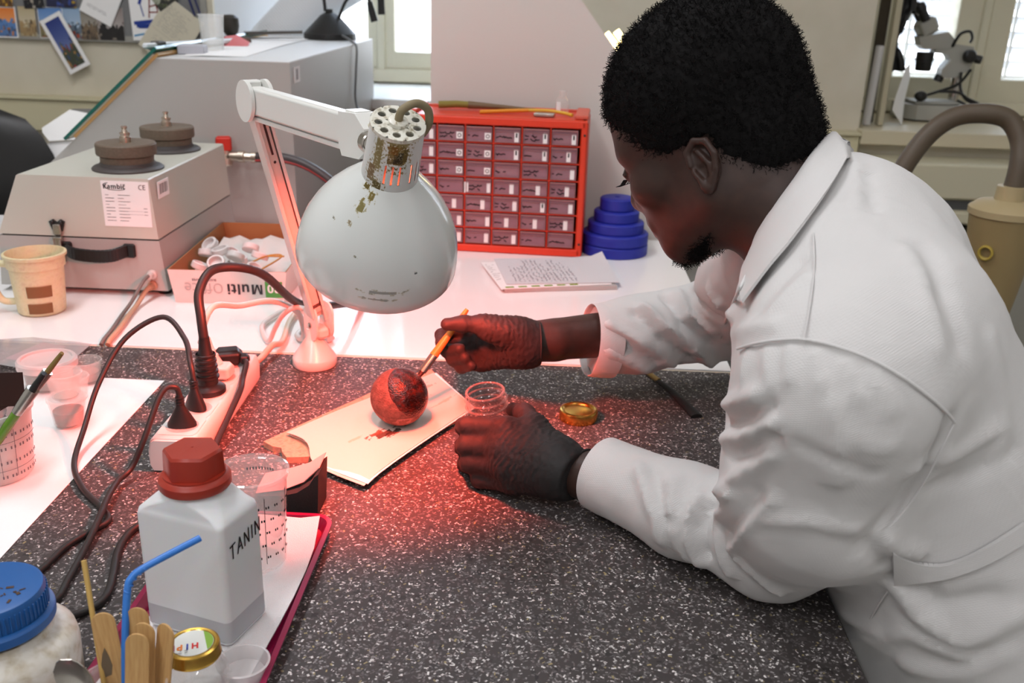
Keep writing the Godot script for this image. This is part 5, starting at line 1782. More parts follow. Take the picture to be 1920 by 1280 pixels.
	for b in [[0.046, 0.020, 0.35, 0.96], [0.016, 0.018, 0.28, 0.92]]:
		g = G.new()
		g.lathe([Vector2(0.0398 + b[0] * 0.06, b[0] - b[1] * 0.5), Vector2(0.0398 + (b[0] + b[1]) * 0.062, b[0] + b[1] * 0.5)], 10, PI * 0.5 - b[3], PI * 0.5 - b[3] + 0.95)
		put(g, "brown_tape", mat("brown tape", Color(0.50, 0.33, 0.17), 0.5), t)
	# the white sheet at the left with its pots
	g = G.new()
	g.sheet([[Vector3(-0.98, T + 0.0012, -1.283), Vector3(-0.75, T + 0.0012, -1.283), Vector3(-0.548, T + 0.0016, -1.281)], [Vector3(-0.98, T + 0.0012, -1.04), Vector3(-0.75, T + 0.0012, -1.04), Vector3(-0.543, T + 0.0012, -1.04)], [Vector3(-0.98, T + 0.0012, -0.79), Vector3(-0.75, T + 0.0012, -0.79), Vector3(-0.536, T + 0.0012, -0.79)]], 0.0006)
	solo(g, "paper_sheet", m_paper(), "large white paper sheet under the small pots on the dark bench", "paper")
	var milky := glass("milky plastic", Color(0.90, 0.89, 0.87), 0.24, 0.3)
	var clear := glass("clear plastic", Color(0.95, 0.95, 0.94), 0.14)
	var pot := func(label: String, at: Vector3, r0: float, r1: float, h: float, fill: Material, fill_h: float) -> Node3D:
		var p := thing("plastic_pot", label, "pot", at, 0.0, "small clear pots")
		put(lathed(cup_profile(r0, r1, h), 30), "pot_wall", milky, p)
		if fill:
			put(lathed([Vector2(0, 0.0035), Vector2(r0 - 0.0022, 0.004), Vector2(lerpf(r0, r1, fill_h / h) - 0.0025, fill_h), Vector2(0, fill_h + 0.002)], 24), "powder", fill, p)
		return p
	var powder := mottled("grey powder", [0.0, Color(0.36, 0.36, 0.35), 1.0, Color(0.50, 0.49, 0.47)], 0.95, 40.0, 0.15, 2)
	pot.call("small clear pot with grey powder, lower of two stacked on the white sheet", Vector3(-0.613, T + 0.002, -1.124), 0.019, 0.0235, 0.040, powder, 0.021)
	pot.call("empty clear pot standing in the rim of the powder pot", Vector3(-0.613, T + 0.040, -1.124), 0.017, 0.022, 0.036, mat("pale film", Color(0.66, 0.65, 0.62), 0.8), 0.003)
	pot.call("small clear pot between the lidded pot and the stacked pots", Vector3(-0.645, T + 0.002, -1.20), 0.019, 0.023, 0.036, null, 0.0)
	pot.call("small clear pot half hidden behind the lidded pot", Vector3(-0.655, T + 0.002, -1.265), 0.018, 0.022, 0.034, mat("rosy powder", Color(0.60, 0.48, 0.45), 0.9), 0.016)
	var big: Node3D = pot.call("wider lidded clear pot at the back of the pots", Vector3(-0.70, T + 0.002, -1.245), 0.032, 0.036, 0.036, mat("grey filling", Color(0.50, 0.46, 0.44), 0.9), 0.024)
	put(lathed([Vector2(0.0375, 0.030), Vector2(0.0405, 0.031), Vector2(0.0405, 0.040), Vector2(0.038, 0.043), Vector2(0.034, 0.043), Vector2(0.033, 0.040), Vector2(0, 0.040)], 36), "lid", glass("lid plastic", Color(0.90, 0.86, 0.85), 0.55, 0.28), big)
	# flat bag with a pink note
	t = thing("plastic_bag", "flat clear plastic bag holding a pink note at the back left of the dark bench", "bag", Vector3(-0.77, T + 0.001, -1.36), 0)
	g = G.new()
	g.sheet([[Vector3(-0.10, 0.004, -0.048), Vector3(-0.04, 0.010, -0.050), Vector3(0.02, 0.006, -0.05), Vector3(0.055, 0.003, -0.05)], [Vector3(-0.11, 0.006, 0.0), Vector3(-0.04, 0.012, 0.0), Vector3(0.02, 0.008, 0.0), Vector3(0.058, 0.004, 0.005)], [Vector3(-0.12, 0.004, 0.055), Vector3(-0.04, 0.008, 0.06), Vector3(0.02, 0.005, 0.07), Vector3(0.06, 0.002, 0.065)]], 0.0008)
	put(g, "film", glass("bag film", Color(0.80, 0.80, 0.81), 0.34, 0.2), t)
	g = G.new()
	g.bevel_box(Vector3(-0.012, 0.0025, -0.005), Vector3(0.046, 0.001, 0.075), 0.0002, Basis(Vector3.UP, -0.28))
	var pn := put(g, "pink_note", mat("pink note", Color(0.86, 0.60, 0.66), 0.8), t)
	g = G.new()
	scribble(g, Transform3D(Basis(Vector3.RIGHT, -PI * 0.5), Vector3(-0.010, 0.0032, -0.01)), 0.028, 0.03, 3, 0.0008, 5)
	put(g, "handwriting", m_grey_ink(), pn)
	# printed measuring cup with brushes
	t = thing("measuring_cup", "printed clear measuring cup holding brushes at the left on the white sheet", "cup", Vector3(-0.632, T + 0.002, -0.985))
	put(lathed([Vector2(0, 0.001), Vector2(0.036, 0.001), Vector2(0.039, 0.005), Vector2(0.045, 0.082), Vector2(0.048, 0.083), Vector2(0.048, 0.087), Vector2(0.0445, 0.087), Vector2(0.0435, 0.083), Vector2(0.0372, 0.006), Vector2(0, 0.005)], 40), "cup_wall", glass("cup plastic", Color(0.88, 0.85, 0.83), 0.62, 0.28), t)
	g = G.new()
	for k in 46:
		var a := 1.9 - k * 0.05
		var rr2: float = 0.0400
		for yv in [0.012, 0.03, 0.048, 0.064]:
			if (k * 7 + int(yv * 1000) * 3) % 5 < 2:
				g.x = frame(Vector3(cos(a), 0, sin(a)) * (rr2 + yv * 0.077) + Vector3(0, yv, 0), Vector3(0, 1, 0.0), Vector3(cos(a), 0.0, sin(a)))
				g.bevel_box(Vector3.ZERO, Vector3(0.0016, 0.0035, 0.0004), 0.0001)
	for yv in [0.02, 0.055]:
		for k in 30:
			var a := 2.0 - k * 0.08
			g.x = frame(Vector3(cos(a), 0, sin(a)) * (0.0400 + yv * 0.077) + Vector3(0, yv, 0), Vector3.UP, Vector3(cos(a), 0, sin(a)))
			g.bevel_box(Vector3.ZERO, Vector3(0.0033, 0.0005, 0.0004), 0.0001)
	for a in [1.7, 1.3, 0.9, 0.5]:
		g.x = frame(Vector3(cos(a), 0, sin(a)) * 0.0428 + Vector3(0, 0.04, 0), Vector3(cos(a) * 0.075, 1, sin(a) * 0.075), Vector3(cos(a), 0, sin(a)))
		g.bevel_box(Vector3.ZERO, Vector3(0.0005, 0.06, 0.0004), 0.0001)
	g.x = Transform3D.IDENTITY
	put(g, "printed_scale", m_grey_ink(), t)
	g = G.new()
	for q in [[1.25, 0.052, 0.011], [1.05, 0.047, 0.008], [1.45, 0.030, 0.006]]:
		g.x = frame(Vector3(cos(q[0]), 0, sin(q[0])) * (0.0402 + q[1] * 0.077) + Vector3(0, q[1], 0), Vector3.UP, Vector3(cos(q[0]), 0, sin(q[0])))
		g.bevel_box(Vector3.ZERO, Vector3(q[2], q[2] * 1.2, 0.0006), 0.0002)
	put(g, "stain", mat("olive stain", Color(0.40, 0.38, 0.16), 0.7), t)
	g = G.new()
	rows = []
	for i in 6:
		var r := []
		for j in 8:
			var a := TAU * j / 7.0
			r.append(Vector3(cos(a), 0, sin(a)) * (0.034 - 0.012 * float(i == 5)) * (1.0 + 0.12 * sin(j * 4.1 + i * 2.3)) + Vector3(0, 0.03 + i * 0.015 + 0.006 * sin(j * 2.7 + i), 0))
		rows.append(r)
	g.sheet(rows, 0.0008)
	solo(g, "plastic_wrap", glass("crumpled wrap", Color(0.86, 0.88, 0.90), 0.55, 0.28), "crumpled clear plastic wrap stuffed in the measuring cup", "wrap", Vector3(-0.652, T + 0.004, -0.995))
	var brush := func(label: String, a: Vector3, b: Vector3, r: float, hm: Material, bm: Material) -> void:
		var o := thing("paint_brush", label, "brush", Vector3.ZERO)
		var dd := b - a
		var q := G.new()
		q.tube([a, a + dd * 0.2, a + dd * 0.45, a + dd * 0.62], r * 0.9, 12, r * 0.85)
		put(q, "handle", hm, o)
		q = G.new()
		q.tube([a + dd * 0.60, a + dd * 0.66, a + dd * 0.665, a + dd * 0.72, a + dd * 0.725, a + dd * 0.84], r * 0.95, 12, r * 1.15)
		put(q, "ferrule", m_steel(), o)
		q = G.new()
		q.tube([a + dd * 0.83, a + dd * 0.9, a + dd * 0.96, b], r * 1.1, 12, r * 0.75, true, 0.6)
		put(q, "bristles", bm, o)
	brush.call("wooden brush with khaki bristles standing in the measuring cup", Vector3(-0.640, 0.775, -0.955), Vector3(-0.536, 0.908, -0.987), 0.0052, mat("brush wood", Color(0.72, 0.60, 0.40), 0.5), mat("khaki bristle", Color(0.48, 0.40, 0.20), 0.8))
	brush.call("green-handled brush with a black tip standing in the measuring cup", Vector3(-0.634, 0.775, -0.95), Vector3(-0.546, 0.893, -0.962), 0.0062, mat("green lacquer", Color(0.36, 0.52, 0.12), 0.25), m_black())
	for s in [[Vector3(-0.606, 0.858, -0.992), 0.35, "rust-brown sandpaper piece sticking up behind the brushes in the measuring cup"], [Vector3(-0.630, 0.850, -0.985), 0.9, "second sandpaper piece at the measuring cup's left rim"]]:
		g = G.new()
		g.bevel_box(Vector3.ZERO, Vector3(0.03, 0.042, 0.0012), 0.0003, Basis(Vector3.UP, 0.3) * Basis(Vector3.BACK, s[1] - 0.4))
		solo(g, "sandpaper", mat("sandpaper", Color(0.20, 0.13, 0.115), 0.95), s[2], "sandpaper", s[0])

	build_power_strip()
	build_work_piece()

func build_power_strip() -> void:
	var white := mat("strip white", Color(0.86, 0.84, 0.83), 0.4)
	var t := thing("power_strip", "long white power strip with five sockets on the dark bench", "power strip", Vector3(-0.432, T, -1.02), 1.5)
	var g := G.new()
	var pr := rect(0.060, 0.044, 0.013, 5)
	# body with wells: the top is a plate with round holes
	g.x = Transform3D(Basis.IDENTITY, Vector3(0, 0.022, 0))
	var shell := PackedVector2Array([Vector2(-0.026, -0.0215), Vector2(0.026, -0.0215), Vector2(0.0295, -0.014), Vector2(0.030, 0.004), Vector2(0.0265, 0.0185), Vector2(0.0225, 0.0208), Vector2(-0.0225, 0.0208), Vector2(-0.0265, 0.0185), Vector2(-0.030, 0.004), Vector2(-0.0295, -0.014)])
	g.prism(shell, -0.272, 0.006, true)
	var endp := PackedVector2Array()
	for p in shell:
		endp.append(p * 0.93)
	g.prism(endp, 0.006, 0.010)
	g.prism(endp, -0.280, -0.272)
	put(g, "body", white, t)
	g = G.new()
	for k in 5:
		var z := -0.030 - k * 0.052
		var nn := 28
		for i in nn:
			var a0 := TAU * i / nn
			var a1 := TAU * (i + 1) / nn
			var q := []
			for a in [a0, a1]:
				var d := Vector2(cos(a), sin(a))
				var e := d / maxf(absf(d.x) / 0.0235, absf(d.y) / 0.026)
				q.append([Vector3(d.x * 0.0198, 0.0432, z + d.y * 0.0198), Vector3(e.x, 0.0432, z + e.y)])
			g.face(q[0][0], q[1][0], q[1][1], q[0][1], Vector3.UP)
	g.x = Transform3D.IDENTITY
	put(g, "top_plate", white, t)
	g = G.new()
	for k in 5:
		g.x = Transform3D(Basis.IDENTITY, Vector3(0, 0, -0.030 - k * 0.052))
		g.lathe([Vector2(0.0198, 0.0432), Vector2(0.0193, 0.0429), Vector2(0, 0.0429)], 28)
	put(g, "socket_well", mat("well grey", Color(0.74, 0.72, 0.71), 0.5), t)
	var bp := func(z: float, up := 0.0) -> Vector3:
		return t.transform * Vector3(0, 0.0435 + up, z)
	# two flat-cone plugs with thin black leads
	var black := m_black()
	var n := 0
	for z in [-0.030, -0.082]:
		var p := thing("cone_plug", ["black cone plug in the power strip's nearest socket", "black cone plug in the power strip's second socket"][n], "plug", bp.call(z), [10.0, -35.0][n])
		var q := G.new()
		var ring := []
		for e in [[0.0175, 0.010, 0.0], [0.0172, 0.010, 0.004], [0.0085, 0.0072, 0.020], [0.0055, 0.0055, 0.026], [0.0045, 0.0045, 0.036], [0.0036, 0.0036, 0.042]]:
			ring.append(e)
		for i in ring.size() - 1:
			for k in 20:
				var a0 := TAU * k / 20
				var a1 := TAU * (k + 1) / 20
				var P := func(e: Array, a: float) -> Vector3: return Vector3(cos(a) * e[0], e[2], sin(a) * e[1])
				var N := func(a: float) -> Vector3: return Vector3(cos(a), 0.35, sin(a) * 1.4).normalized()
				q.quad(P.call(ring[i], a0), P.call(ring[i], a1), P.call(ring[i + 1], a1), P.call(ring[i + 1], a0), N.call(a0), N.call(a1), N.call(a1), N.call(a0))
		put(q, "plug_body", black, p)
		q = G.new()
		for k in 3:
			q.x = Transform3D(Basis.IDENTITY, Vector3(0, 0.028 + k * 0.004, 0))
			q.lathe([Vector2(0.0045, 0), Vector2(0.0056, 0.0006), Vector2(0.0056, 0.0022), Vector2(0.0045, 0.0028)], 14)
		put(q, "strain_relief", black, p)
		n += 1
	var cbl := m_cable()
	var a: Vector3 = bp.call(-0.082, 0.040)
	cable("thin black lead arching from the second plug over the sheet edge and down the bench", [a, a + Vector3(-0.006, 0.020, -0.010), Vector3(-0.462, 0.868, -1.155), Vector3(-0.500, 0.885, -1.185), Vector3(-0.545, 0.860, -1.165), Vector3(-0.565, 0.815, -1.12), Vector3(-0.566, 0.775, -1.07), Vector3(-0.553, 0.756, -1.01), Vector3(-0.517, 0.7545, -0.955), Vector3(-0.482, 0.754, -0.920), Vector3(-0.459, 0.754, -0.892), Vector3(-0.468, 0.754, -0.868), Vector3(-0.480, 0.754, -0.835), Vector3(-0.487, 0.754, -0.785), Vector3(-0.52, 0.754, -0.73), Vector3(-0.56, 0.754, -0.66), Vector3(-0.58, 0.754, -0.5)], 0.0036, cbl, "plug_lead")
	a = bp.call(-0.030, 0.040)
	cable("thin black lead from the nearest plug running down past the white bottle", [a, a + Vector3(-0.003, 0.012, 0.003), a + Vector3(-0.016, 0.008, 0.014), Vector3(-0.462, 0.795, -1.005), Vector3(-0.474, 0.765, -0.99), Vector3(-0.480, 0.7605, -0.965), Vector3(-0.474, 0.7615, -0.925), Vector3(-0.466, 0.7615, -0.89), Vector3(-0.458, 0.757, -0.84), Vector3(-0.450, 0.754, -0.78), Vector3(-0.447, 0.754, -0.745), Vector3(-0.47, 0.756, -0.725), Vector3(-0.53, 0.754, -0.66), Vector3(-0.55, 0.754, -0.5)], 0.0036, cbl, "plug_lead")
	# big round plug
	t = thing("round_plug", "big ribbed black round plug in the power strip's middle socket", "plug", bp.call(-0.134))
	var q := lathed([Vector2(0, -0.0002), Vector2(0.0205, -0.0002), Vector2(0.0225, 0.001), Vector2(0.0225, 0.007), Vector2(0.0195, 0.010), Vector2(0.0135, 0.013), Vector2(0.0135, 0.022), Vector2(0.0125, 0.024), Vector2(0.0125, 0.048), Vector2(0.0115, 0.050), Vector2(0, 0.050)], 32)
	put(q, "plug_body", black, t)
	q = G.new()
	for k in 5:
		q.x = Transform3D(Basis.IDENTITY, Vector3(0, 0.020 + k * 0.0075, 0))
		q.lathe([Vector2(0.012, 0), Vector2(0.0155 - k * 0.0006, 0.001), Vector2(0.0155 - k * 0.0006, 0.004), Vector2(0.012, 0.005)], 24)
	put(q, "grip_rib", black, t)
	q = lathed([Vector2(0.0115, 0.05), Vector2(0.0085, 0.060), Vector2(0.0065, 0.078), Vector2(0, 0.078)], 20)
	put(q, "strain_relief", black, t)
	a = bp.call(-0.134, 0.072)
	cable("thick black cable rising from the round plug and bending away behind the cardboard box", [a, a + Vector3(-0.003, 0.03, -0.004), a + Vector3(-0.008, 0.062, -0.020), a + Vector3(0.004, 0.082, -0.055), a + Vector3(0.045, 0.062, -0.11), Vector3(-0.375, 0.84, -1.40), Vector3(-0.34, 0.80, -1.52), Vector3(-0.33, 0.763, -1.68), Vector3(-0.36, 0.7605, -1.85), Vector3(-0.40, 0.7605, -2.05), Vector3(-0.42, 0.7605, -2.20)], 0.0062, cbl)
	# white plug and its lead
	t = thing("white_plug", "white ribbed plug in the power strip's fourth socket", "plug", bp.call(-0.184))
	q = G.new()
	q.bevel_box(Vector3(0, 0.010, 0), Vector3(0.036, 0.021, 0.030), 0.006)
	put(q, "plug_body", white, t)
	q = G.new()
	q.tube([Vector3(-0.004, 0.018, 0), Vector3(-0.012, 0.036, 0.0), Vector3(-0.016, 0.056, -0.002)], 0.010, 12, 0.006)
	for k in 4:
		q.x = frame(Vector3(-0.009 - k * 0.003, 0.028 + k * 0.0075, 0), Vector3(-0.35, 1, 0))
		q.lathe([Vector2(0.007, 0), Vector2(0.0098 - k * 0.0006, 0.001), Vector2(0.0098 - k * 0.0006, 0.0035), Vector2(0.007, 0.0045)], 16)
	put(q, "strain_relief", white, t)
	a = bp.call(-0.184, 0.052) + Vector3(-0.016, 0, 0)
	var wc := mat("white cable", Color(0.86, 0.82, 0.80), 0.45)
	cable("white lead looping from the white plug towards the desk lamp's foot", [a, a + Vector3(-0.004, 0.016, -0.004), a + Vector3(0.006, 0.042, -0.025), Vector3(-0.435, 0.866, -1.30), Vector3(-0.405, 0.855, -1.36), Vector3(-0.385, 0.82, -1.42), Vector3(-0.38, 0.785, -1.44), Vector3(-0.385, 0.7625, -1.45), Vector3(-0.40, 0.7600, -1.475), Vector3(-0.39, 0.7600, -1.52), Vector3(-0.37, 0.7600, -1.56)], 0.0045, wc, "plug_lead")
	# angled black plug
	t = thing("angled_plug", "flat angled black plug in the power strip's farthest socket", "plug", bp.call(-0.236), 20)
	q = G.new()
	q.bevel_box(Vector3(-0.003, 0.0115, 0), Vector3(0.040, 0.023, 0.034), 0.008)
	q.bevel_box(Vector3(0.018, 0.010, 0.010), Vector3(0.016, 0.014, 0.018), 0.005)
	put(q, "plug_body", black, t)
	a = bp.call(-0.236, 0.010) + Vector3(0.024, 0, 0.012)
	cable("black lead from the angled plug running along the power strip to the white bottle", [a, a + Vector3(0.006, 0.0, 0.012), a + Vector3(0.009, -0.010, 0.040), Vector3(-0.3985, 0.790, -1.17), Vector3(-0.400, 0.775, -1.125), Vector3(-0.398, 0.765, -1.07), Vector3(-0.393, 0.757, -1.02), Vector3(-0.394, 0.754, -0.955), Vector3(-0.408, 0.754, -0.905), Vector3(-0.425, 0.754, -0.875), Vector3(-0.424, 0.754, -0.835), Vector3(-0.410, 0.754, -0.79), Vector3(-0.402, 0.754, -0.755), Vector3(-0.412, 0.754, -0.732), Vector3(-0.435, 0.758, -0.712), Vector3(-0.49, 0.7615, -0.70), Vector3(-0.52, 0.755, -0.64), Vector3(-0.53, 0.754, -0.5)], 0.0040, cbl, "plug_lead")
	# the strip's own white supply cable, up over the white bench
	cable("white supply cable leaving the power strip's far end across the white bench edge", [Vector3(-0.424, 0.775, -1.297), Vector3(-0.424, 0.770, -1.32), Vector3(-0.425, 0.764, -1.36), Vector3(-0.42, 0.768, -1.40), Vector3(-0.415, 0.7605, -1.44), Vector3(-0.43, 0.7600, -1.55), Vector3(-0.425, 0.7600, -1.66), Vector3(-0.43, 0.7600, -1.80)], 0.0050, mat("cream cable", Color(0.80, 0.72, 0.64), 0.5))
	var lc := cable("-", [Vector3(-0.352, 0.834, -1.380), Vector3(-0.375, 0.838, -1.385), Vector3(-0.40, 0.820, -1.40), Vector3(-0.42, 0.790, -1.42), Vector3(-0.435, 0.7625, -1.435), Vector3(-0.45, 0.7595, -1.46), Vector3(-0.47, 0.7595, -1.52), Vector3(-0.455, 0.7595, -1.60)], 0.0040, wc, "cord")
	remove_child(lc)
	lc.remove_meta("label")
	lc.remove_meta("category")
	lamp_root.add_child(lc, true)
	q = G.new()
	q.bevel_box(Vector3(0, 0.006, 0), Vector3(0.055, 0.012, 0.022), 0.005)
	solo(q, "cord_switch", mat("switch grey", Color(0.72, 0.74, 0.74), 0.4), "small grey in-line cord switch lying behind the desk lamp's foot", "switch", Vector3(-0.365, W, -1.475), -20)

func build_work_piece() -> void:
	# stone slab, folded white paper on it, the ball
	var slab := G.new()
	var poly := PackedVector2Array()
	for p in [[-0.345, -1.086], [-0.330, -1.074], [-0.318, -1.071], [-0.314, -1.060], [-0.305, -1.046], [-0.285, -1.049], [-0.266, -1.054], [-0.250, -1.040], [-0.225, -1.030], [-0.098, -1.196], [-0.096, -1.225], [-0.118, -1.262], [-0.163, -1.352], [-0.19, -1.33]]:
		poly.append(Vector2(p[0], -p[1]))
	slab.x = Transform3D(Basis(Vector3.RIGHT, -PI * 0.5), Vector3(0, T, 0))
	slab.prism(poly, 0.0002, 0.0085)
	solo(slab, "stone_slab", mottled("slab stone", [0.0, Color(0.70, 0.50, 0.40), 0.5, Color(0.80, 0.62, 0.52), 1.0, Color(0.62, 0.48, 0.42)], 0.8, 6.0, 0.05, 14), "thin broken-edged stone slab under the folded white paper", "slab")
	# folded paper: a lower leaf and an upper leaf with a wavy free edge
	var A := Vector3(-0.326, 0, -1.103)
	var B := Vector3(-0.158, 0, -1.335)
	var E := Vector3(-0.090, 0, -1.214)
	var D := Vector3(-0.207, 0, -0.985)
	var pp := mat("blotting paper", Color(0.88, 0.87, 0.85), 0.9, 0.0, 0.25)
	var im := Image.create(512, 512, false, Image.FORMAT_RGB8)
	im.fill(Color(0.90, 0.885, 0.86))
	var n := FastNoiseLite.new()
	n.frequency = 0.03
	n.seed = 3
	for y in 512:
		for x in 512:
			for s in [[205, 330, 26, 17, 0.85, Color(0.25, 0.20, 0.17)], [188, 300, 20, 10, 0.8, Color(0.42, 0.28, 0.22)], [232, 352, 26, 10, 0.8, Color(0.22, 0.17, 0.15)], [395, 215, 22, 10, 0.5, Color(0.72, 0.50, 0.42)], [330, 190, 14, 20, 0.45, Color(0.74, 0.50, 0.42)], [352, 175, 10, 14, 0.5, Color(0.70, 0.45, 0.38)], [455, 330, 30, 9, 0.35, Color(0.74, 0.58, 0.48)], [130, 270, 13, 9, 0.35, Color(0.72, 0.62, 0.46)], [420, 80, 30, 9, 0.6, Color(0.42, 0.36, 0.33)], [460, 120, 14, 10, 0.4, Color(0.62, 0.5, 0.44)]]:
				var d := Vector2((x - s[0]) / s[2], (y - s[1]) / s[3]).length() + n.get_noise_2d(x, y) * 0.9
				if d < 1.0:
					im.set_pixel(x, y, im.get_pixel(x, y).lerp(s[5], s[4] * clampf((1.0 - d) * 3.0, 0, 1)))
	pp.albedo_texture = ImageTexture.create_from_image(im)
	var t := thing("folded_paper", "folded white paper with brown stains and a wavy edge under the ball", "paper")
	for leaf in 2:
		var rows := []
		for i in 13:
			var v := i / 12.0
			var r := []
			for j in 17:
				var u := j / 16.0
				var p: Vector3 = A.lerp(B, u).lerp(D.lerp(E, u), v)
				var y := T + 0.0092 + (0.0022 if leaf == 1 else 0.0)
				if leaf == 1:
					# the free end of the upper leaf drops towards the front and waves
					y += 0.004 * sin(v * 6.0 + 0.8) * exp(-u * 9.0) + 0.0015 * sin(u * 5 + v * 3)
					y -= 0.0055 * exp(-u * 10.0) * clampf((v - 0.72) * 4.0, 0, 1)
				p.x += 0.013 * sin(v * TAU * 1.05 + 0.5) * exp(-u * 6.0) + (0.004 if leaf == 0 else 0.0)
				p.z += -0.003 * float(leaf == 0)
				p.y = y
				if v > 0.95 and u > 0.15:
					p.y = T + 0.0088 + 0.001 * leaf
				r.append(p)
			rows.append(r)
		var g := G.new()
		g.sheet(rows, 0.0006)
		put(g, ["lower_leaf", "upper_leaf"][leaf], [m_paper(), pp][leaf], t)
	# the ball
	var bm := mat("rust ball", Color.WHITE, 1.0)
	var w := 512
	var h := 256
	var bi := Image.create(w, h, false, Image.FORMAT_RGB8)
	var ri := Image.create(w, h, false, Image.FORMAT_RGB8)
	var fn := FastNoiseLite.new()
	fn.frequency = 14.0
	fn.fractal_octaves = 4
	var f2 := FastNoiseLite.new()
	f2.frequency = 55.0
	f2.seed = 5
	var wet := Vector3(0.74, 0.58, 0.34).normalized()
	for y in h:
		for x in w:
			var th := PI * (y + 0.5) / h
			var ph := TAU * (x + 0.5) / w
			var d := Vector3(sin(th) * cos(ph), cos(th), sin(th) * sin(ph))
			var a := fn.get_noise_3dv(d * 0.25)
			var b := f2.get_noise_3dv(d)
			var c := Color(0.385, 0.285, 0.25).lerp(Color(0.29, 0.205, 0.175), clampf(a * 1.6 + 0.5, 0, 1))
			if b > 0.28:
				c = c.lerp(Color(0.56, 0.47, 0.43), 0.45)
			if d.y < -0.45 and a + b * 0.4 > 0.12:
				c = c.lerp(Color(0.68, 0.55, 0.52), 0.55)
			var rough := 0.75
			if d.dot(wet) > 0.42 + a * 0.06:
				c = Color(0.22, 0.085, 0.05).lerp(Color(0.085, 0.035, 0.028), clampf(0.5 + a * 1.8 + b * 0.7, 0, 1))
				rough = 0.16 + 0.15 * clampf(b, 0, 1)
			bi.set_pixel(x, y, c)
			ri.set_pixel(x, y, Color(rough, rough, rough))
	bm.albedo_texture = ImageTexture.create_from_image(bi)
	bm.roughness_texture = ImageTexture.create_from_image(ri)
	bm.roughness_texture_channel = BaseMaterial3D.TEXTURE_CHANNEL_RED
	bm.heightmap_enabled = true
	bm.heightmap_scale = 0.06
	bm.heightmap_texture = noise_tex(8, 0.09, 512, null, false, 4)
	var g := G.new()
	g.ball(Vector3.ZERO, Vector3.ONE * 0.038, 64, 40)
	solo(g, "iron_ball", bm, "rust-brown corroded ball, half coated dark and shiny, on the folded white paper", "ball", Vector3(-0.181, T + 0.0115 + 0.038, -1.152))
	# gold lid and the dark brush lying behind it
	t = thing("jar_lid", "loose gold screw lid lying on the dark bench by the gloved hand", "lid", Vector3(0.058, T, -1.215))
	put(lathed([Vector2(0, 0.013), Vector2(0.0175, 0.013), Vector2(0.0195, 0.0125), Vector2(0.0212, 0.0148), Vector2(0.0235, 0.0156), Vector2(0.0256, 0.0148), Vector2(0.0266, 0.0125), Vector2(0.0266, 0.002), Vector2(0.0262, 0.0008), Vector2(0.0255, 0.0), Vector2(0.0245, 0.0005), Vector2(0.0245, 0.011), Vector2(0, 0.0115)], 56), "lid_shell", m_gold(), t)
	t = thing("paint_brush", "thin gold-handled brush with long black bristles lying under the far sleeve", "brush")
	g = G.new()
	g.tube([Vector3(0.150, T + 0.005, -1.43), Vector3(0.183, T + 0.006, -1.350)], 0.0035, 10, 0.0045)
	put(g, "handle", mat("dull gold handle", Color(0.55, 0.46, 0.26), 0.4, 0.6), t)
	g = G.new()
	g.tube([Vector3(0.182, T + 0.006, -1.352), Vector3(0.198, T + 0.006, -1.312), Vector3(0.212, T + 0.004, -1.272), Vector3(0.224, T + 0.002, -1.235)], 0.005, 12, 0.009, true, 0.45)
	put(g, "bristles", mat("black bristle", Color(0.09, 0.085, 0.08), 0.7), t)
# ---------------------------------------------------------------- the near left corner

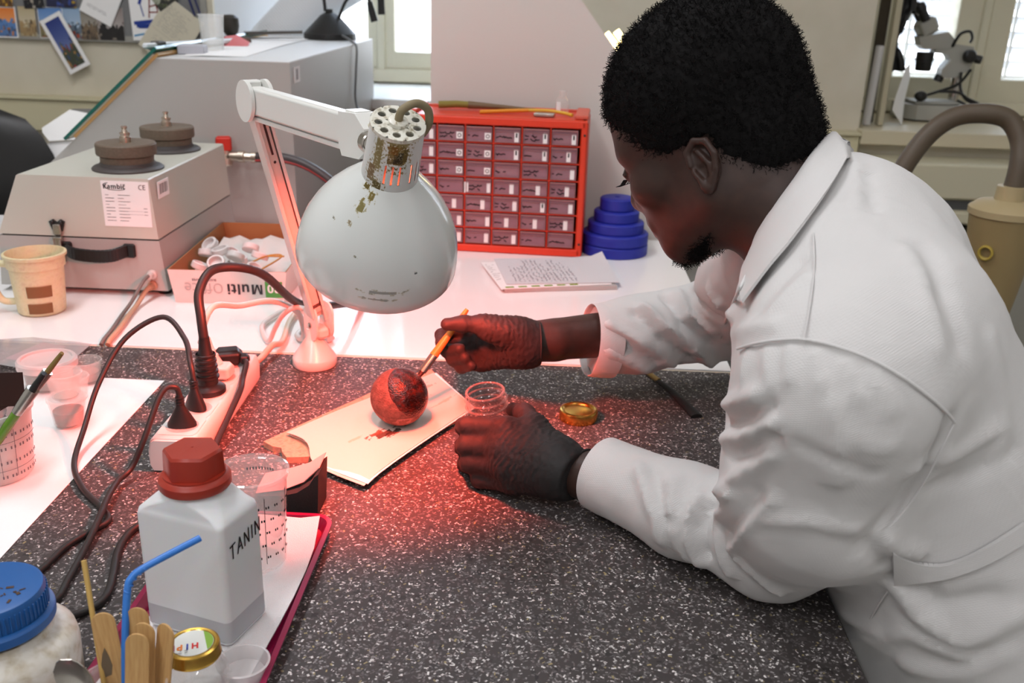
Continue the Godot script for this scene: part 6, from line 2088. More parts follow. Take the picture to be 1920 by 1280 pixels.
func build_front_things() -> void:
	var g: G
	var t: Node3D
	# magenta tray with a paper towel
	t = thing("tray", "shallow magenta plastic tray under the white bottle", "tray", Vector3(-0.290, T, -0.72))
	var hw := 0.076
	var hd := 0.188
	g = G.new()
	var outer := rect(hw * 2, hd * 2, 0.022, 6)
	var inner := rect(hw * 2 - 0.010, hd * 2 - 0.010, 0.018, 6)
	var base := rect(hw * 2 - 0.022, hd * 2 - 0.022, 0.013, 6)
	var lev := [[base, 0.0005], [outer, 0.0125], [outer, 0.0145], [inner, 0.0145], [base, 0.003]]
	for k in lev.size() - 1:
		var m: int = outer.size()
		for i in m:
			var j := (i + 1) % m
			var a: Vector2 = lev[k][0][i]
			var b: Vector2 = lev[k][0][j]
			var c: Vector2 = lev[k + 1][0][j]
			var d: Vector2 = lev[k + 1][0][i]
			var o := Vector3(a.x, 0, -a.y).normalized() * (1.0 if k < 2 else -1.0) + Vector3(0, 2.0 if k == 2 else (0.6 if k == 3 else 0.0), 0)
			g.face(Vector3(a.x, lev[k][1], -a.y), Vector3(b.x, lev[k][1], -b.y), Vector3(c.x, lev[k + 1][1], -c.y), Vector3(d.x, lev[k + 1][1], -d.y), o)
	g.x = Transform3D(Basis(Vector3.RIGHT, -PI * 0.5), Vector3.ZERO)
	g.prism(base, 0.0005, 0.003)
	put(g, "tray_shell", mat("magenta plastic", Color(0.52, 0.06, 0.24), 0.3), t)
	g = G.new()
	var rows := []
	for i in 9:
		var r := []
		for j in 7:
			var u := -0.062 + j * 0.0207
			var v := -0.178 + i * 0.044
			r.append(Vector3(-0.290 + u + 0.006 * sin(i * 0.7), T + 0.0062 + 0.0014 * sin(i * 1.1 + j * 0.8) + (0.004 if j == 6 else 0.0) + (0.012 if i == 0 else 0.0), -0.715 + v))
		rows.append(r)
	g.sheet(rows, 0.001)
	var tm := mat("paper towel", Color(0.88, 0.87, 0.87), 0.95, 0.0, 0.2)
	add_relief(tm, 0.2, 256, 0.05, 4, 1)
	tm.uv1_scale = Vector3(2, 4, 1)
	solo(g, "paper_towel", tm, "white textured paper towel lining the magenta tray", "paper towel")
	# white bottle TANIN
	var F := Vector2(-0.257, -0.686)
	var bt := thing("plastic_bottle", "translucent white square bottle with a red hexagonal cap, marked TANIN", "bottle", Vector3(-0.293, T + 0.0065, -0.727), -18.0)
	var bw := 0.0445
	var bd := 0.0285
	var bm := mat("bottle plastic", Color(0.86, 0.865, 0.87), 0.42)
	bm.subsurf_scatter_enabled = true
	bm.subsurf_scatter_strength = 0.25
	g = G.new()
	var ring := func(w: float, d: float, r: float) -> PackedVector2Array: return rect(w * 2, d * 2, r, 5)
	var prof := [[ring.call(bw - 0.004, bd - 0.004, 0.005), 0.0], [ring.call(bw - 0.001, bd - 0.001, 0.006), 0.002], [ring.call(bw, bd, 0.006), 0.006], [ring.call(bw, bd, 0.006), 0.116], [ring.call(bw - 0.001, bd - 0.001, 0.007), 0.121], [ring.call(bw - 0.005, bd - 0.003, 0.010), 0.125], [ring.call(0.030, 0.0265, 0.020), 0.134], [ring.call(0.0245, 0.0245, 0.0243), 0.139], [ring.call(0.0235, 0.0235, 0.0233), 0.147]]
	var M: int = prof[0][0].size()
	var pt := func(k: int, i: int) -> Vector3:
		var q: Vector2 = prof[k][0][posmod(i, M)]
		return Vector3(q.x, prof[k][1], -q.y)
	var nrm := func(k: int, i: int) -> Vector3:
		var du: Vector3 = pt.call(k, i + 1) - pt.call(k, i - 1)
		var dv: Vector3 = pt.call(mini(k + 1, prof.size() - 1), i) - pt.call(maxi(k - 1, 0), i)
		var c: Vector3 = dv.cross(du).normalized()
		return c if c.dot(Vector3(pt.call(k, i).x, 0.02, pt.call(k, i).z)) > 0 else -c
	for k in prof.size() - 1:
		for i in M:
			g.quad(pt.call(k, i), pt.call(k, i + 1), pt.call(k + 1, i + 1), pt.call(k + 1, i), nrm.call(k, i), nrm.call(k, i + 1), nrm.call(k + 1, i + 1), nrm.call(k + 1, i))
	var floor_p := PackedVector2Array()
	for q in prof[0][0]:
		floor_p.append(q)
	g.x = Transform3D(Basis(Vector3.RIGHT, -PI * 0.5), Vector3.ZERO)
	g.prism(floor_p, 0.0, 0.0005)
	g.x = Transform3D.IDENTITY
	put(g, "body", bm, bt)
	# liquid showing through the lower part of the wall
	g = G.new()
	g.x = Transform3D(Basis(Vector3.RIGHT, -PI * 0.5), Vector3.ZERO)
	g.prism(rect(bw * 2 + 0.0006, bd * 2 + 0.0006, 0.0062, 5), 0.0055, 0.026, true)
	g.x = Transform3D.IDENTITY
	put(g, "liquid_band", glass("liquid tint", Color(0.36, 0.37, 0.45), 0.24, 0.3), bt)
	# handwriting on the right face
	g = G.new()
	var L := {"T": [[Vector2(-0.5, 1), Vector2(0.5, 1.05)], [Vector2(0, 1), Vector2(-0.05, 0)]], "A": [[Vector2(-0.5, 0), Vector2(0.05, 1.05), Vector2(0.45, 0)], [Vector2(-0.25, 0.36), Vector2(0.3, 0.4)]], "N": [[Vector2(-0.45, 0), Vector2(-0.4, 1), Vector2(0.4, 0), Vector2(0.45, 1.05)]], "I": [[Vector2(0, 0), Vector2(0.02, 1.0)]]}
	var wx := -0.0195
	var fr := Transform3D(Basis(Vector3.UP, PI * 0.5), Vector3(bw + 0.0003, 0.088, 0.0)) * Transform3D(Basis(Vector3.BACK, 0.16), Vector3.ZERO)
	for ch in "TANIN":
		var half := 0.0022 if ch == "I" else 0.0043
		wx += half
		var ln := []
		for q in L[ch]:
			var o := []
			for p in q:
				o.append(Vector2(wx + p.x * half * 1.7 + p.y * 0.002, p.y * 0.0125))
			ln.append(o)
		strokes(g, fr, ln, 0.0016, 0.0004)
		wx += half + 0.0016
	put(g, "handwriting", mat("marker", Color(0.03, 0.03, 0.035), 0.6), bt)
	var redm := mat("red brown cap", Color(0.62, 0.175, 0.105), 0.42)
	g = G.new()
	g.x = Transform3D(Basis.IDENTITY, Vector3(0, 0.1405, 0))
	g.lathe([Vector2(0.024, 0), Vector2(0.0295, 0), Vector2(0.0305, 0.0015), Vector2(0.0305, 0.008), Vector2(0.0285, 0.0105), Vector2(0.0265, 0.0115), Vector2(0.0265, 0.013), Vector2(0, 0.0135)], 48)
	var cap := put(g, "cap_skirt", redm, bt)
	g = G.new()
	g.x = Transform3D(Basis(Vector3.UP, 0.42), Vector3(0, 0.1535, 0))
	g.lathe([Vector2(0.0262, 0), Vector2(0.0262, 0.002), Vector2(0.0255, 0.016), Vector2(0.0252, 0.019), Vector2(0.0235, 0.0215), Vector2(0, 0.0225)], 6, 0, TAU, 0.2)
	put(g, "cap_hexagon", redm, cap)
	g = G.new()
	g.ball(Vector3(0, 0.1762, 0), Vector3(0.0012, 0.0006, 0.0012), 8, 6)
	put(g, "moulding_mark", redm, cap)
	# clear measuring cup behind the bottle
	t = thing("measuring_cup", "empty clear measuring cup with a printed scale behind the white bottle", "cup", Vector3(-0.276, T + 0.0065, -0.825))
	put(lathed([Vector2(0, 0.001), Vector2(0.027, 0.001), Vector2(0.029, 0.004), Vector2(0.0335, 0.098), Vector2(0.0362, 0.099), Vector2(0.0365, 0.103), Vector2(0.034, 0.104), Vector2(0.0325, 0.099), Vector2(0.0276, 0.005), Vector2(0, 0.004)], 44), "cup_wall", glass("clear cup", Color(0.93, 0.91, 0.90), 0.22, 0.06), t)
	g = G.new()
	for k in 24:
		for yv in [0.02, 0.034, 0.048, 0.062, 0.076]:
			if (k * 5 + int(yv * 1000)) % 4 < 2:
				var a := 1.5 - k * 0.075
				g.x = frame(Vector3(cos(a), 0, sin(a)) * (0.0291 + yv * 0.046) + Vector3(0, yv, 0), Vector3.UP, Vector3(cos(a), 0, sin(a)))
				g.bevel_box(Vector3.ZERO, Vector3(0.0013, 0.0024, 0.0003), 0.0001)
	for k in 2:
		var a: float = [0.95, 0.12][k]
		g.x = frame(Vector3(cos(a), 0, sin(a)) * 0.0316 + Vector3(0, 0.05, 0), Vector3(cos(a) * 0.046, 1, sin(a) * 0.046), Vector3(cos(a), 0, sin(a)))
		g.bevel_box(Vector3.ZERO, Vector3(0.0005, 0.075, 0.0003), 0.0001)
	for k in 10:
		var a := -1.2 - k * 0.09
		g.x = frame(Vector3(cos(a), 0, sin(a)) * 0.0328 + Vector3(0, 0.088, 0), Vector3.UP, Vector3(cos(a), 0, sin(a)))
		g.bevel_box(Vector3.ZERO, Vector3(0.0016, 0.003, 0.0003), 0.0001)
	put(g, "printed_scale", m_ink(), t)
	# dark broken block with pink paper on it
	t = thing("foam_block", "dark hollowed block with a pink strip on top, behind the tray", "block", Vector3(-0.268, T, -0.945))
	g = G.new()
	g.prism(PackedVector2Array([Vector2(-0.036, 0.001), Vector2(0.030, 0.001), Vector2(0.033, 0.054), Vector2(0.028, 0.050), Vector2(0.022, 0.040), Vector2(0.008, 0.030), Vector2(-0.010, 0.025), Vector2(-0.036, 0.024)]), -0.022, 0.022)
	put(g, "block_body", mottled("dark foam", [0.0, Color(0.075, 0.065, 0.065), 1.0, Color(0.14, 0.12, 0.12)], 0.85, 14.0, 0.1, 7), t)
	g = G.new()
	g.sheet([[Vector3(-0.040, 0.0275, -0.024), Vector3(-0.010, 0.036, -0.024), Vector3(0.012, 0.044, -0.024), Vector3(0.031, 0.058, -0.024)], [Vector3(-0.040, 0.0265, 0.0), Vector3(-0.010, 0.033, 0.0), Vector3(0.012, 0.042, 0.0), Vector3(0.031, 0.057, 0.0)], [Vector3(-0.038, 0.0265, 0.020), Vector3(-0.010, 0.0275, 0.012), Vector3(0.012, 0.036, 0.008), Vector3(0.030, 0.054, 0.006)]], 0.001)
	put(g, "pink_strip", mat("pink board", Color(0.84, 0.62, 0.60), 0.7), t)
	# blue-lidded tub
	t = thing("plastic_tub", "dirty white plastic tub with a ribbed blue screw lid at the lower left corner", "tub", Vector3(-0.430, T, -0.632), -8)
	t.scale = Vector3(1, 0.87, 1)
	var tw := mottled("dirty white plastic", [0.0, Color(0.55, 0.46, 0.32), 0.30, Color(0.74, 0.70, 0.62), 0.55, Color(0.83, 0.81, 0.77), 1.0, Color(0.86, 0.85, 0.82)], 0.45, 8.0, 0.03, 15)
	put(lathed([Vector2(0, 0.001), Vector2(0.055, 0.001), Vector2(0.0595, 0.006), Vector2(0.0600, 0.044), Vector2(0.058, 0.054), Vector2(0.051, 0.062), Vector2(0.043, 0.066), Vector2(0.0405, 0.072), Vector2(0, 0.072)], 44), "tub_body", tw, t)
	g = G.new()
	var lb := mat("blue lid", Color(0.10, 0.34, 0.60), 0.42)
	g.lathe([Vector2(0.0415, 0.077), Vector2(0.0445, 0.077), Vector2(0.0455, 0.078), Vector2(0.0455, 0.086), Vector2(0.044, 0.088), Vector2(0.0412, 0.089)], 56)
	g.lathe([Vector2(0.0405, 0.088), Vector2(0.0403, 0.108), Vector2(0.039, 0.1115), Vector2(0.036, 0.1125), Vector2(0, 0.113)], 56)
	for k in 64:
		var a := TAU * k / 64
		g.x = frame(Vector3(cos(a) * 0.0405, 0.0975, sin(a) * 0.0405), Vector3.UP, Vector3(cos(a), 0, sin(a)))
		g.bevel_box(Vector3.ZERO, Vector3(0.0017, 0.017, 0.0022), 0.0007)
	g.x = Transform3D.IDENTITY
	var lid := put(g, "lid", lb, t)
	g = G.new()
	var rr := RandomNumberGenerator.new()
	rr.seed = 4
	for k in 26:
		var a := rr.randf_range(-0.3, 1.4)
		var q := rr.randf_range(0.004, 0.03)
		g.x = Transform3D(Basis(Vector3.UP, rr.randf() * 3.0), Vector3(cos(a) * q, 0.1131, sin(a) * q))
		g.bevel_box(Vector3.ZERO, Vector3(rr.randf_range(0.001, 0.006), 0.0004, rr.randf_range(0.001, 0.003)), 0.0001)
	put(g, "mud_stain", mat("mud", Color(0.30, 0.22, 0.16), 0.9), lid)
	g = G.new()
	g.lathe([Vector2(0.0601, 0.008), Vector2(0.0604, 0.042)], 10, 0.55, 1.10)
	put(g, "label", mat("tub label", Color(0.82, 0.82, 0.80), 0.7), t)
	g = G.new()
	for k in 11:
		for i in 5:
			var a := 0.62 + i * 0.085
			g.x = frame(Vector3(cos(a), 0, sin(a)) * 0.0606 + Vector3(0, 0.039 - k * 0.0026, 0), Vector3.UP, Vector3(cos(a), 0, sin(a)))
			if (k * 3 + i) % 5 > 0:
				g.bevel_box(Vector3.ZERO, Vector3(0.0036, 0.0008, 0.0004), 0.0001)
	put(g, "print", m_grey_ink(), t)
	# clear cup full of sticks at the frame's lower edge
	t = thing("stick_cup", "clear plastic cup holding wooden sticks, a spoon and a blue straw", "cup", Vector3(-0.307, T + 0.0045, -0.578))
	put(lathed([Vector2(0, 0.001), Vector2(0.024, 0.001), Vector2(0.026, 0.004), Vector2(0.033, 0.046), Vector2(0.0355, 0.047), Vector2(0.0355, 0.050), Vector2(0.0335, 0.050), Vector2(0.0245, 0.005), Vector2(0, 0.004)], 36), "cup_wall", glass("clear cup", Color(0.93, 0.91, 0.90), 0.22, 0.06), t)
	var wood := mottled("stick wood", [0.0, Color(0.72, 0.55, 0.34), 0.6, Color(0.78, 0.62, 0.40), 1.0, Color(0.82, 0.67, 0.46)], 0.6, 18.0, 0.02, 17)
	wood.uv1_scale = Vector3(60, 6, 60)
	var stick := G.new()
	var sp := PackedVector2Array()
	for k in 13:
		sp.append(Vector2(cos(PI * k / 12) * 0.0088, 0.0865 + sin(PI * k / 12) * 0.0088))
	sp.append(Vector2(-0.0088, 0.0))
	sp.append(Vector2(0.0088, 0.0))
	stick.prism(sp, -0.0008, 0.0008)
	var first: MeshInstance3D = null
	var sd := [["wide wooden spatula stick at the left of the bunch, with a grey smear", Vector3(-0.315, 0.757, -0.596), -0.10, -0.10, 0.2], ["wooden spatula stick standing just right of the smeared one", Vector3(-0.300, 0.757, -0.602), -0.02, -0.10, 0.0], ["frontmost wooden spatula stick of the bunch", Vector3(-0.299, 0.755, -0.578), 0.10, -0.05, 0.05], ["wooden spatula stick behind the frontmost one", Vector3(-0.297, 0.756, -0.588), 0.07, -0.08, -0.12], ["rightmost wooden spatula stick leaning towards the small jar", Vector3(-0.287, 0.756, -0.592), 0.12, -0.10, -0.5]]
	for s in sd:
		var o: MeshInstance3D
		if first == null:
			first = solo(stick, "spatula_stick", wood, s[0], "wooden stick", Vector3.ZERO, 0.0, "wooden spatula sticks in the clear cup")
			o = first
		else:
			o = first.duplicate()
			o.name = numbered("spatula_stick")
			add_child(o, true)
			o.set_meta("label", s[0])
		o.transform = Transform3D(Basis(Vector3.UP, s[4]) * Basis(Vector3.BACK, -s[2]) * Basis(Vector3.RIGHT, s[3]), s[1])
	g = G.new()
	g.prism(PackedVector2Array([Vector2(-0.0085, 0.04), Vector2(-0.002, 0.042), Vector2(0.000, 0.050), Vector2(-0.001, 0.058), Vector2(-0.003, 0.066), Vector2(-0.0055, 0.061), Vector2(-0.008, 0.052)]), 0.0008, 0.0011)
	put(g, "grey_smear", mat("smear", Color(0.42, 0.36, 0.28), 0.8), first)
	g = G.new()
	g.tube([Vector3(-0.322, 0.762, -0.586), Vector3(-0.344, 0.885, -0.622)], 0.0019, 10, 0.0021)
	solo(g, "wooden_skewer", mat("skewer wood", Color(0.78, 0.64, 0.36), 0.6), "thin round wooden skewer standing left of the spatula sticks", "skewer")
	g = G.new()
	var w0 := Vector3(-0.310, 0.765, -0.588)
	g.tube(spline([w0, Vector3(-0.311, 0.82, -0.603), Vector3(-0.3105, 0.862, -0.617), Vector3(-0.3080, 0.8715, -0.6225), Vector3(-0.301, 0.8760, -0.629), Vector3(-0.283, 0.881, -0.646), Vector3(-0.267, 0.885, -0.661)], 6), 0.0029, 14, -1.0, false)
	var st := solo(g, "drinking_straw", mat("blue straw", Color(0.20, 0.47, 0.80), 0.35), "bent bright blue drinking straw standing in the stick cup before the white bottle", "straw")
	g = G.new()
	for k in 5:
		var c := Vector3(-0.3105, 0.862, -0.617).lerp(Vector3(-0.301, 0.876, -0.629), k / 4.0) + Vector3(-0.0018, 0.0018, 0) * sin(k / 4.0 * PI)
		g.x = frame(c, Vector3(0.6, 1.0, -0.5))
		g.lathe([Vector2(0.0028, -0.001), Vector2(0.0034, 0), Vector2(0.0028, 0.001)], 14)
	put(g, "bellows", mat("blue straw", Color(0.20, 0.47, 0.80), 0.35), st)
	g = G.new()
	rows = []
	for i in 9:
		var v := -1.0 + i / 4.0
		var r := []
		for j in 7:
			var u := -1.0 + j / 3.0
			var wq := 0.0125 * sqrt(maxf(0.0, 1.0 - v * v * 0.98))
			r.append(Vector3(u * wq, v * 0.019, -0.005 * (1.0 - u * u) * (1.0 - v * v)))
		rows.append(r)
	g.sheet(rows, 0.0008)
	g.tube([Vector3(0, -0.018, 0), Vector3(0.004, -0.05, 0.004)], 0.0022, 8)
	var spn := solo(g, "spoon", m_steel(), "steel spoon with its bowl up between the blue-lidded tub and the sticks", "spoon")
	spn.transform = Transform3D(Basis(Vector3.UP, 0.3) * Basis(Vector3.BACK, 0.6) * Basis(Vector3.RIGHT, -0.3), Vector3(-0.338, 0.812, -0.574))
	# small jar with a printed gold lid, and a clear dish beside it
	t = thing("glass_jar", "small clear glass jar with a printed gold lid in front of the white bottle", "jar", Vector3(-0.268, T + 0.0065, -0.628), 0)
	put(lathed([Vector2(0, 0.001), Vector2(0.022, 0.001), Vector2(0.0255, 0.004), Vector2(0.026, 0.008), Vector2(0.026, 0.026), Vector2(0.0245, 0.032), Vector2(0.019, 0.038), Vector2(0.0185, 0.043), Vector2(0.0165, 0.043), Vector2(0.017, 0.037), Vector2(0.0225, 0.031), Vector2(0.024, 0.026), Vector2(0.024, 0.006), Vector2(0, 0.004)], 40), "jar_glass", glass("jar glass", Color(0.95, 0.95, 0.94), 0.10), t)
	g = G.new()
	for k in 14:
		var a := TAU * k / 14
		g.ball(Vector3(cos(a) * 0.026, 0.017, sin(a) * 0.026), Vector3(0.0025, 0.0025, 0.0014), 8, 6)
	put(g, "glass_dimple", glass("jar glass", Color(0.95, 0.95, 0.94), 0.10), t)
	g = lathed([Vector2(0, 0.0515), Vector2(0.0165, 0.0515), Vector2(0.0172, 0.0522), Vector2(0.0190, 0.0525), Vector2(0.0207, 0.0515), Vector2(0.0212, 0.0495), Vector2(0.0212, 0.0425), Vector2(0.0218, 0.0415), Vector2(0.0212, 0.0405), Vector2(0.0195, 0.0405), Vector2(0.0195, 0.050), Vector2(0, 0.050)], 52)
	var jl := put(g, "lid", m_gold(), t)
	g = lathed([Vector2(0, 0.0519), Vector2(0.0163, 0.0518)], 40)
	put(g, "lid_print", mat("lid white", Color(0.85, 0.86, 0.84), 0.4), jl)
	g = G.new()
	var seg := PackedVector2Array()
	for k in 13:
		var a := lerpf(-0.45, 1.35, k / 12.0)
		seg.append(Vector2(cos(a), sin(a)) * 0.016)
	g.x = Transform3D(Basis(Vector3.RIGHT, -PI * 0.5), Vector3(0, 0.0, 0))
	g.prism(seg, 0.0517, 0.0521)
	put(g, "green_field", mat("lid green", Color(0.50, 0.66, 0.22), 0.4), jl)
	var lt := Transform3D(Basis(Vector3.UP, PI * 0.5 + 1.9) * Basis(Vector3.RIGHT, -PI * 0.5), Vector3(-0.005, 0.0521, 0.006))
	var hues := [Color(0.80, 0.12, 0.12), Color(0.12, 0.22, 0.60), Color(0.85, 0.45, 0.08), Color(0.55, 0.10, 0.35)]
	for k in 4:
		write(["H", "i", "P", "P"][k], 0.0092, mat("hue %d" % k, hues[k], 0.5), jl, lt * Transform3D(Basis.IDENTITY, Vector3(-0.0085 + k * 0.0058, 0, 0)), "lettering", true)
	g = G.new()
	scribble(g, lt * Transform3D(Basis.IDENTITY, Vector3(0.002, 0.0065, 0)), 0.01, 0.005, 2, 0.0005, 9)
	put(g, "print", m_grey_ink(), jl)
	t = thing("clear_dish", "low clear plastic dish between the small jar and the tray rim", "dish", Vector3(-0.238, T + 0.0065, -0.655))
	put(lathed([Vector2(0, 0.001), Vector2(0.018, 0.001), Vector2(0.021, 0.014), Vector2(0.0225, 0.0145), Vector2(0.0205, 0.0150), Vector2(0.0172, 0.003), Vector2(0, 0.003)], 36), "dish_wall", milky_dish(), t)

func milky_dish() -> StandardMaterial3D:
	return glass("milky dish", Color(0.88, 0.86, 0.86), 0.45, 0.3)
# ---------------------------------------------------------------- the man

# a distance field on a grid; shapes are joined with a smooth minimum and meshed as surface nets
class Field:
	var lo: Vector3
	var h: float
	var nx: int
	var ny: int
	var nz: int
	var f := PackedFloat32Array()

	func _init(a: Vector3, b: Vector3, cell: float) -> void:
		lo = a
		h = cell
		nx = int(ceil((b.x - a.x) / h)) + 1
		ny = int(ceil((b.y - a.y) / h)) + 1
		nz = int(ceil((b.z - a.z) / h)) + 1
		f.resize(nx * ny * nz)
		f.fill(1.0)

	func span(mn: Vector3, mx: Vector3) -> Array:
		return [clampi(int((mn.x - lo.x) / h), 0, nx - 1), clampi(int((mx.x - lo.x) / h) + 1, 0, nx - 1), clampi(int((mn.y - lo.y) / h), 0, ny - 1), clampi(int((mx.y - lo.y) / h) + 1, 0, ny - 1), clampi(int((mn.z - lo.z) / h), 0, nz - 1), clampi(int((mx.z - lo.z) / h) + 1, 0, nz - 1)]

	# a tapered capsule; k is the width of the blend, cut takes it away instead
	func cap(a: Vector3, b: Vector3, ra: float, rb: float, k: float, cut := false) -> void:
		var m := Vector3.ONE * (maxf(ra, rb) + k + 2.0 * h)
		var s := span(a.min(b) - m, a.max(b) + m)
		var ba := b - a
		var il := 1.0 / maxf(ba.length_squared(), 1e-12)
		var dr := rb - ra
		for z in range(s[4], s[5] + 1):
			for y in range(s[2], s[3] + 1):
				var at: int = (z * ny + y) * nx
				var p := Vector3(lo.x + s[0] * h, lo.y + y * h, lo.z + z * h) - a
				for x in range(s[0], s[1] + 1):
					var t := clampf(p.dot(ba) * il, 0.0, 1.0)
					var d := (p - ba * t).length() - ra - dr * t
					p.x += h
					var o := f[at + x]
					if cut:
						var q := maxf(k - absf(d + o), 0.0)
						f[at + x] = maxf(o, -d) + q * q * 0.25 / k
					elif d < o + k:
						var q := maxf(k - absf(d - o), 0.0)
						f[at + x] = minf(o, d) - q * q * 0.25 / k

	func ell(c: Vector3, r: Vector3, k: float) -> void:
		var m := r + Vector3.ONE * (k + 2.0 * h)
		var s := span(c - m, c + m)
		var ir := Vector3.ONE / r
		for z in range(s[4], s[5] + 1):
			for y in range(s[2], s[3] + 1):
				var at: int = (z * ny + y) * nx
				for x in range(s[0], s[1] + 1):
					var q := (Vector3(lo.x + x * h, lo.y + y * h, lo.z + z * h) - c) * ir
					var l := q.length()
					var d := l * (l - 1.0) / maxf((q * ir).length(), 1e-9)
					var o := f[at + x]
					if d < o + k:
						var e := maxf(k - absf(d - o), 0.0)
						f[at + x] = minf(o, d) - e * e * 0.25 / k

	# cut away what lies beyond a plane, within reach of its point
	func plane(p: Vector3, n: Vector3, reach: float) -> void:
		var s := span(p - Vector3.ONE * reach, p + Vector3.ONE * reach)
		for z in range(s[4], s[5] + 1):
			for y in range(s[2], s[3] + 1):
				var at: int = (z * ny + y) * nx
				for x in range(s[0], s[1] + 1):
					var q := Vector3(lo.x + x * h, lo.y + y * h, lo.z + z * h) - p
					if q.length() < reach:
						f[at + x] = maxf(f[at + x], q.dot(n))

	# vertices, triangles and normals; push(vertex, normal) may move the vertices afterwards
	func net(xf := Transform3D.IDENTITY, folds := [], bump = null) -> Array:
		var vs := PackedVector3Array()
		var id := PackedInt32Array()
		id.resize(nx * ny * nz)
		id.fill(-1)
		var far := h * 1.8
		var sx := 1
		var sy := nx
		var sz := nx * ny
		var off := [0, sx, sy, sx + sy, sz, sx + sz, sy + sz, sx + sy + sz]
		var cor := [Vector3(0, 0, 0), Vector3(1, 0, 0), Vector3(0, 1, 0), Vector3(1, 1, 0), Vector3(0, 0, 1), Vector3(1, 0, 1), Vector3(0, 1, 1), Vector3(1, 1, 1)]
		var eds := [[0, 1], [2, 3], [4, 5], [6, 7], [0, 2], [1, 3], [4, 6], [5, 7], [0, 4], [1, 5], [2, 6], [3, 7]]
		for z in nz - 1:
			for y in ny - 1:
				var at := (z * ny + y) * nx
				for x in nx - 1:
					var i := at + x
					if absf(f[i]) > far:
						continue
					var inside := 0
					for k in 8:
						if f[i + off[k]] < 0.0:
							inside += 1
					if inside == 0 or inside == 8:
						continue
					var sum := Vector3.ZERO
					var cnt := 0
					for e in eds:
						var a := f[i + off[e[0]]]
						var b := f[i + off[e[1]]]
						if (a < 0.0) != (b < 0.0):
							sum += (cor[e[0]] as Vector3).lerp(cor[e[1]], a / (a - b))
							cnt += 1
					id[i] = vs.size()
					vs.append(lo + (Vector3(x, y, z) + sum / cnt) * h)
		var tri := PackedInt32Array()
		for z in range(1, nz - 1):
			for y in range(1, ny - 1):
				var at := (z * ny + y) * nx
				for x in range(1, nx - 1):
					var i := at + x
					var a := f[i]
					if absf(a) > far:
						continue
					for ax in 3:
						var st: int = [sx, sy, sz][ax]
						var b := f[i + st]
						if (a < 0.0) == (b < 0.0):
							continue
						var u: int = [sy, sz, sx][ax]
						var w: int = [sz, sx, sy][ax]
						var q := [id[i], id[i - u], id[i - u - w], id[i - w]]
						if q[0] < 0 or q[1] < 0 or q[2] < 0 or q[3] < 0:
							continue
						if a < 0.0:
							tri.append_array([q[0], q[2], q[1], q[0], q[3], q[2]])
						else:
							tri.append_array([q[0], q[1], q[2], q[0], q[2], q[3]])
		var nn := normals(vs, tri)
		if folds.size() or bump != null:
			var mv := PackedVector3Array()
			mv.resize(vs.size())
			var boxes := []
			for fo in folds:
				var a: Vector3 = fo[0]
				var b: Vector3 = fo[1]
				var m = Vector3.ONE * (fo[3] * 2.4)
				boxes.append(AABB(a.min(b) - m, (a - b).abs() + m * 2.0))
			for i in vs.size():
				var p := vs[i]
				var d := 0.0
				for k in folds.size():
					if boxes[k].has_point(p):
						var a: Vector3 = folds[k][0]
						var ba: Vector3 = folds[k][1] - a
						var t := clampf((p - a).dot(ba) / ba.length_squared(), 0.0, 1.0)
						var q: float = (p - a - ba * t).length() / folds[k][3]
						var g: float = folds[k][2] * exp(-q * q)
						if absf(g) > absf(d) or signf(g) != signf(d):
							d = g if signf(g) == signf(d) or d == 0.0 else d + g
				if bump != null:
					d += bump.call(p)
				mv[i] = p + nn[i] * d
			vs = mv
			nn = normals(vs, tri)
		for i in vs.size():
			vs[i] = xf * vs[i]
			nn[i] = (xf.basis * nn[i]).normalized()
		return [vs, tri, nn]

	func normals(vs: PackedVector3Array, tri: PackedInt32Array) -> PackedVector3Array:
		var nn := PackedVector3Array()
		nn.resize(vs.size())
		for i in range(0, tri.size(), 3):
			var a := tri[i]
			var b := tri[i + 1]
			var c := tri[i + 2]
			var n := (vs[c] - vs[a]).cross(vs[b] - vs[a])
			nn[a] += n
			nn[b] += n
			nn[c] += n
		for i in nn.size():
			nn[i] = nn[i].normalized()
		return nn

func net_mesh(parts: Array) -> ArrayMesh:
	var vs := PackedVector3Array()
	var nn := PackedVector3Array()
	var tri := PackedInt32Array()
	for p in parts:
		var base := vs.size()
		vs.append_array(p[0])
		nn.append_array(p[2])
		for i in p[1]:
			tri.append(i + base)
	var a := []
	a.resize(Mesh.ARRAY_MAX)
	a[Mesh.ARRAY_VERTEX] = vs
	a[Mesh.ARRAY_NORMAL] = nn
	a[Mesh.ARRAY_INDEX] = tri
	var m := ArrayMesh.new()
	m.add_surface_from_arrays(Mesh.PRIMITIVE_TRIANGLES, a)
	return m

func part(m: Mesh, called: String, mm: Material, parent: Node3D) -> MeshInstance3D:
	var o := MeshInstance3D.new()
	o.mesh = m
	o.material_override = mm
	o.name = called
	parent.add_child(o, true)
	return o

const WRISTL := Vector3(0.0565, 0.7949, -0.9674)
const NECK := Vector3(0.27, 1.07, -0.93)

# head axes: x forward out of the face, y up through the crown, z towards his right ear
func head_frame() -> Transform3D:
	var fw := Vector3(-0.7189, -0.5150, -0.4668).normalized()
	var u := Vector3(-0.4319, 0.8572, -0.2805).normalized()
	return Transform3D(Basis(fw, u, fw.cross(u)).orthonormalized(), HEAD)

func both(f: Field, a: Vector3, b: Vector3, ra: float, rb: float, k: float, cut := false) -> void:
	f.cap(a, b, ra, rb, k, cut)
	f.cap(a * Vector3(1, 1, -1), b * Vector3(1, 1, -1), ra, rb, k, cut)

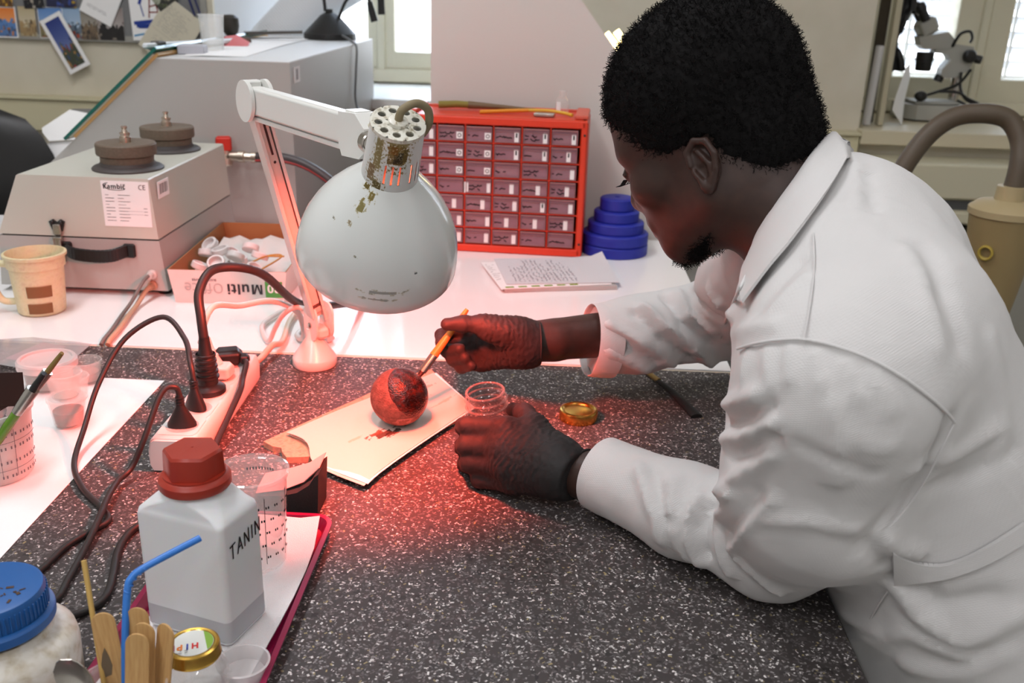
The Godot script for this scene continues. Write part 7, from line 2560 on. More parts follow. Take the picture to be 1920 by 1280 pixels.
func head_field(hx: Transform3D) -> Field:
	var f := Field.new(Vector3(-0.125, -0.165, -0.10), Vector3(0.135, 0.14, 0.10), 0.003)
	f.ell(Vector3(-0.008, 0.03, 0), Vector3(0.096, 0.088, 0.073), 0.01)
	f.ell(Vector3(0.045, 0.02, 0), Vector3(0.045, 0.055, 0.055), 0.03)
	f.ell(Vector3(0.035, -0.05, 0), Vector3(0.055, 0.062, 0.054), 0.035)
	both(f, Vector3(0.080, 0.006, 0.0), Vector3(0.070, 0.006, 0.04), 0.013, 0.012, 0.02)
	for s in [-1.0, 1.0]:
		f.ell(Vector3(0.058, -0.034, 0.042 * s), Vector3(0.026, 0.02, 0.02), 0.02)
	f.ell(Vector3(0.07, -0.058, 0), Vector3(0.03, 0.032, 0.03), 0.02)
	both(f, Vector3(0.062, -0.095, 0.012), Vector3(-0.005, -0.07, 0.05), 0.02, 0.02, 0.03)
	f.ell(Vector3(0.072, -0.101, 0), Vector3(0.020, 0.018, 0.022), 0.02)
	both(f, Vector3(0.094, -0.012, 0.03), Vector3(0.094, -0.012, 0.034), 0.013, 0.013, 0.014, true)
	both(f, Vector3(0.077, -0.012, 0.031), Vector3(0.077, -0.012, 0.032), 0.0135, 0.0135, 0.004)
	f.cap(Vector3(0.086, 0.0, 0), Vector3(0.103, -0.038, 0), 0.008, 0.012, 0.014)
	both(f, Vector3(0.091, -0.042, 0.011), Vector3(0.091, -0.042, 0.015), 0.0095, 0.0095, 0.008)
	both(f, Vector3(0.097, -0.066, 0), Vector3(0.087, -0.070, 0.022), 0.0075, 0.005, 0.008)
	both(f, Vector3(0.094, -0.079, 0), Vector3(0.085, -0.074, 0.022), 0.0085, 0.005, 0.006)
	# upper lid fold, closed downward gaze
	both(f, Vector3(0.090, -0.008, 0.022), Vector3(0.085, -0.010, 0.044), 0.0035, 0.003, 0.003)
	f.cap(Vector3(-0.03, -0.05, 0), hx.affine_inverse() * NECK, 0.058, 0.062, 0.04)
	return f

func build_person() -> void:
	var t := thing("person", "man in white lab coat and dark gloves bending over the bench with brush and jar", "person", Vector3(0.45, 0.0, -0.88))
	var root := Transform3D(Basis.IDENTITY, -t.position)
	var hx := head_frame()
	# body: head and neck finely, the rest coarsely, one mesh
	var skin := m_skin()
	var hf := head_field(hx)
	var rough := Field.new(Vector3(0.0, 0.40, -1.43), Vector3(0.68, 1.20, -0.60), 0.0125)
	var b := [[Vector3(0.27, 1.10, -0.93), Vector3(0.285, 1.05, -0.92), 0.055, 0.075, 0.03], [Vector3(0.33, 1.03, -0.92), Vector3(0.48, 0.70, -0.88), 0.085, 0.12, 0.05], [Vector3(0.31, 1.01, -0.80), Vector3(0.48, 0.70, -0.80), 0.075, 0.10, 0.06], [Vector3(0.33, 1.01, -1.02), Vector3(0.48, 0.70, -0.99), 0.07, 0.10, 0.06], [Vector3(0.48, 0.70, -0.88), Vector3(0.52, 0.56, -0.88), 0.12, 0.13, 0.05],
		[Vector3(0.25, 1.01, -0.73), Vector3(0.252, 0.91, -0.76), 0.06, 0.055, 0.04], [Vector3(0.252, 0.91, -0.76), Vector3(0.238, 0.808, -0.825), 0.055, 0.040, 0.03], [Vector3(0.238, 0.808, -0.825), Vector3(0.12, 0.798, -0.927), 0.036, 0.028, 0.02],
		[Vector3(0.285, 1.02, -1.09), Vector3(0.28, 0.94, -1.26), 0.055, 0.05, 0.04], [Vector3(0.28, 0.94, -1.26), Vector3(0.275, 0.865, -1.345), 0.05, 0.042, 0.03], [Vector3(0.275, 0.865, -1.345), Vector3(0.12, 0.856, -1.28), 0.04, 0.033, 0.02]]
	for q in b:
		rough.cap(q[0], q[1], q[2], q[3], q[4])
	var wrl := Field.new(Vector3(-0.03, 0.75, -1.06), Vector3(0.17, 0.86, -0.86), 0.004)
	wrl.cap(Vector3(0.12, 0.798, -0.927), WRISTL, 0.028, 0.0265, 0.01)
	wrl.cap(WRISTL + Vector3(0.02, 0, 0.017), WRISTL + Vector3(-0.036, 0, -0.031), 0.0268, 0.022, 0.01)
	var wrr := Field.new(Vector3(-0.07, 0.80, -1.34), Vector3(0.17, 0.91, -1.17), 0.004)
	wrr.cap(Vector3(0.13, 0.856, -1.285), Vector3(-0.02, 0.856, -1.225), 0.034, 0.0265, 0.01)
	wrr.cap(Vector3(0.02, 0.856, -1.235), Vector3(-0.04, 0.856, -1.22), 0.0265, 0.02, 0.01)
	part(net_mesh([hf.net(root * hx), rough.net(root), wrl.net(root), wrr.net(root)]), "body", skin, t)
	# eyes, lashes, ear
	var g := G.new()
	for s in [-1.0, 1.0]:
		g = G.new()
		g.x = root * hx
		for k in 7:
			var z: float = (0.021 + k * 0.004) * s
			var p := Vector3(0.0925 - 0.0012 * absf(k - 2.0), -0.0145, z)
			g.tube([p, p + Vector3(0.006, -0.0035, 0.001 * s), p + Vector3(0.011, -0.003, 0.002 * s)], 0.0007, 5, 0.0003)
		put(g, "eyelashes", mat("lashes", Color(0.03, 0.025, 0.025), 0.8), t)
	var ear := Field.new(Vector3(-0.035, -0.042, -0.028), Vector3(0.025, 0.042, 0.03), 0.0016)
	var ep := [Vector3(0.013, 0.006, -0), Vector3(0.011, 0.024, 0.001), Vector3(-0.004, 0.034, -0.003), Vector3(-0.020, 0.027, -0.008), Vector3(-0.025, 0.008, -0.01), Vector3(-0.019, -0.010, -0.008), Vector3(-0.008, -0.024, -0.004), Vector3(0.002, -0.033, -0.002)]
	for k in ep.size() - 1:
		ear.cap(ep[k], ep[k + 1], 0.0046, 0.0046 if k < 5 else 0.006, 0.002)
	ear.ell(Vector3(-0.006, 0.0, 0.005), Vector3(0.018, 0.030, 0.007), 0.005)
	ear.cap(Vector3(0.010, -0.004, -0.002), Vector3(0.006, -0.018, -0.003), 0.0045, 0.005, 0.004)
	ear.cap(Vector3(-0.003, 0.020, -0.001), Vector3(-0.013, -0.004, -0.003), 0.0035, 0.004, 0.004)
	ear.cap(Vector3(-0.013, -0.004, -0.003), Vector3(-0.004, -0.020, -0.002), 0.004, 0.0045, 0.004)
	ear.cap(Vector3(0.001, -0.004, -0.006), Vector3(-0.001, -0.012, -0.006), 0.007, 0.005, 0.004, true)
	ear.cap(Vector3(0.005, -0.026, -0.002), Vector3(-0.002, -0.030, -0.002), 0.0065, 0.0065, 0.005)
	part(net_mesh([ear.net(root * hx * Transform3D(Basis(Vector3.UP, 0.18) * Basis.from_scale(Vector3.ONE * 0.73), Vector3(-0.012, -0.039, -0.0735)))]), "ear", skin, t)
	build_hair(t, root * hx)
	# coat
	var cf := Field.new(Vector3(0.0, 0.36, -1.45), Vector3(0.70, 1.21, -0.56), 0.0058)
	coat_bones(cf)
	cf.cap(Vector3(0.475, 0.71, -0.88), Vector3(0.53, 0.40, -0.88), 0.15, 0.155, 0.05)
	cf.plane(Vector3(0.53, 0.405, -0.88), Vector3(0, -1, 0), 0.4)
	var lc := Vector3(0.080, 0.797, -0.965)
	var ln := Vector3(-0.72, 0.02, -0.62).normalized()
	cf.plane(lc, ln, 0.085)
	var rc := Vector3(0.077, 0.846, -1.272)
	var rn := Vector3(-0.93, 0.10, 0.22).normalized()
	cf.plane(rc, rn, 0.09)
	var fine := FastNoiseLite.new()
	fine.frequency = 26.0
	fine.fractal_octaves = 3
	fine.seed = 3
	var coat := part(net_mesh([cf.net(root, coat_folds(), func(p: Vector3) -> float: return fine.get_noise_3dv(p * 0.5) * 0.0022)]), "lab_coat", m_coat(), t)
	# turned hems stand a little past the sleeve ends
	for q in [[lc, ln, 0.0418, 0.0], [rc, rn, 0.0508, 0.4]]:
		g = G.new()
		g.x = root * frame(q[0], q[1]) * Transform3D(Basis.from_scale(Vector3(1.0, 1.0, 1.0)), Vector3.ZERO)
		var hem := []
		var w: float = q[2]
		g.lathe([Vector2(w - 0.002, -0.030), Vector2(w + 0.0012, -0.028), Vector2(w + 0.0016, -0.012), Vector2(w + 0.001, 0.006), Vector2(w, 0.0075), Vector2(w - 0.0015, 0.006), Vector2(w - 0.003, -0.002)], 48)
		put(g, "cuff", m_coat(), coat)
	# collar: a folded leaf all round the neck
	var inn := []
	var out := []
	for p in COLLAR_IN:
		inn.append(p)
	for p in COLLAR_OUT:
		out.append(p)
	inn = spline(inn, 5)
	out = spline(out, 5)
	var mir := func(p: Vector3, pull: float) -> Vector3: return Vector3(p.x + 0.05 * clampf((0.30 - p.x) * 8.0, 0.0, 1.0) + 0.02 * pull, p.y - 0.012 * pull, -0.94 - (p.z + 0.94) * (1.0 - 0.25 * pull))
	var li := []
	var lo_ := []
	for k in range(inn.size() - 1, 0, -1):
		li.append(mir.call(inn[k], 0.0))
		lo_.append(mir.call(out[k], 1.0))
	li.append_array(inn)
	lo_.append_array(out)
	var rows := []
	for i in 9:
		var v := i / 8.0
		var r := []
		for k in li.size():
			var a: Vector3 = li[k]
			var c: Vector3 = lo_[k]
			var mid := (a + c) * 0.5
			var bulge := (mid - Vector3(0.262, mid.y - 0.02, -0.93)).normalized() * 0.006 * sin(PI * v)
			r.append(root * (a.lerp(c, v) + bulge + Vector3(0, 0.004 * sin(PI * minf(v * 2.5, 1.0)), 0)))
		rows.append(r)
	g = G.new()
	g.sheet(rows, 0.0025)
	put(g, "collar", m_coat(), t)
	rows = []
	for i in 4:
		var v := i / 3.0
		var r := []
		for k in li.size():
			var a: Vector3 = li[k]
			var ax := Vector3(0.262, a.y - 0.03, -0.93)
			r.append(root * (a + (ax - a).normalized() * 0.003 * v + Vector3(0.012, -0.045, 0.0) * v))
		rows.append(r)
	g = G.new()
	g.sheet(rows, 0.0015)
	put(g, "collar_stand", m_coat(), t)
	# seams and the half belt on the back
	for s in [["seam", ARMHOLE, 0.0013], ["seam", SIDE_SEAM, 0.001], ["seam", YOKE, 0.0007], ["seam", VENT, 0.001], ["placket_edge", PLACKET, 0.0015]]:
		g = G.new()
		g.x = root
		g.tube(spline(s[1], 6), s[2], 8)
		put(g, s[0], m_coat(), coat)
	rows = []
	var bt := spline(BELT_TOP, 6)
	var bl := spline(BELT_LOW, 6)
	for i in 5:
		var r := []
		for k in bt.size():
			r.append(root * (bt[k] as Vector3).lerp(bl[k], i / 4.0))
		rows.append(r)
	g = G.new()
	g.sheet(rows, 0.004)
	put(g, "half_belt", m_coat(), coat)
	# gloves
	for s in 2:
		var gf := Field.new(Vector3(-0.10, 0.735, -1.18), Vector3(0.11, 0.885, -0.93), 0.0021) if s == 0 else Field.new(Vector3(-0.16, 0.78, -1.34), Vector3(0.06, 0.93, -1.12), 0.0022)
		if s == 0:
			left_hand_bones(gf)
		else:
			right_hand_bones(gf)
		var wp := WRISTL if s == 0 else Vector3(0.004, 0.856, -1.224)
		var wn := Vector3(0.72, -0.02, 0.62).normalized() if s == 0 else Vector3(0.99, 0.02, -0.10).normalized()
		gf.plane(wp - wn * 0.002, wn, 0.07)
		var wr := FastNoiseLite.new()
		wr.frequency = 1.0
		wr.seed = 5 + s
		var dirn := wn
		var cr := func(p: Vector3) -> float:
			# fine stretch creases across the back of the glove near the cuff
			var q := (p - wp).dot(dirn) * -1.0
			var e := clampf(q * 22.0, 0.15, 1.0) * clampf((0.115 - q) * 22.0, 0.0, 1.0)
			return sin(q * 900.0 + wr.get_noise_3dv(p * 45.0) * 7.0) * 0.0006 * e + wr.get_noise_3dv(p * 90.0) * 0.0008
		var gl := part(net_mesh([gf.net(root, [], cr)]), "glove", m_glove(), t)
		g = G.new()
		g.x = root * frame(wp - wn * 0.004, wn)
		var pr := []
		for k in 9:
			pr.append(Vector2(0.0285 + 0.0015 * cos(TAU * k / 8), 0.0015 * sin(TAU * k / 8)))
		g.lathe(pr, 36, 0, TAU, 2.0)
		put(g, "rolled_cuff", m_glove(), gl)
	# trousers and shoes under the bench
	var tf := Field.new(Vector3(0.0, 0.02, -1.12), Vector3(0.72, 0.62, -0.64), 0.013)
	for s in [-1.0, 1.0]:
		var z: float = -0.88 + 0.11 * s
		tf.cap(Vector3(0.52, 0.50, z), Vector3(0.16, 0.515, z), 0.085, 0.065, 0.03)
		tf.cap(Vector3(0.16, 0.515, z), Vector3(0.19, 0.11, z), 0.062, 0.045, 0.03)
	tf.cap(Vector3(0.53, 0.50, -0.95), Vector3(0.53, 0.50, -0.81), 0.095, 0.095, 0.04)
	part(net_mesh([tf.net(root)]), "trousers", mat("navy cloth", Color(0.10, 0.12, 0.20), 0.85), t)
	for s in [-1.0, 1.0]:
		var sf := Field.new(Vector3(0.0, -0.01, -1.08), Vector3(0.30, 0.14, -0.68), 0.008)
		var z: float = -0.88 + 0.11 * s
		sf.cap(Vector3(0.20, 0.045, z), Vector3(0.08, 0.035, z), 0.042, 0.034, 0.02)
		sf.cap(Vector3(0.195, 0.05, z), Vector3(0.19, 0.11, z), 0.04, 0.042, 0.02)
		sf.plane(Vector3(0.14, 0.003, z), Vector3(0, -1, 0), 0.3)
		part(net_mesh([sf.net(root)]), "shoe", m_black(), t)
	# the stool he sits on
	var st := thing("stool", "round dark blue work stool under the man in the lab coat", "stool", Vector3(0.53, 0, -0.88))
	g = G.new()
	g.lathe([Vector2(0, 0.325), Vector2(0.17, 0.325), Vector2(0.19, 0.34), Vector2(0.19, 0.375), Vector2(0.17, 0.395), Vector2(0, 0.40)], 36)
	put(g, "seat", mat("navy vinyl", Color(0.07, 0.09, 0.17), 0.4), st)
	g = G.new()
	g.lathe([Vector2(0.03, 0.06), Vector2(0.03, 0.2), Vector2(0.02, 0.205), Vector2(0.02, 0.325), Vector2(0, 0.325)], 20)
	put(g, "column", m_steel(), st)
	for a in 5:
		g = G.new()
		var d := Vector3(cos(a * TAU / 5 + 0.3), 0, sin(a * TAU / 5 + 0.3))
		g.tube([Vector3(0, 0.09, 0), d * 0.24 + Vector3(0, 0.055, 0)], 0.018, 10, 0.013)
		g.ball(d * 0.24 + Vector3(0, 0.026, 0), Vector3(0.026, 0.026, 0.026), 12, 8)
		put(g, "leg", m_black(), st)
	# what he holds: a flat brush in the far hand, the open jar in the near one
	var br := thing("paint_brush", "flat wooden brush in the far gloved hand, its tip touching the ball", "brush")
	var b0: Vector3 = BRUSH[0]
	var b1: Vector3 = BRUSH[1]
	var d := b1 - b0
	g = G.new()
	g.tube([b0 + d * 0.30, b0 + d * 0.36, b0 + d * 0.5, b0 + d * 0.6, b0 + d * 0.72, b0 + d * 0.88, b0 + d * 0.97, b1], 0.0062, 14, 0.0028)
	put(g, "handle", mat("orange wood", Color(0.83, 0.52, 0.22), 0.35), br)
	g = G.new()
	g.tube([b0 + d * 0.06, b0 + d * 0.12, b0 + d * 0.2, b0 + d * 0.31], 0.0066, 14, 0.0066, true, 0.8)
	put(g, "ferrule", m_steel(), br)
	g = G.new()
	g.tube([b0 - d * 0.025, b0 + d * 0.02, b0 + d * 0.07], 0.0035, 12, 0.0058, true, 0.6)
	put(g, "bristles", mat("wet bristle", Color(0.18, 0.10, 0.07), 0.3), br)
	var j0 := Vector3(-0.0517, 0.756, -1.0745)
	var jd := Vector3(-0.12, 0.985, 0.10).normalized()
	var jar := thing("glass_jar", "open clear glass jar held in the near gloved hand", "jar", j0)
	jar.transform = frame(j0, jd)
	g = G.new()
	g.lathe([Vector2(0, 0.001), Vector2(0.026, 0.001), Vector2(0.030, 0.005), Vector2(0.0305, 0.012), Vector2(0.0305, 0.055), Vector2(0.029, 0.063), Vector2(0.0245, 0.070), Vector2(0.0238, 0.074), Vector2(0.0250, 0.0755), Vector2(0.0250, 0.078), Vector2(0.0236, 0.079), Vector2(0.0236, 0.083), Vector2(0.0248, 0.0845), Vector2(0.0248, 0.0865), Vector2(0.0234, 0.088), Vector2(0.0234, 0.094), Vector2(0.0224, 0.0955), Vector2(0.0212, 0.0945), Vector2(0.0212, 0.073), Vector2(0.0265, 0.062), Vector2(0.0282, 0.055), Vector2(0.0282, 0.008), Vector2(0, 0.006)], 48)
	put(g, "jar_glass", glass("held glass", Color(0.45, 0.40, 0.38), 0.10, 0.02), jar)
	var rg := glass("glass rim", Color(0.50, 0.45, 0.43), 0.30, 0.02)
	for q in [[0.0228, 0.0950, 0.0017], [0.0248, 0.0858, 0.0015], [0.0250, 0.0768, 0.0016]]:
		g = G.new()
		var rp := []
		for k in 9:
			rp.append(Vector2(q[0] + q[2] * cos(TAU * k / 8), q[1] + q[2] * 0.7 * sin(TAU * k / 8)))
		g.lathe(rp, 48, 0, TAU, 2.0)
		put(g, "rim" if q[1] > 0.09 else "thread_ridge", rg, jar)
	g = G.new()
	g.lathe([Vector2(0, 0.0065), Vector2(0.0278, 0.0085), Vector2(0.0278, 0.030), Vector2(0, 0.030)], 36)
	put(g, "brown_liquid", mat("brown liquid", Color(0.20, 0.07, 0.035), 0.1), jar)
	g = G.new()
	for q in [[1.1, 0.052, 0.3], [1.35, 0.048, 0.5], [0.8, 0.055, 0.2], [1.6, 0.056, 0.25], [0.5, 0.05, 0.3]]:
		g.lathe([Vector2(0.0279, q[1] - 0.018), Vector2(0.0279, q[1] + 0.004)], 6, q[0] - q[2] * 0.4, q[0] + q[2] * 0.4)
	put(g, "liquid_streak", mat("streak brown", Color(0.34, 0.13, 0.06), 0.2), jar)

const HEAD := Vector3(0.1626, 1.1801, -1.0077)

func build_hair(t: Node3D, xf: Transform3D) -> void:
	var hm := mat("hair", Color(0.075, 0.070, 0.070), 0.85, 0.0, 0.25)
	var f := Field.new(Vector3(-0.14, -0.12, -0.11), Vector3(0.12, 0.16, 0.11), 0.0034)
	f.ell(Vector3(-0.010, 0.036, 0), Vector3(0.106, 0.093, 0.080), 0.01)
	f.ell(Vector3(-0.052, -0.034, 0), Vector3(0.055, 0.064, 0.063), 0.03)
	# hairline: forehead and temples in front, round the ears, along the nape
	f.plane(Vector3(0.078, 0.043, 0), Vector3(0.8, -0.6, 0).normalized(), 0.4)
	for z in f.nz:
		for y in f.ny:
			for x in f.nx:
				var p := f.lo + Vector3(x, y, z) * f.h
				var i := (z * f.ny + y) * f.nx + x
				var low := -(p.y + 0.014)
				var back := p.x + 0.028
				var c := minf(low, back)
				# behind the ear the hair comes down to the nape
				c = maxf(c, -(p.y + 0.088) - 0.35 * minf(p.x + 0.06, 0.0))
				if c > f.f[i]:
					f.f[i] = c
	var nz := FastNoiseLite.new()
	nz.frequency = 1.0
	nz.seed = 12
	nz.fractal_octaves = 3
	var net := f.net(Transform3D.IDENTITY, [], func(p: Vector3) -> float: return nz.get_noise_3dv(p * 150.0) * 0.0035)
	var sv: PackedVector3Array = net[0]
	var sn: PackedVector3Array = net[2]
	for i in sv.size():
		sv[i] = xf * sv[i]
		sn[i] = xf.basis * sn[i]
	var hair := part(net_mesh([[sv, net[1], sn]]), "hair", hm, t)
	# frizz: short curled strands standing off the surface, and a beard along the jaw
	var r := RandomNumberGenerator.new()
	r.seed = 5
	var strand := G.new()
	var pts := []
	for k in 6:
		pts.append(Vector3(cos(k * 1.2) * 0.0011, k * 0.0014, sin(k * 1.2) * 0.0011))
	strand.tube(pts, 0.00038, 4, 0.0002, false)
	var sm := strand.mesh()
	var list := []
	for k in 15000:
		var i := r.randi() % sv.size()
		var up := (sn[i] + Vector3(r.randf_range(-0.7, 0.7), r.randf_range(-0.7, 0.7), r.randf_range(-0.7, 0.7))).normalized()
		list.append(Transform3D(frame(sv[i] - up * 0.001, up, Vector3(r.randf() - 0.5, r.randf() - 0.5, r.randf() - 0.5).normalized()).basis * r.randf_range(0.6, 1.15), sv[i] - up * 0.001))
	put_strands("hair_curls", list, hair, sm, hm)
	var bf := Field.new(Vector3(-0.04, -0.14, -0.08), Vector3(0.11, -0.05, 0.08), 0.003)
	both(bf, Vector3(0.078, -0.112, 0.0), Vector3(0.055, -0.112, 0.022), 0.0105, 0.009, 0.006)
	both(bf, Vector3(0.055, -0.112, 0.022), Vector3(0.020, -0.098, 0.044), 0.009, 0.007, 0.006)
	var bn := bf.net(Transform3D.IDENTITY, [], func(p: Vector3) -> float: return nz.get_noise_3dv(p * 170.0) * 0.004)
	var bv: PackedVector3Array = bn[0]
	var bnn: PackedVector3Array = bn[2]
	for i in bv.size():
		bv[i] = xf * bv[i]
		bnn[i] = xf.basis * bnn[i]
	var beard := part(net_mesh([[bv, bn[1], bnn]]), "beard", hm, t)
	list = []
	for k in 2200:
		var i := r.randi() % bv.size()
		var up := (bnn[i] + Vector3(r.randf_range(-0.8, 0.8), r.randf_range(-0.9, 0.5), r.randf_range(-0.8, 0.8))).normalized()
		list.append(Transform3D(frame(bv[i] - up * 0.001, up, Vector3(r.randf() - 0.5, r.randf() - 0.5, r.randf() - 0.5).normalized()).basis * r.randf_range(0.6, 1.1), bv[i] - up * 0.001))
	put_strands("beard_curls", list, beard, sm, hm)

func put_strands(called: String, list: Array, parent: Node3D, sm: Mesh, hm: Material) -> void:
	var mm := MultiMesh.new()
	mm.transform_format = MultiMesh.TRANSFORM_3D
	mm.mesh = sm
	mm.instance_count = list.size()
	for k in list.size():
		mm.set_instance_transform(k, list[k])
	var o := MultiMeshInstance3D.new()
	o.multimesh = mm
	o.material_override = hm
	o.name = called
	o.set_meta("kind", "stuff")
	parent.add_child(o, true)
func coat_bones(f: Field) -> void:
	f.cap(Vector3(0.315, 1.05, -0.92), Vector3(0.47, 0.72, -0.88), 0.1, 0.15, 0.05)
	f.cap(Vector3(0.3, 1.03, -0.79), Vector3(0.475, 0.7, -0.79), 0.095, 0.125, 0.06)
	f.cap(Vector3(0.32, 1.03, -1.03), Vector3(0.47, 0.7, -1), 0.09, 0.13, 0.06)
	f.cap(Vector3(0.258, 1.03, -0.85), Vector3(0.247, 0.955, -0.815), 0.075, 0.072, 0.05)
	f.cap(Vector3(0.285, 1.095, -0.9), Vector3(0.26, 1.04, -0.755), 0.055, 0.075, 0.06)
	f.cap(Vector3(0.285, 1.095, -0.94), Vector3(0.285, 1.04, -1.08), 0.055, 0.065, 0.06)
	f.cap(Vector3(0.245, 1.02, -0.715), Vector3(0.25, 0.91, -0.755), 0.083, 0.079, 0.04)
	f.cap(Vector3(0.25, 0.91, -0.755), Vector3(0.238, 0.808, -0.825), 0.079, 0.056, 0.03)
	f.cap(Vector3(0.238, 0.808, -0.825), Vector3(0.16, 0.8, -0.89), 0.052, 0.047, 0.025)
	f.cap(Vector3(0.16, 0.8, -0.89), Vector3(0.068, 0.797, -0.975), 0.047, 0.041, 0.02)
	f.cap(Vector3(0.285, 1.03, -1.1), Vector3(0.28, 0.94, -1.26), 0.068, 0.064, 0.04)
	f.cap(Vector3(0.28, 0.94, -1.26), Vector3(0.275, 0.865, -1.345), 0.064, 0.06, 0.03)
	f.cap(Vector3(0.275, 0.865, -1.345), Vector3(0.14, 0.85, -1.295), 0.06, 0.053, 0.02)
	f.cap(Vector3(0.14, 0.85, -1.295), Vector3(0.065, 0.845, -1.268), 0.053, 0.05, 0.02)
func left_hand_bones(f: Field) -> void:
	f.cap(Vector3(0.0487, 0.793, -0.9664), Vector3(0.0281, 0.7974, -0.9728), 0.02418, 0.02697, 0.01)
	f.cap(Vector3(0.0281, 0.7974, -0.9728), Vector3(-0.0337, 0.8276, -1.0066), 0.02418, 0.01535, 0.02)
	f.cap(Vector3(0.0281, 0.7974, -0.9728), Vector3(-0.0363, 0.8115, -0.992), 0.02418, 0.01535, 0.02)
	f.cap(Vector3(0.0281, 0.7974, -0.9728), Vector3(-0.0317, 0.7935, -0.9834), 0.02418, 0.01535, 0.02)
	f.cap(Vector3(0.0281, 0.7974, -0.9728), Vector3(-0.0237, 0.7746, -0.9809), 0.02418, 0.01349, 0.02)
	f.cap(Vector3(-0.0337, 0.8276, -1.0066), Vector3(-0.0815, 0.8187, -1.0307), 0.01442, 0.01097, 0.008)
	f.cap(Vector3(-0.0815, 0.8187, -1.0307), Vector3(-0.0892, 0.8035, -1.0621), 0.01097, 0.01004, 0.006)
	f.cap(Vector3(-0.0892, 0.8035, -1.0621), Vector3(-0.0779, 0.7943, -1.0857), 0.01004, 0.008835, 0.006)
	f.cap(Vector3(-0.0363, 0.8115, -0.992), Vector3(-0.0802, 0.799, -1.0181), 0.01442, 0.01135, 0.008)
	f.cap(Vector3(-0.0802, 0.799, -1.0181), Vector3(-0.0882, 0.7802, -1.0535), 0.01135, 0.01042, 0.006)
	f.cap(Vector3(-0.0882, 0.7802, -1.0535), Vector3(-0.0754, 0.77, -1.0768), 0.01042, 0.009114, 0.006)
	f.cap(Vector3(-0.0317, 0.7935, -0.9834), Vector3(-0.0755, 0.7802, -1.0113), 0.01442, 0.01097, 0.008)
	f.cap(Vector3(-0.0755, 0.7802, -1.0113), Vector3(-0.0834, 0.7602, -1.0463), 0.01097, 0.01004, 0.006)
	f.cap(Vector3(-0.0834, 0.7602, -1.0463), Vector3(-0.0706, 0.7501, -1.0696), 0.01004, 0.008835, 0.006)
	f.cap(Vector3(-0.0237, 0.7746, -0.9809), Vector3(-0.0634, 0.7623, -1.005), 0.01256, 0.01004, 0.008)
	f.cap(Vector3(-0.0634, 0.7623, -1.005), Vector3(-0.0699, 0.7446, -1.0356), 0.01004, 0.009114, 0.006)
	f.cap(Vector3(-0.0699, 0.7446, -1.0356), Vector3(-0.0588, 0.7341, -1.0587), 0.009114, 0.007905, 0.006)
	f.cap(Vector3(0.0196, 0.8108, -0.9828), Vector3(-0.0012, 0.8304, -1.0129), 0.02046, 0.01442, 0.02)
	f.cap(Vector3(-0.0012, 0.8304, -1.0129), Vector3(-0.014, 0.8281, -1.0522), 0.01442, 0.01163, 0.008)
	f.cap(Vector3(-0.014, 0.8281, -1.0522), Vector3(-0.0292, 0.818, -1.0853), 0.01163, 0.0093, 0.008)
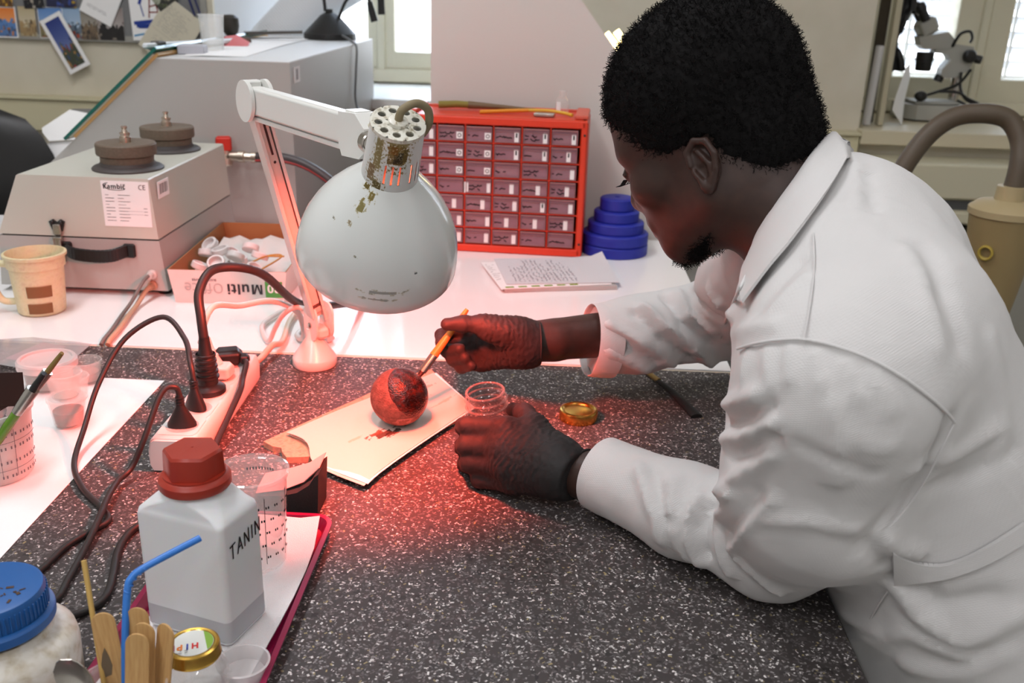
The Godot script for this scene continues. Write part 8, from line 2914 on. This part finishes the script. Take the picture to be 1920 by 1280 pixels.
func right_hand_bones(f: Field) -> void:
	f.cap(Vector3(0.0004, 0.856, -1.2241), Vector3(-0.0191, 0.8541, -1.2228), 0.0234, 0.0252, 0.01)
	f.cap(Vector3(-0.0191, 0.8541, -1.2228), Vector3(-0.0839, 0.8544, -1.2636), 0.0234, 0.0135, 0.02)
	f.cap(Vector3(-0.0191, 0.8541, -1.2228), Vector3(-0.0888, 0.8399, -1.2634), 0.0234, 0.0135, 0.02)
	f.cap(Vector3(-0.0191, 0.8541, -1.2228), Vector3(-0.0867, 0.8258, -1.2582), 0.0234, 0.0135, 0.02)
	f.cap(Vector3(-0.0191, 0.8541, -1.2228), Vector3(-0.0784, 0.8152, -1.2492), 0.0234, 0.0135, 0.02)
	f.cap(Vector3(-0.0338, 0.876, -1.2091), Vector3(-0.0671, 0.8794, -1.204), 0.0198, 0.0162, 0.02)
	f.cap(Vector3(-0.0479, 0.8786, -1.2043), Vector3(-0.0766, 0.8865, -1.2042), 0.0162, 0.01215, 0.015)
	f.cap(Vector3(-0.0766, 0.8865, -1.2042), Vector3(-0.1026, 0.8874, -1.2005), 0.01215, 0.01062, 0.006)
	f.cap(Vector3(-0.1026, 0.8874, -1.2005), Vector3(-0.1235, 0.8871, -1.1966), 0.01062, 0.00855, 0.006)
	f.cap(Vector3(-0.0839, 0.8544, -1.2636), Vector3(-0.1199, 0.8575, -1.2636), 0.0126, 0.00945, 0.008)
	f.cap(Vector3(-0.1199, 0.8575, -1.2636), Vector3(-0.1354, 0.8554, -1.241), 0.00945, 0.00855, 0.006)
	f.cap(Vector3(-0.1354, 0.8554, -1.241), Vector3(-0.1338, 0.8538, -1.2138), 0.00855, 0.00765, 0.006)
	f.cap(Vector3(-0.0888, 0.8399, -1.2634), Vector3(-0.1263, 0.8335, -1.2545), 0.0117, 0.00945, 0.007)
	f.cap(Vector3(-0.1263, 0.8335, -1.2545), Vector3(-0.1264, 0.8375, -1.2272), 0.00945, 0.00882, 0.006)
	f.cap(Vector3(-0.1264, 0.8375, -1.2272), Vector3(-0.1072, 0.8486, -1.2084), 0.00882, 0.00792, 0.006)
	f.cap(Vector3(-0.0867, 0.8258, -1.2582), Vector3(-0.1182, 0.8197, -1.2497), 0.01125, 0.009, 0.007)
	f.cap(Vector3(-0.1182, 0.8197, -1.2497), Vector3(-0.1171, 0.8267, -1.2235), 0.009, 0.00855, 0.006)
	f.cap(Vector3(-0.1171, 0.8267, -1.2235), Vector3(-0.0996, 0.8366, -1.2063), 0.00855, 0.00765, 0.006)
	f.cap(Vector3(-0.0784, 0.8152, -1.2492), Vector3(-0.1053, 0.8107, -1.2414), 0.0108, 0.0081, 0.007)
	f.cap(Vector3(-0.1053, 0.8107, -1.2414), Vector3(-0.1057, 0.8168, -1.2202), 0.0081, 0.00765, 0.006)
	f.cap(Vector3(-0.1057, 0.8168, -1.2202), Vector3(-0.0907, 0.8259, -1.2048), 0.00765, 0.00702, 0.006)
func coat_folds() -> Array:
	return [
		[Vector3(0.1664, 0.9144, -0.7281), Vector3(0.1648, 0.8399, -0.8439), 0.00875, 0.00765],
		[Vector3(0.1648, 0.8399, -0.8439), Vector3(0.1547, 0.8241, -0.8361), 0.00875, 0.00765],
		[Vector3(0.1547, 0.8241, -0.8361), Vector3(0.1555, 0.8059, -0.8293), 0.00875, 0.00765],
		[Vector3(0.1555, 0.8059, -0.8293), Vector3(0.1681, 0.7798, -0.8262), 0.00875, 0.00765],
		[Vector3(0.1682, 0.9081, -0.724), Vector3(0.1721, 0.8394, -0.8299), -0.007, 0.0068],
		[Vector3(0.1721, 0.8394, -0.8299), Vector3(0.1649, 0.8213, -0.8246), -0.007, 0.0068],
		[Vector3(0.1649, 0.8213, -0.8246), Vector3(0.1704, 0.7941, -0.8156), -0.007, 0.0068],
		[Vector3(0.1679, 0.9107, -0.7241), Vector3(0.1779, 0.8482, -0.8004), 0.00875, 0.00765],
		[Vector3(0.1779, 0.8482, -0.8004), Vector3(0.1796, 0.8228, -0.7947), 0.00875, 0.00765],
		[Vector3(0.1796, 0.8228, -0.7947), Vector3(0.1897, 0.7946, -0.789), 0.00875, 0.00765],
		[Vector3(0.11, 0.8376, -0.9047), Vector3(0.1173, 0.8253, -0.8708), 0.006125, 0.00765],
		[Vector3(0.1173, 0.8253, -0.8708), Vector3(0.126, 0.8092, -0.8514), 0.006125, 0.00765],
		[Vector3(0.126, 0.8092, -0.8514), Vector3(0.1315, 0.7889, -0.8475), 0.006125, 0.00765],
		[Vector3(0.124, 0.8422, -0.8915), Vector3(0.1294, 0.8292, -0.8595), -0.00525, 0.00765],
		[Vector3(0.1294, 0.8292, -0.8595), Vector3(0.1377, 0.8094, -0.842), -0.00525, 0.00765],
		[Vector3(0.141, 0.8433, -0.8681), Vector3(0.1382, 0.8264, -0.8492), 0.006125, 0.00765],
		[Vector3(0.1382, 0.8264, -0.8492), Vector3(0.1429, 0.8058, -0.8382), 0.006125, 0.00765],
		[Vector3(0.1429, 0.8058, -0.8382), Vector3(0.1579, 0.7773, -0.8357), 0.006125, 0.00765],
		[Vector3(0.1914, 0.9329, -0.6825), Vector3(0.1809, 0.8946, -0.7047), 0.00525, 0.00595],
		[Vector3(0.1809, 0.8946, -0.7047), Vector3(0.186, 0.8264, -0.7758), 0.00525, 0.00595],
		[Vector3(0.1814, 0.9304, -0.6947), Vector3(0.1748, 0.8965, -0.7136), -0.00525, 0.0068],
		[Vector3(0.1748, 0.8965, -0.7136), Vector3(0.1798, 0.8474, -0.7642), -0.00525, 0.0068],
		[Vector3(0.186, 0.8264, -0.7758), Vector3(0.2031, 0.8135, -0.7602), 0.00525, 0.00595],
		[Vector3(0.2031, 0.8135, -0.7602), Vector3(0.2306, 0.7946, -0.7598), 0.00525, 0.00595],
		[Vector3(0.1876, 0.9092, -0.6917), Vector3(0.2182, 0.9245, -0.6671), 0.004375, 0.0068],
		[Vector3(0.2182, 0.9245, -0.6671), Vector3(0.2506, 0.9205, -0.6624), 0.004375, 0.0068],
		[Vector3(0.1621, 0.9564, -0.8211), Vector3(0.1635, 0.9824, -0.7487), 0.00875, 0.0085],
		[Vector3(0.1635, 0.9824, -0.7487), Vector3(0.1683, 1.0212, -0.6824), 0.00875, 0.0085],
		[Vector3(0.1676, 0.9449, -0.8055), Vector3(0.165, 0.9867, -0.7099), -0.007, 0.00765],
		[Vector3(0.165, 0.9867, -0.7099), Vector3(0.1746, 1.0165, -0.6708), -0.007, 0.00765],
		[Vector3(0.1638, 0.9509, -0.7518), Vector3(0.1686, 0.9786, -0.7015), 0.007, 0.00765],
		[Vector3(0.1686, 0.9786, -0.7015), Vector3(0.1772, 1.0067, -0.6682), 0.007, 0.00765],
		[Vector3(0.1649, 0.9458, -0.7338), Vector3(0.1733, 0.9662, -0.6964), -0.00525, 0.00765],
		[Vector3(0.1733, 0.9662, -0.6964), Vector3(0.181, 0.9933, -0.6686), -0.00525, 0.00765],
		[Vector3(0.1666, 0.9252, -0.7253), Vector3(0.1743, 0.9481, -0.7018), 0.007, 0.00765],
		[Vector3(0.1743, 0.9481, -0.7018), Vector3(0.1824, 0.9765, -0.6751), 0.007, 0.00765],
		[Vector3(0.1631, 1.0409, -0.7101), Vector3(0.1622, 1.0221, -0.7029), 0.0035, 0.00595],
		[Vector3(0.1729, 1.0534, -0.6883), Vector3(0.1734, 1.0342, -0.6754), 0.0035, 0.00595],
		[Vector3(0.1862, 1.0614, -0.6733), Vector3(0.1845, 1.0442, -0.6631), 0.0035, 0.00595],
		[Vector3(0.2013, 1.0652, -0.6608), Vector3(0.205, 1.0457, -0.6466), 0.0035, 0.00595],
		[Vector3(0.2211, 1.0629, -0.6478), Vector3(0.2291, 1.0428, -0.6366), 0.0035, 0.00595],
		[Vector3(0.2387, 1.0575, -0.6408), Vector3(0.252, 1.0349, -0.6336), 0.0035, 0.00595],
		[Vector3(0.2209, 1.0156, -0.6357), Vector3(0.2368, 1.0068, -0.6335), 0.0035, 0.0068],
		[Vector3(0.2368, 1.0068, -0.6335), Vector3(0.2543, 1.0046, -0.6336), 0.0035, 0.0068],
		[Vector3(0.1968, 0.9957, -0.6518), Vector3(0.2221, 0.9907, -0.6408), -0.0035, 0.0068],
		[Vector3(0.2221, 0.9907, -0.6408), Vector3(0.2514, 0.9793, -0.6418), -0.0035, 0.0068],
		[Vector3(0.2117, 1.0343, -0.64), Vector3(0.2205, 1.0067, -0.6365), 0.0035, 0.00765],
		[Vector3(0.2205, 1.0067, -0.6365), Vector3(0.2253, 0.9699, -0.6485), 0.0035, 0.00765],
		[Vector3(0.0622, 0.8621, -1.2213), Vector3(0.109, 0.8392, -1.2299), 0.007, 0.00765],
		[Vector3(0.109, 0.8392, -1.2299), Vector3(0.1505, 0.8142, -1.25), 0.007, 0.00765],
		[Vector3(0.0703, 0.8765, -1.2294), Vector3(0.1151, 0.8568, -1.2317), -0.007, 0.00765],
		[Vector3(0.1151, 0.8568, -1.2317), Vector3(0.1627, 0.8255, -1.2472), -0.007, 0.00765],
		[Vector3(0.0848, 0.8829, -1.2391), Vector3(0.137, 0.8601, -1.2358), 0.007, 0.00765],
		[Vector3(0.137, 0.8601, -1.2358), Vector3(0.1896, 0.8166, -1.2687), 0.007, 0.00765],
		[Vector3(0.1288, 0.8949, -1.2571), Vector3(0.1665, 0.8659, -1.2448), -0.00875, 0.00765],
		[Vector3(0.1665, 0.8659, -1.2448), Vector3(0.2184, 0.8232, -1.2758), -0.00875, 0.00765],
		[Vector3(0.1423, 0.9003, -1.2658), Vector3(0.1676, 0.8778, -1.2508), 0.0105, 0.00765],
		[Vector3(0.1676, 0.8778, -1.2508), Vector3(0.2149, 0.8435, -1.2644), 0.0105, 0.00765],
		[Vector3(0.2149, 0.8435, -1.2644), Vector3(0.2523, 0.8038, -1.3125), 0.0105, 0.00765],
		[Vector3(0.1751, 0.9061, -1.2882), Vector3(0.1966, 0.8834, -1.2653), -0.00875, 0.00765],
		[Vector3(0.1966, 0.8834, -1.2653), Vector3(0.2406, 0.8527, -1.2685), -0.00875, 0.00765],
		[Vector3(0.1927, 0.9104, -1.3019), Vector3(0.2055, 0.8898, -1.2706), 0.00875, 0.00765],
		[Vector3(0.2055, 0.8898, -1.2706), Vector3(0.2389, 0.8767, -1.2497), 0.00875, 0.00765],
		[Vector3(0.2106, 0.9182, -1.2843), Vector3(0.2193, 0.9093, -1.2368), -0.007, 0.0068],
		[Vector3(0.2193, 0.9093, -1.2368), Vector3(0.2373, 0.9036, -1.2116), -0.007, 0.0068],
		[Vector3(0.2179, 0.9475, -1.2053), Vector3(0.2307, 0.9316, -1.1888), 0.007, 0.0068],
		[Vector3(0.2307, 0.9316, -1.1888), Vector3(0.1765, 1.0332, -0.8421), 0.007, 0.0068],
		[Vector3(0.3048, 1.0151, -0.6543), Vector3(0.2971, 0.9768, -0.6593), -0.00875, 0.0102],
		[Vector3(0.2971, 0.9768, -0.6593), Vector3(0.2863, 0.9375, -0.6667), -0.00875, 0.0102],
		[Vector3(0.2863, 0.9375, -0.6667), Vector3(0.2675, 0.9033, -0.6683), -0.00875, 0.0102],
		[Vector3(0.2749, 0.9102, -0.6687), Vector3(0.2936, 0.8938, -0.6793), 0.007, 0.0085],
		[Vector3(0.2936, 0.8938, -0.6793), Vector3(0.3156, 0.8856, -0.6894), 0.007, 0.0085],
		[Vector3(0.2735, 0.8978, -0.6713), Vector3(0.2898, 0.8752, -0.6844), -0.00525, 0.0085],
		[Vector3(0.3167, 0.709, -0.888), Vector3(0.3101, 0.7557, -0.7817), 0.007, 0.0102],
		[Vector3(0.3101, 0.7557, -0.7817), Vector3(0.321, 0.7731, -0.7376), 0.007, 0.0102],
		[Vector3(0.3133, 0.8413, -0.7096), Vector3(0.3332, 0.8173, -0.7033), 0.00875, 0.01105],
		[Vector3(0.3332, 0.8173, -0.7033), Vector3(0.3647, 0.8039, -0.6874), 0.00875, 0.01105],
		[Vector3(0.3647, 0.8039, -0.6874), Vector3(0.3976, 0.8374, -0.6773), 0.00875, 0.01105],
		[Vector3(0.3161, 0.8551, -0.7012), Vector3(0.3431, 0.8361, -0.6929), -0.007, 0.0102],
		[Vector3(0.3431, 0.8361, -0.6929), Vector3(0.3786, 0.8524, -0.6802), -0.007, 0.0102],
		[Vector3(0.3191, 0.7216, -0.7949), Vector3(0.3312, 0.7917, -0.7138), 0.007, 0.0102],
		[Vector3(0.3312, 0.7917, -0.7138), Vector3(0.3675, 0.79, -0.688), 0.007, 0.0102],
		[Vector3(0.3411, 0.7499, -0.722), Vector3(0.3722, 0.7685, -0.6895), 0.00525, 0.0102],
		[Vector3(0.3722, 0.7685, -0.6895), Vector3(0.397, 0.7977, -0.6771), 0.00525, 0.0102],
		[Vector3(0.2823, 1.1258, -0.7372), Vector3(0.2836, 1.1021, -0.6889), 0.004375, 0.0102],
		[Vector3(0.2836, 1.1021, -0.6889), Vector3(0.2861, 1.0747, -0.6611), 0.004375, 0.0102],
		[Vector3(0.3007, 1.1277, -0.7493), Vector3(0.3026, 1.1003, -0.6971), -0.004375, 0.0102],
		[Vector3(0.3026, 1.1003, -0.6971), Vector3(0.3091, 1.0744, -0.676), -0.004375, 0.0102],
		[Vector3(0.3464, 1.0653, -0.705), Vector3(0.3639, 1.0136, -0.7025), 0.0035, 0.0102],
		[Vector3(0.3639, 1.0136, -0.7025), Vector3(0.3687, 0.9718, -0.6937), 0.0035, 0.0102],
		[Vector3(0.2817, 1.165, -0.8876), Vector3(0.2774, 1.1545, -0.8578), 0.00525, 0.0068],
		[Vector3(0.2774, 1.1545, -0.8578), Vector3(0.2661, 1.1452, -0.8209), 0.00525, 0.0068],
		[Vector3(0.2852, 1.1595, -0.8708), Vector3(0.2824, 1.1508, -0.8419), -0.004375, 0.0068],
		[Vector3(0.2824, 1.1508, -0.8419), Vector3(0.2746, 1.1436, -0.8084), -0.004375, 0.0068],
		[Vector3(0.1765, 1.0726, -0.7127), Vector3(0.1881, 1.0886, -0.7186), 0.004375, 0.0068],
		[Vector3(0.1881, 1.0886, -0.7186), Vector3(0.2046, 1.104, -0.7272), 0.004375, 0.0068],
		[Vector3(0.1742, 1.0715, -0.7421), Vector3(0.1851, 1.0875, -0.7424), -0.0035, 0.0068],
		[Vector3(0.1851, 1.0875, -0.7424), Vector3(0.2076, 1.108, -0.7594), -0.0035, 0.0068],
		[Vector3(0.2615, 0.8557, -1.2627), Vector3(0.1663, 1.0551, -0.7358), 0.004375, 0.00765],
		[Vector3(0.1663, 1.0551, -0.7358), Vector3(0.1784, 1.072, -0.7021), 0.004375, 0.00765],
		[Vector3(0.2859, 0.9802, -0.6518), Vector3(0.3212, 0.9843, -0.6736), 0.00525, 0.0085],
		[Vector3(0.3212, 0.9843, -0.6736), Vector3(0.3659, 0.9969, -0.6991), 0.00525, 0.0085],
		[Vector3(0.3067, 0.9513, -0.6733), Vector3(0.3432, 0.96, -0.6867), -0.004375, 0.0085],
		[Vector3(0.3432, 0.96, -0.6867), Vector3(0.3779, 0.9751, -0.6974), -0.004375, 0.0085],
	]
const ARMHOLE := [Vector3(0.1598, 1.0406, -0.7324), Vector3(0.1664, 1.056, -0.7037), Vector3(0.1781, 1.0659, -0.6857), Vector3(0.1908, 1.0719, -0.6733), Vector3(0.2038, 1.074, -0.6625), Vector3(0.2172, 1.0733, -0.6533), Vector3(0.2313, 1.0703, -0.6465), Vector3(0.2463, 1.0644, -0.6418), Vector3(0.2621, 1.0559, -0.6387), Vector3(0.2802, 1.0434, -0.64), Vector3(0.2952, 1.031, -0.6451), Vector3(0.3066, 1.0195, -0.6521)]
const SIDE_SEAM := [Vector3(0.3063, 1.0195, -0.6525), Vector3(0.3003, 0.9972, -0.652), Vector3(0.2976, 0.9709, -0.6592), Vector3(0.2906, 0.9416, -0.6655), Vector3(0.2793, 0.9221, -0.6653)]
const YOKE := [Vector3(0.2234, 1.1245, -0.7895), Vector3(0.2166, 1.1156, -0.754), Vector3(0.2089, 1.1073, -0.7206), Vector3(0.2028, 1.0967, -0.6983), Vector3(0.1981, 1.0847, -0.6825), Vector3(0.1939, 1.0727, -0.6715)]
const BELT_TOP := [Vector3(0.289, 0.8941, -0.6718), Vector3(0.3186, 0.8752, -0.6876), Vector3(0.3405, 0.8794, -0.6834), Vector3(0.3658, 0.9005, -0.6784), Vector3(0.3923, 0.9208, -0.6827)]
const BELT_LOW := [Vector3(0.3084, 0.8433, -0.7037), Vector3(0.3241, 0.8536, -0.6935), Vector3(0.3427, 0.8663, -0.6833), Vector3(0.3682, 0.8852, -0.6774), Vector3(0.3943, 0.9046, -0.68)]
const VENT := [Vector3(0.3094, 0.8432, -0.7073), Vector3(0.3095, 0.8064, -0.7299), Vector3(0.3146, 0.7557, -0.7603)]
const PLACKET := [Vector3(0.1799, 1.0751, -0.8254), Vector3(0.1743, 1.0526, -0.8311), Vector3(0.2418, 0.9058, -1.1988), Vector3(0.2486, 0.8634, -1.2542)]
const COLLAR_IN := [Vector3(0.2719, 1.1812, -0.9605), Vector3(0.2461, 1.1656, -0.9152), Vector3(0.2316, 1.1482, -0.9002), Vector3(0.2176, 1.1275, -0.8941), Vector3(0.2068, 1.1052, -0.8949), Vector3(0.2006, 1.0821, -0.9026), Vector3(0.1991, 1.0597, -0.9186)]
const COLLAR_OUT := [Vector3(0.2728, 1.1716, -0.8899), Vector3(0.2561, 1.1579, -0.8605), Vector3(0.2378, 1.145, -0.8284), Vector3(0.2216, 1.1327, -0.8043), Vector3(0.2034, 1.1152, -0.7846), Vector3(0.1879, 1.0981, -0.7748), Vector3(0.1693, 1.0668, -0.7739)]
const BRUSH := [Vector3(-0.1593, 0.8163, -1.1863), Vector3(-0.0996, 0.8975, -1.2311)]
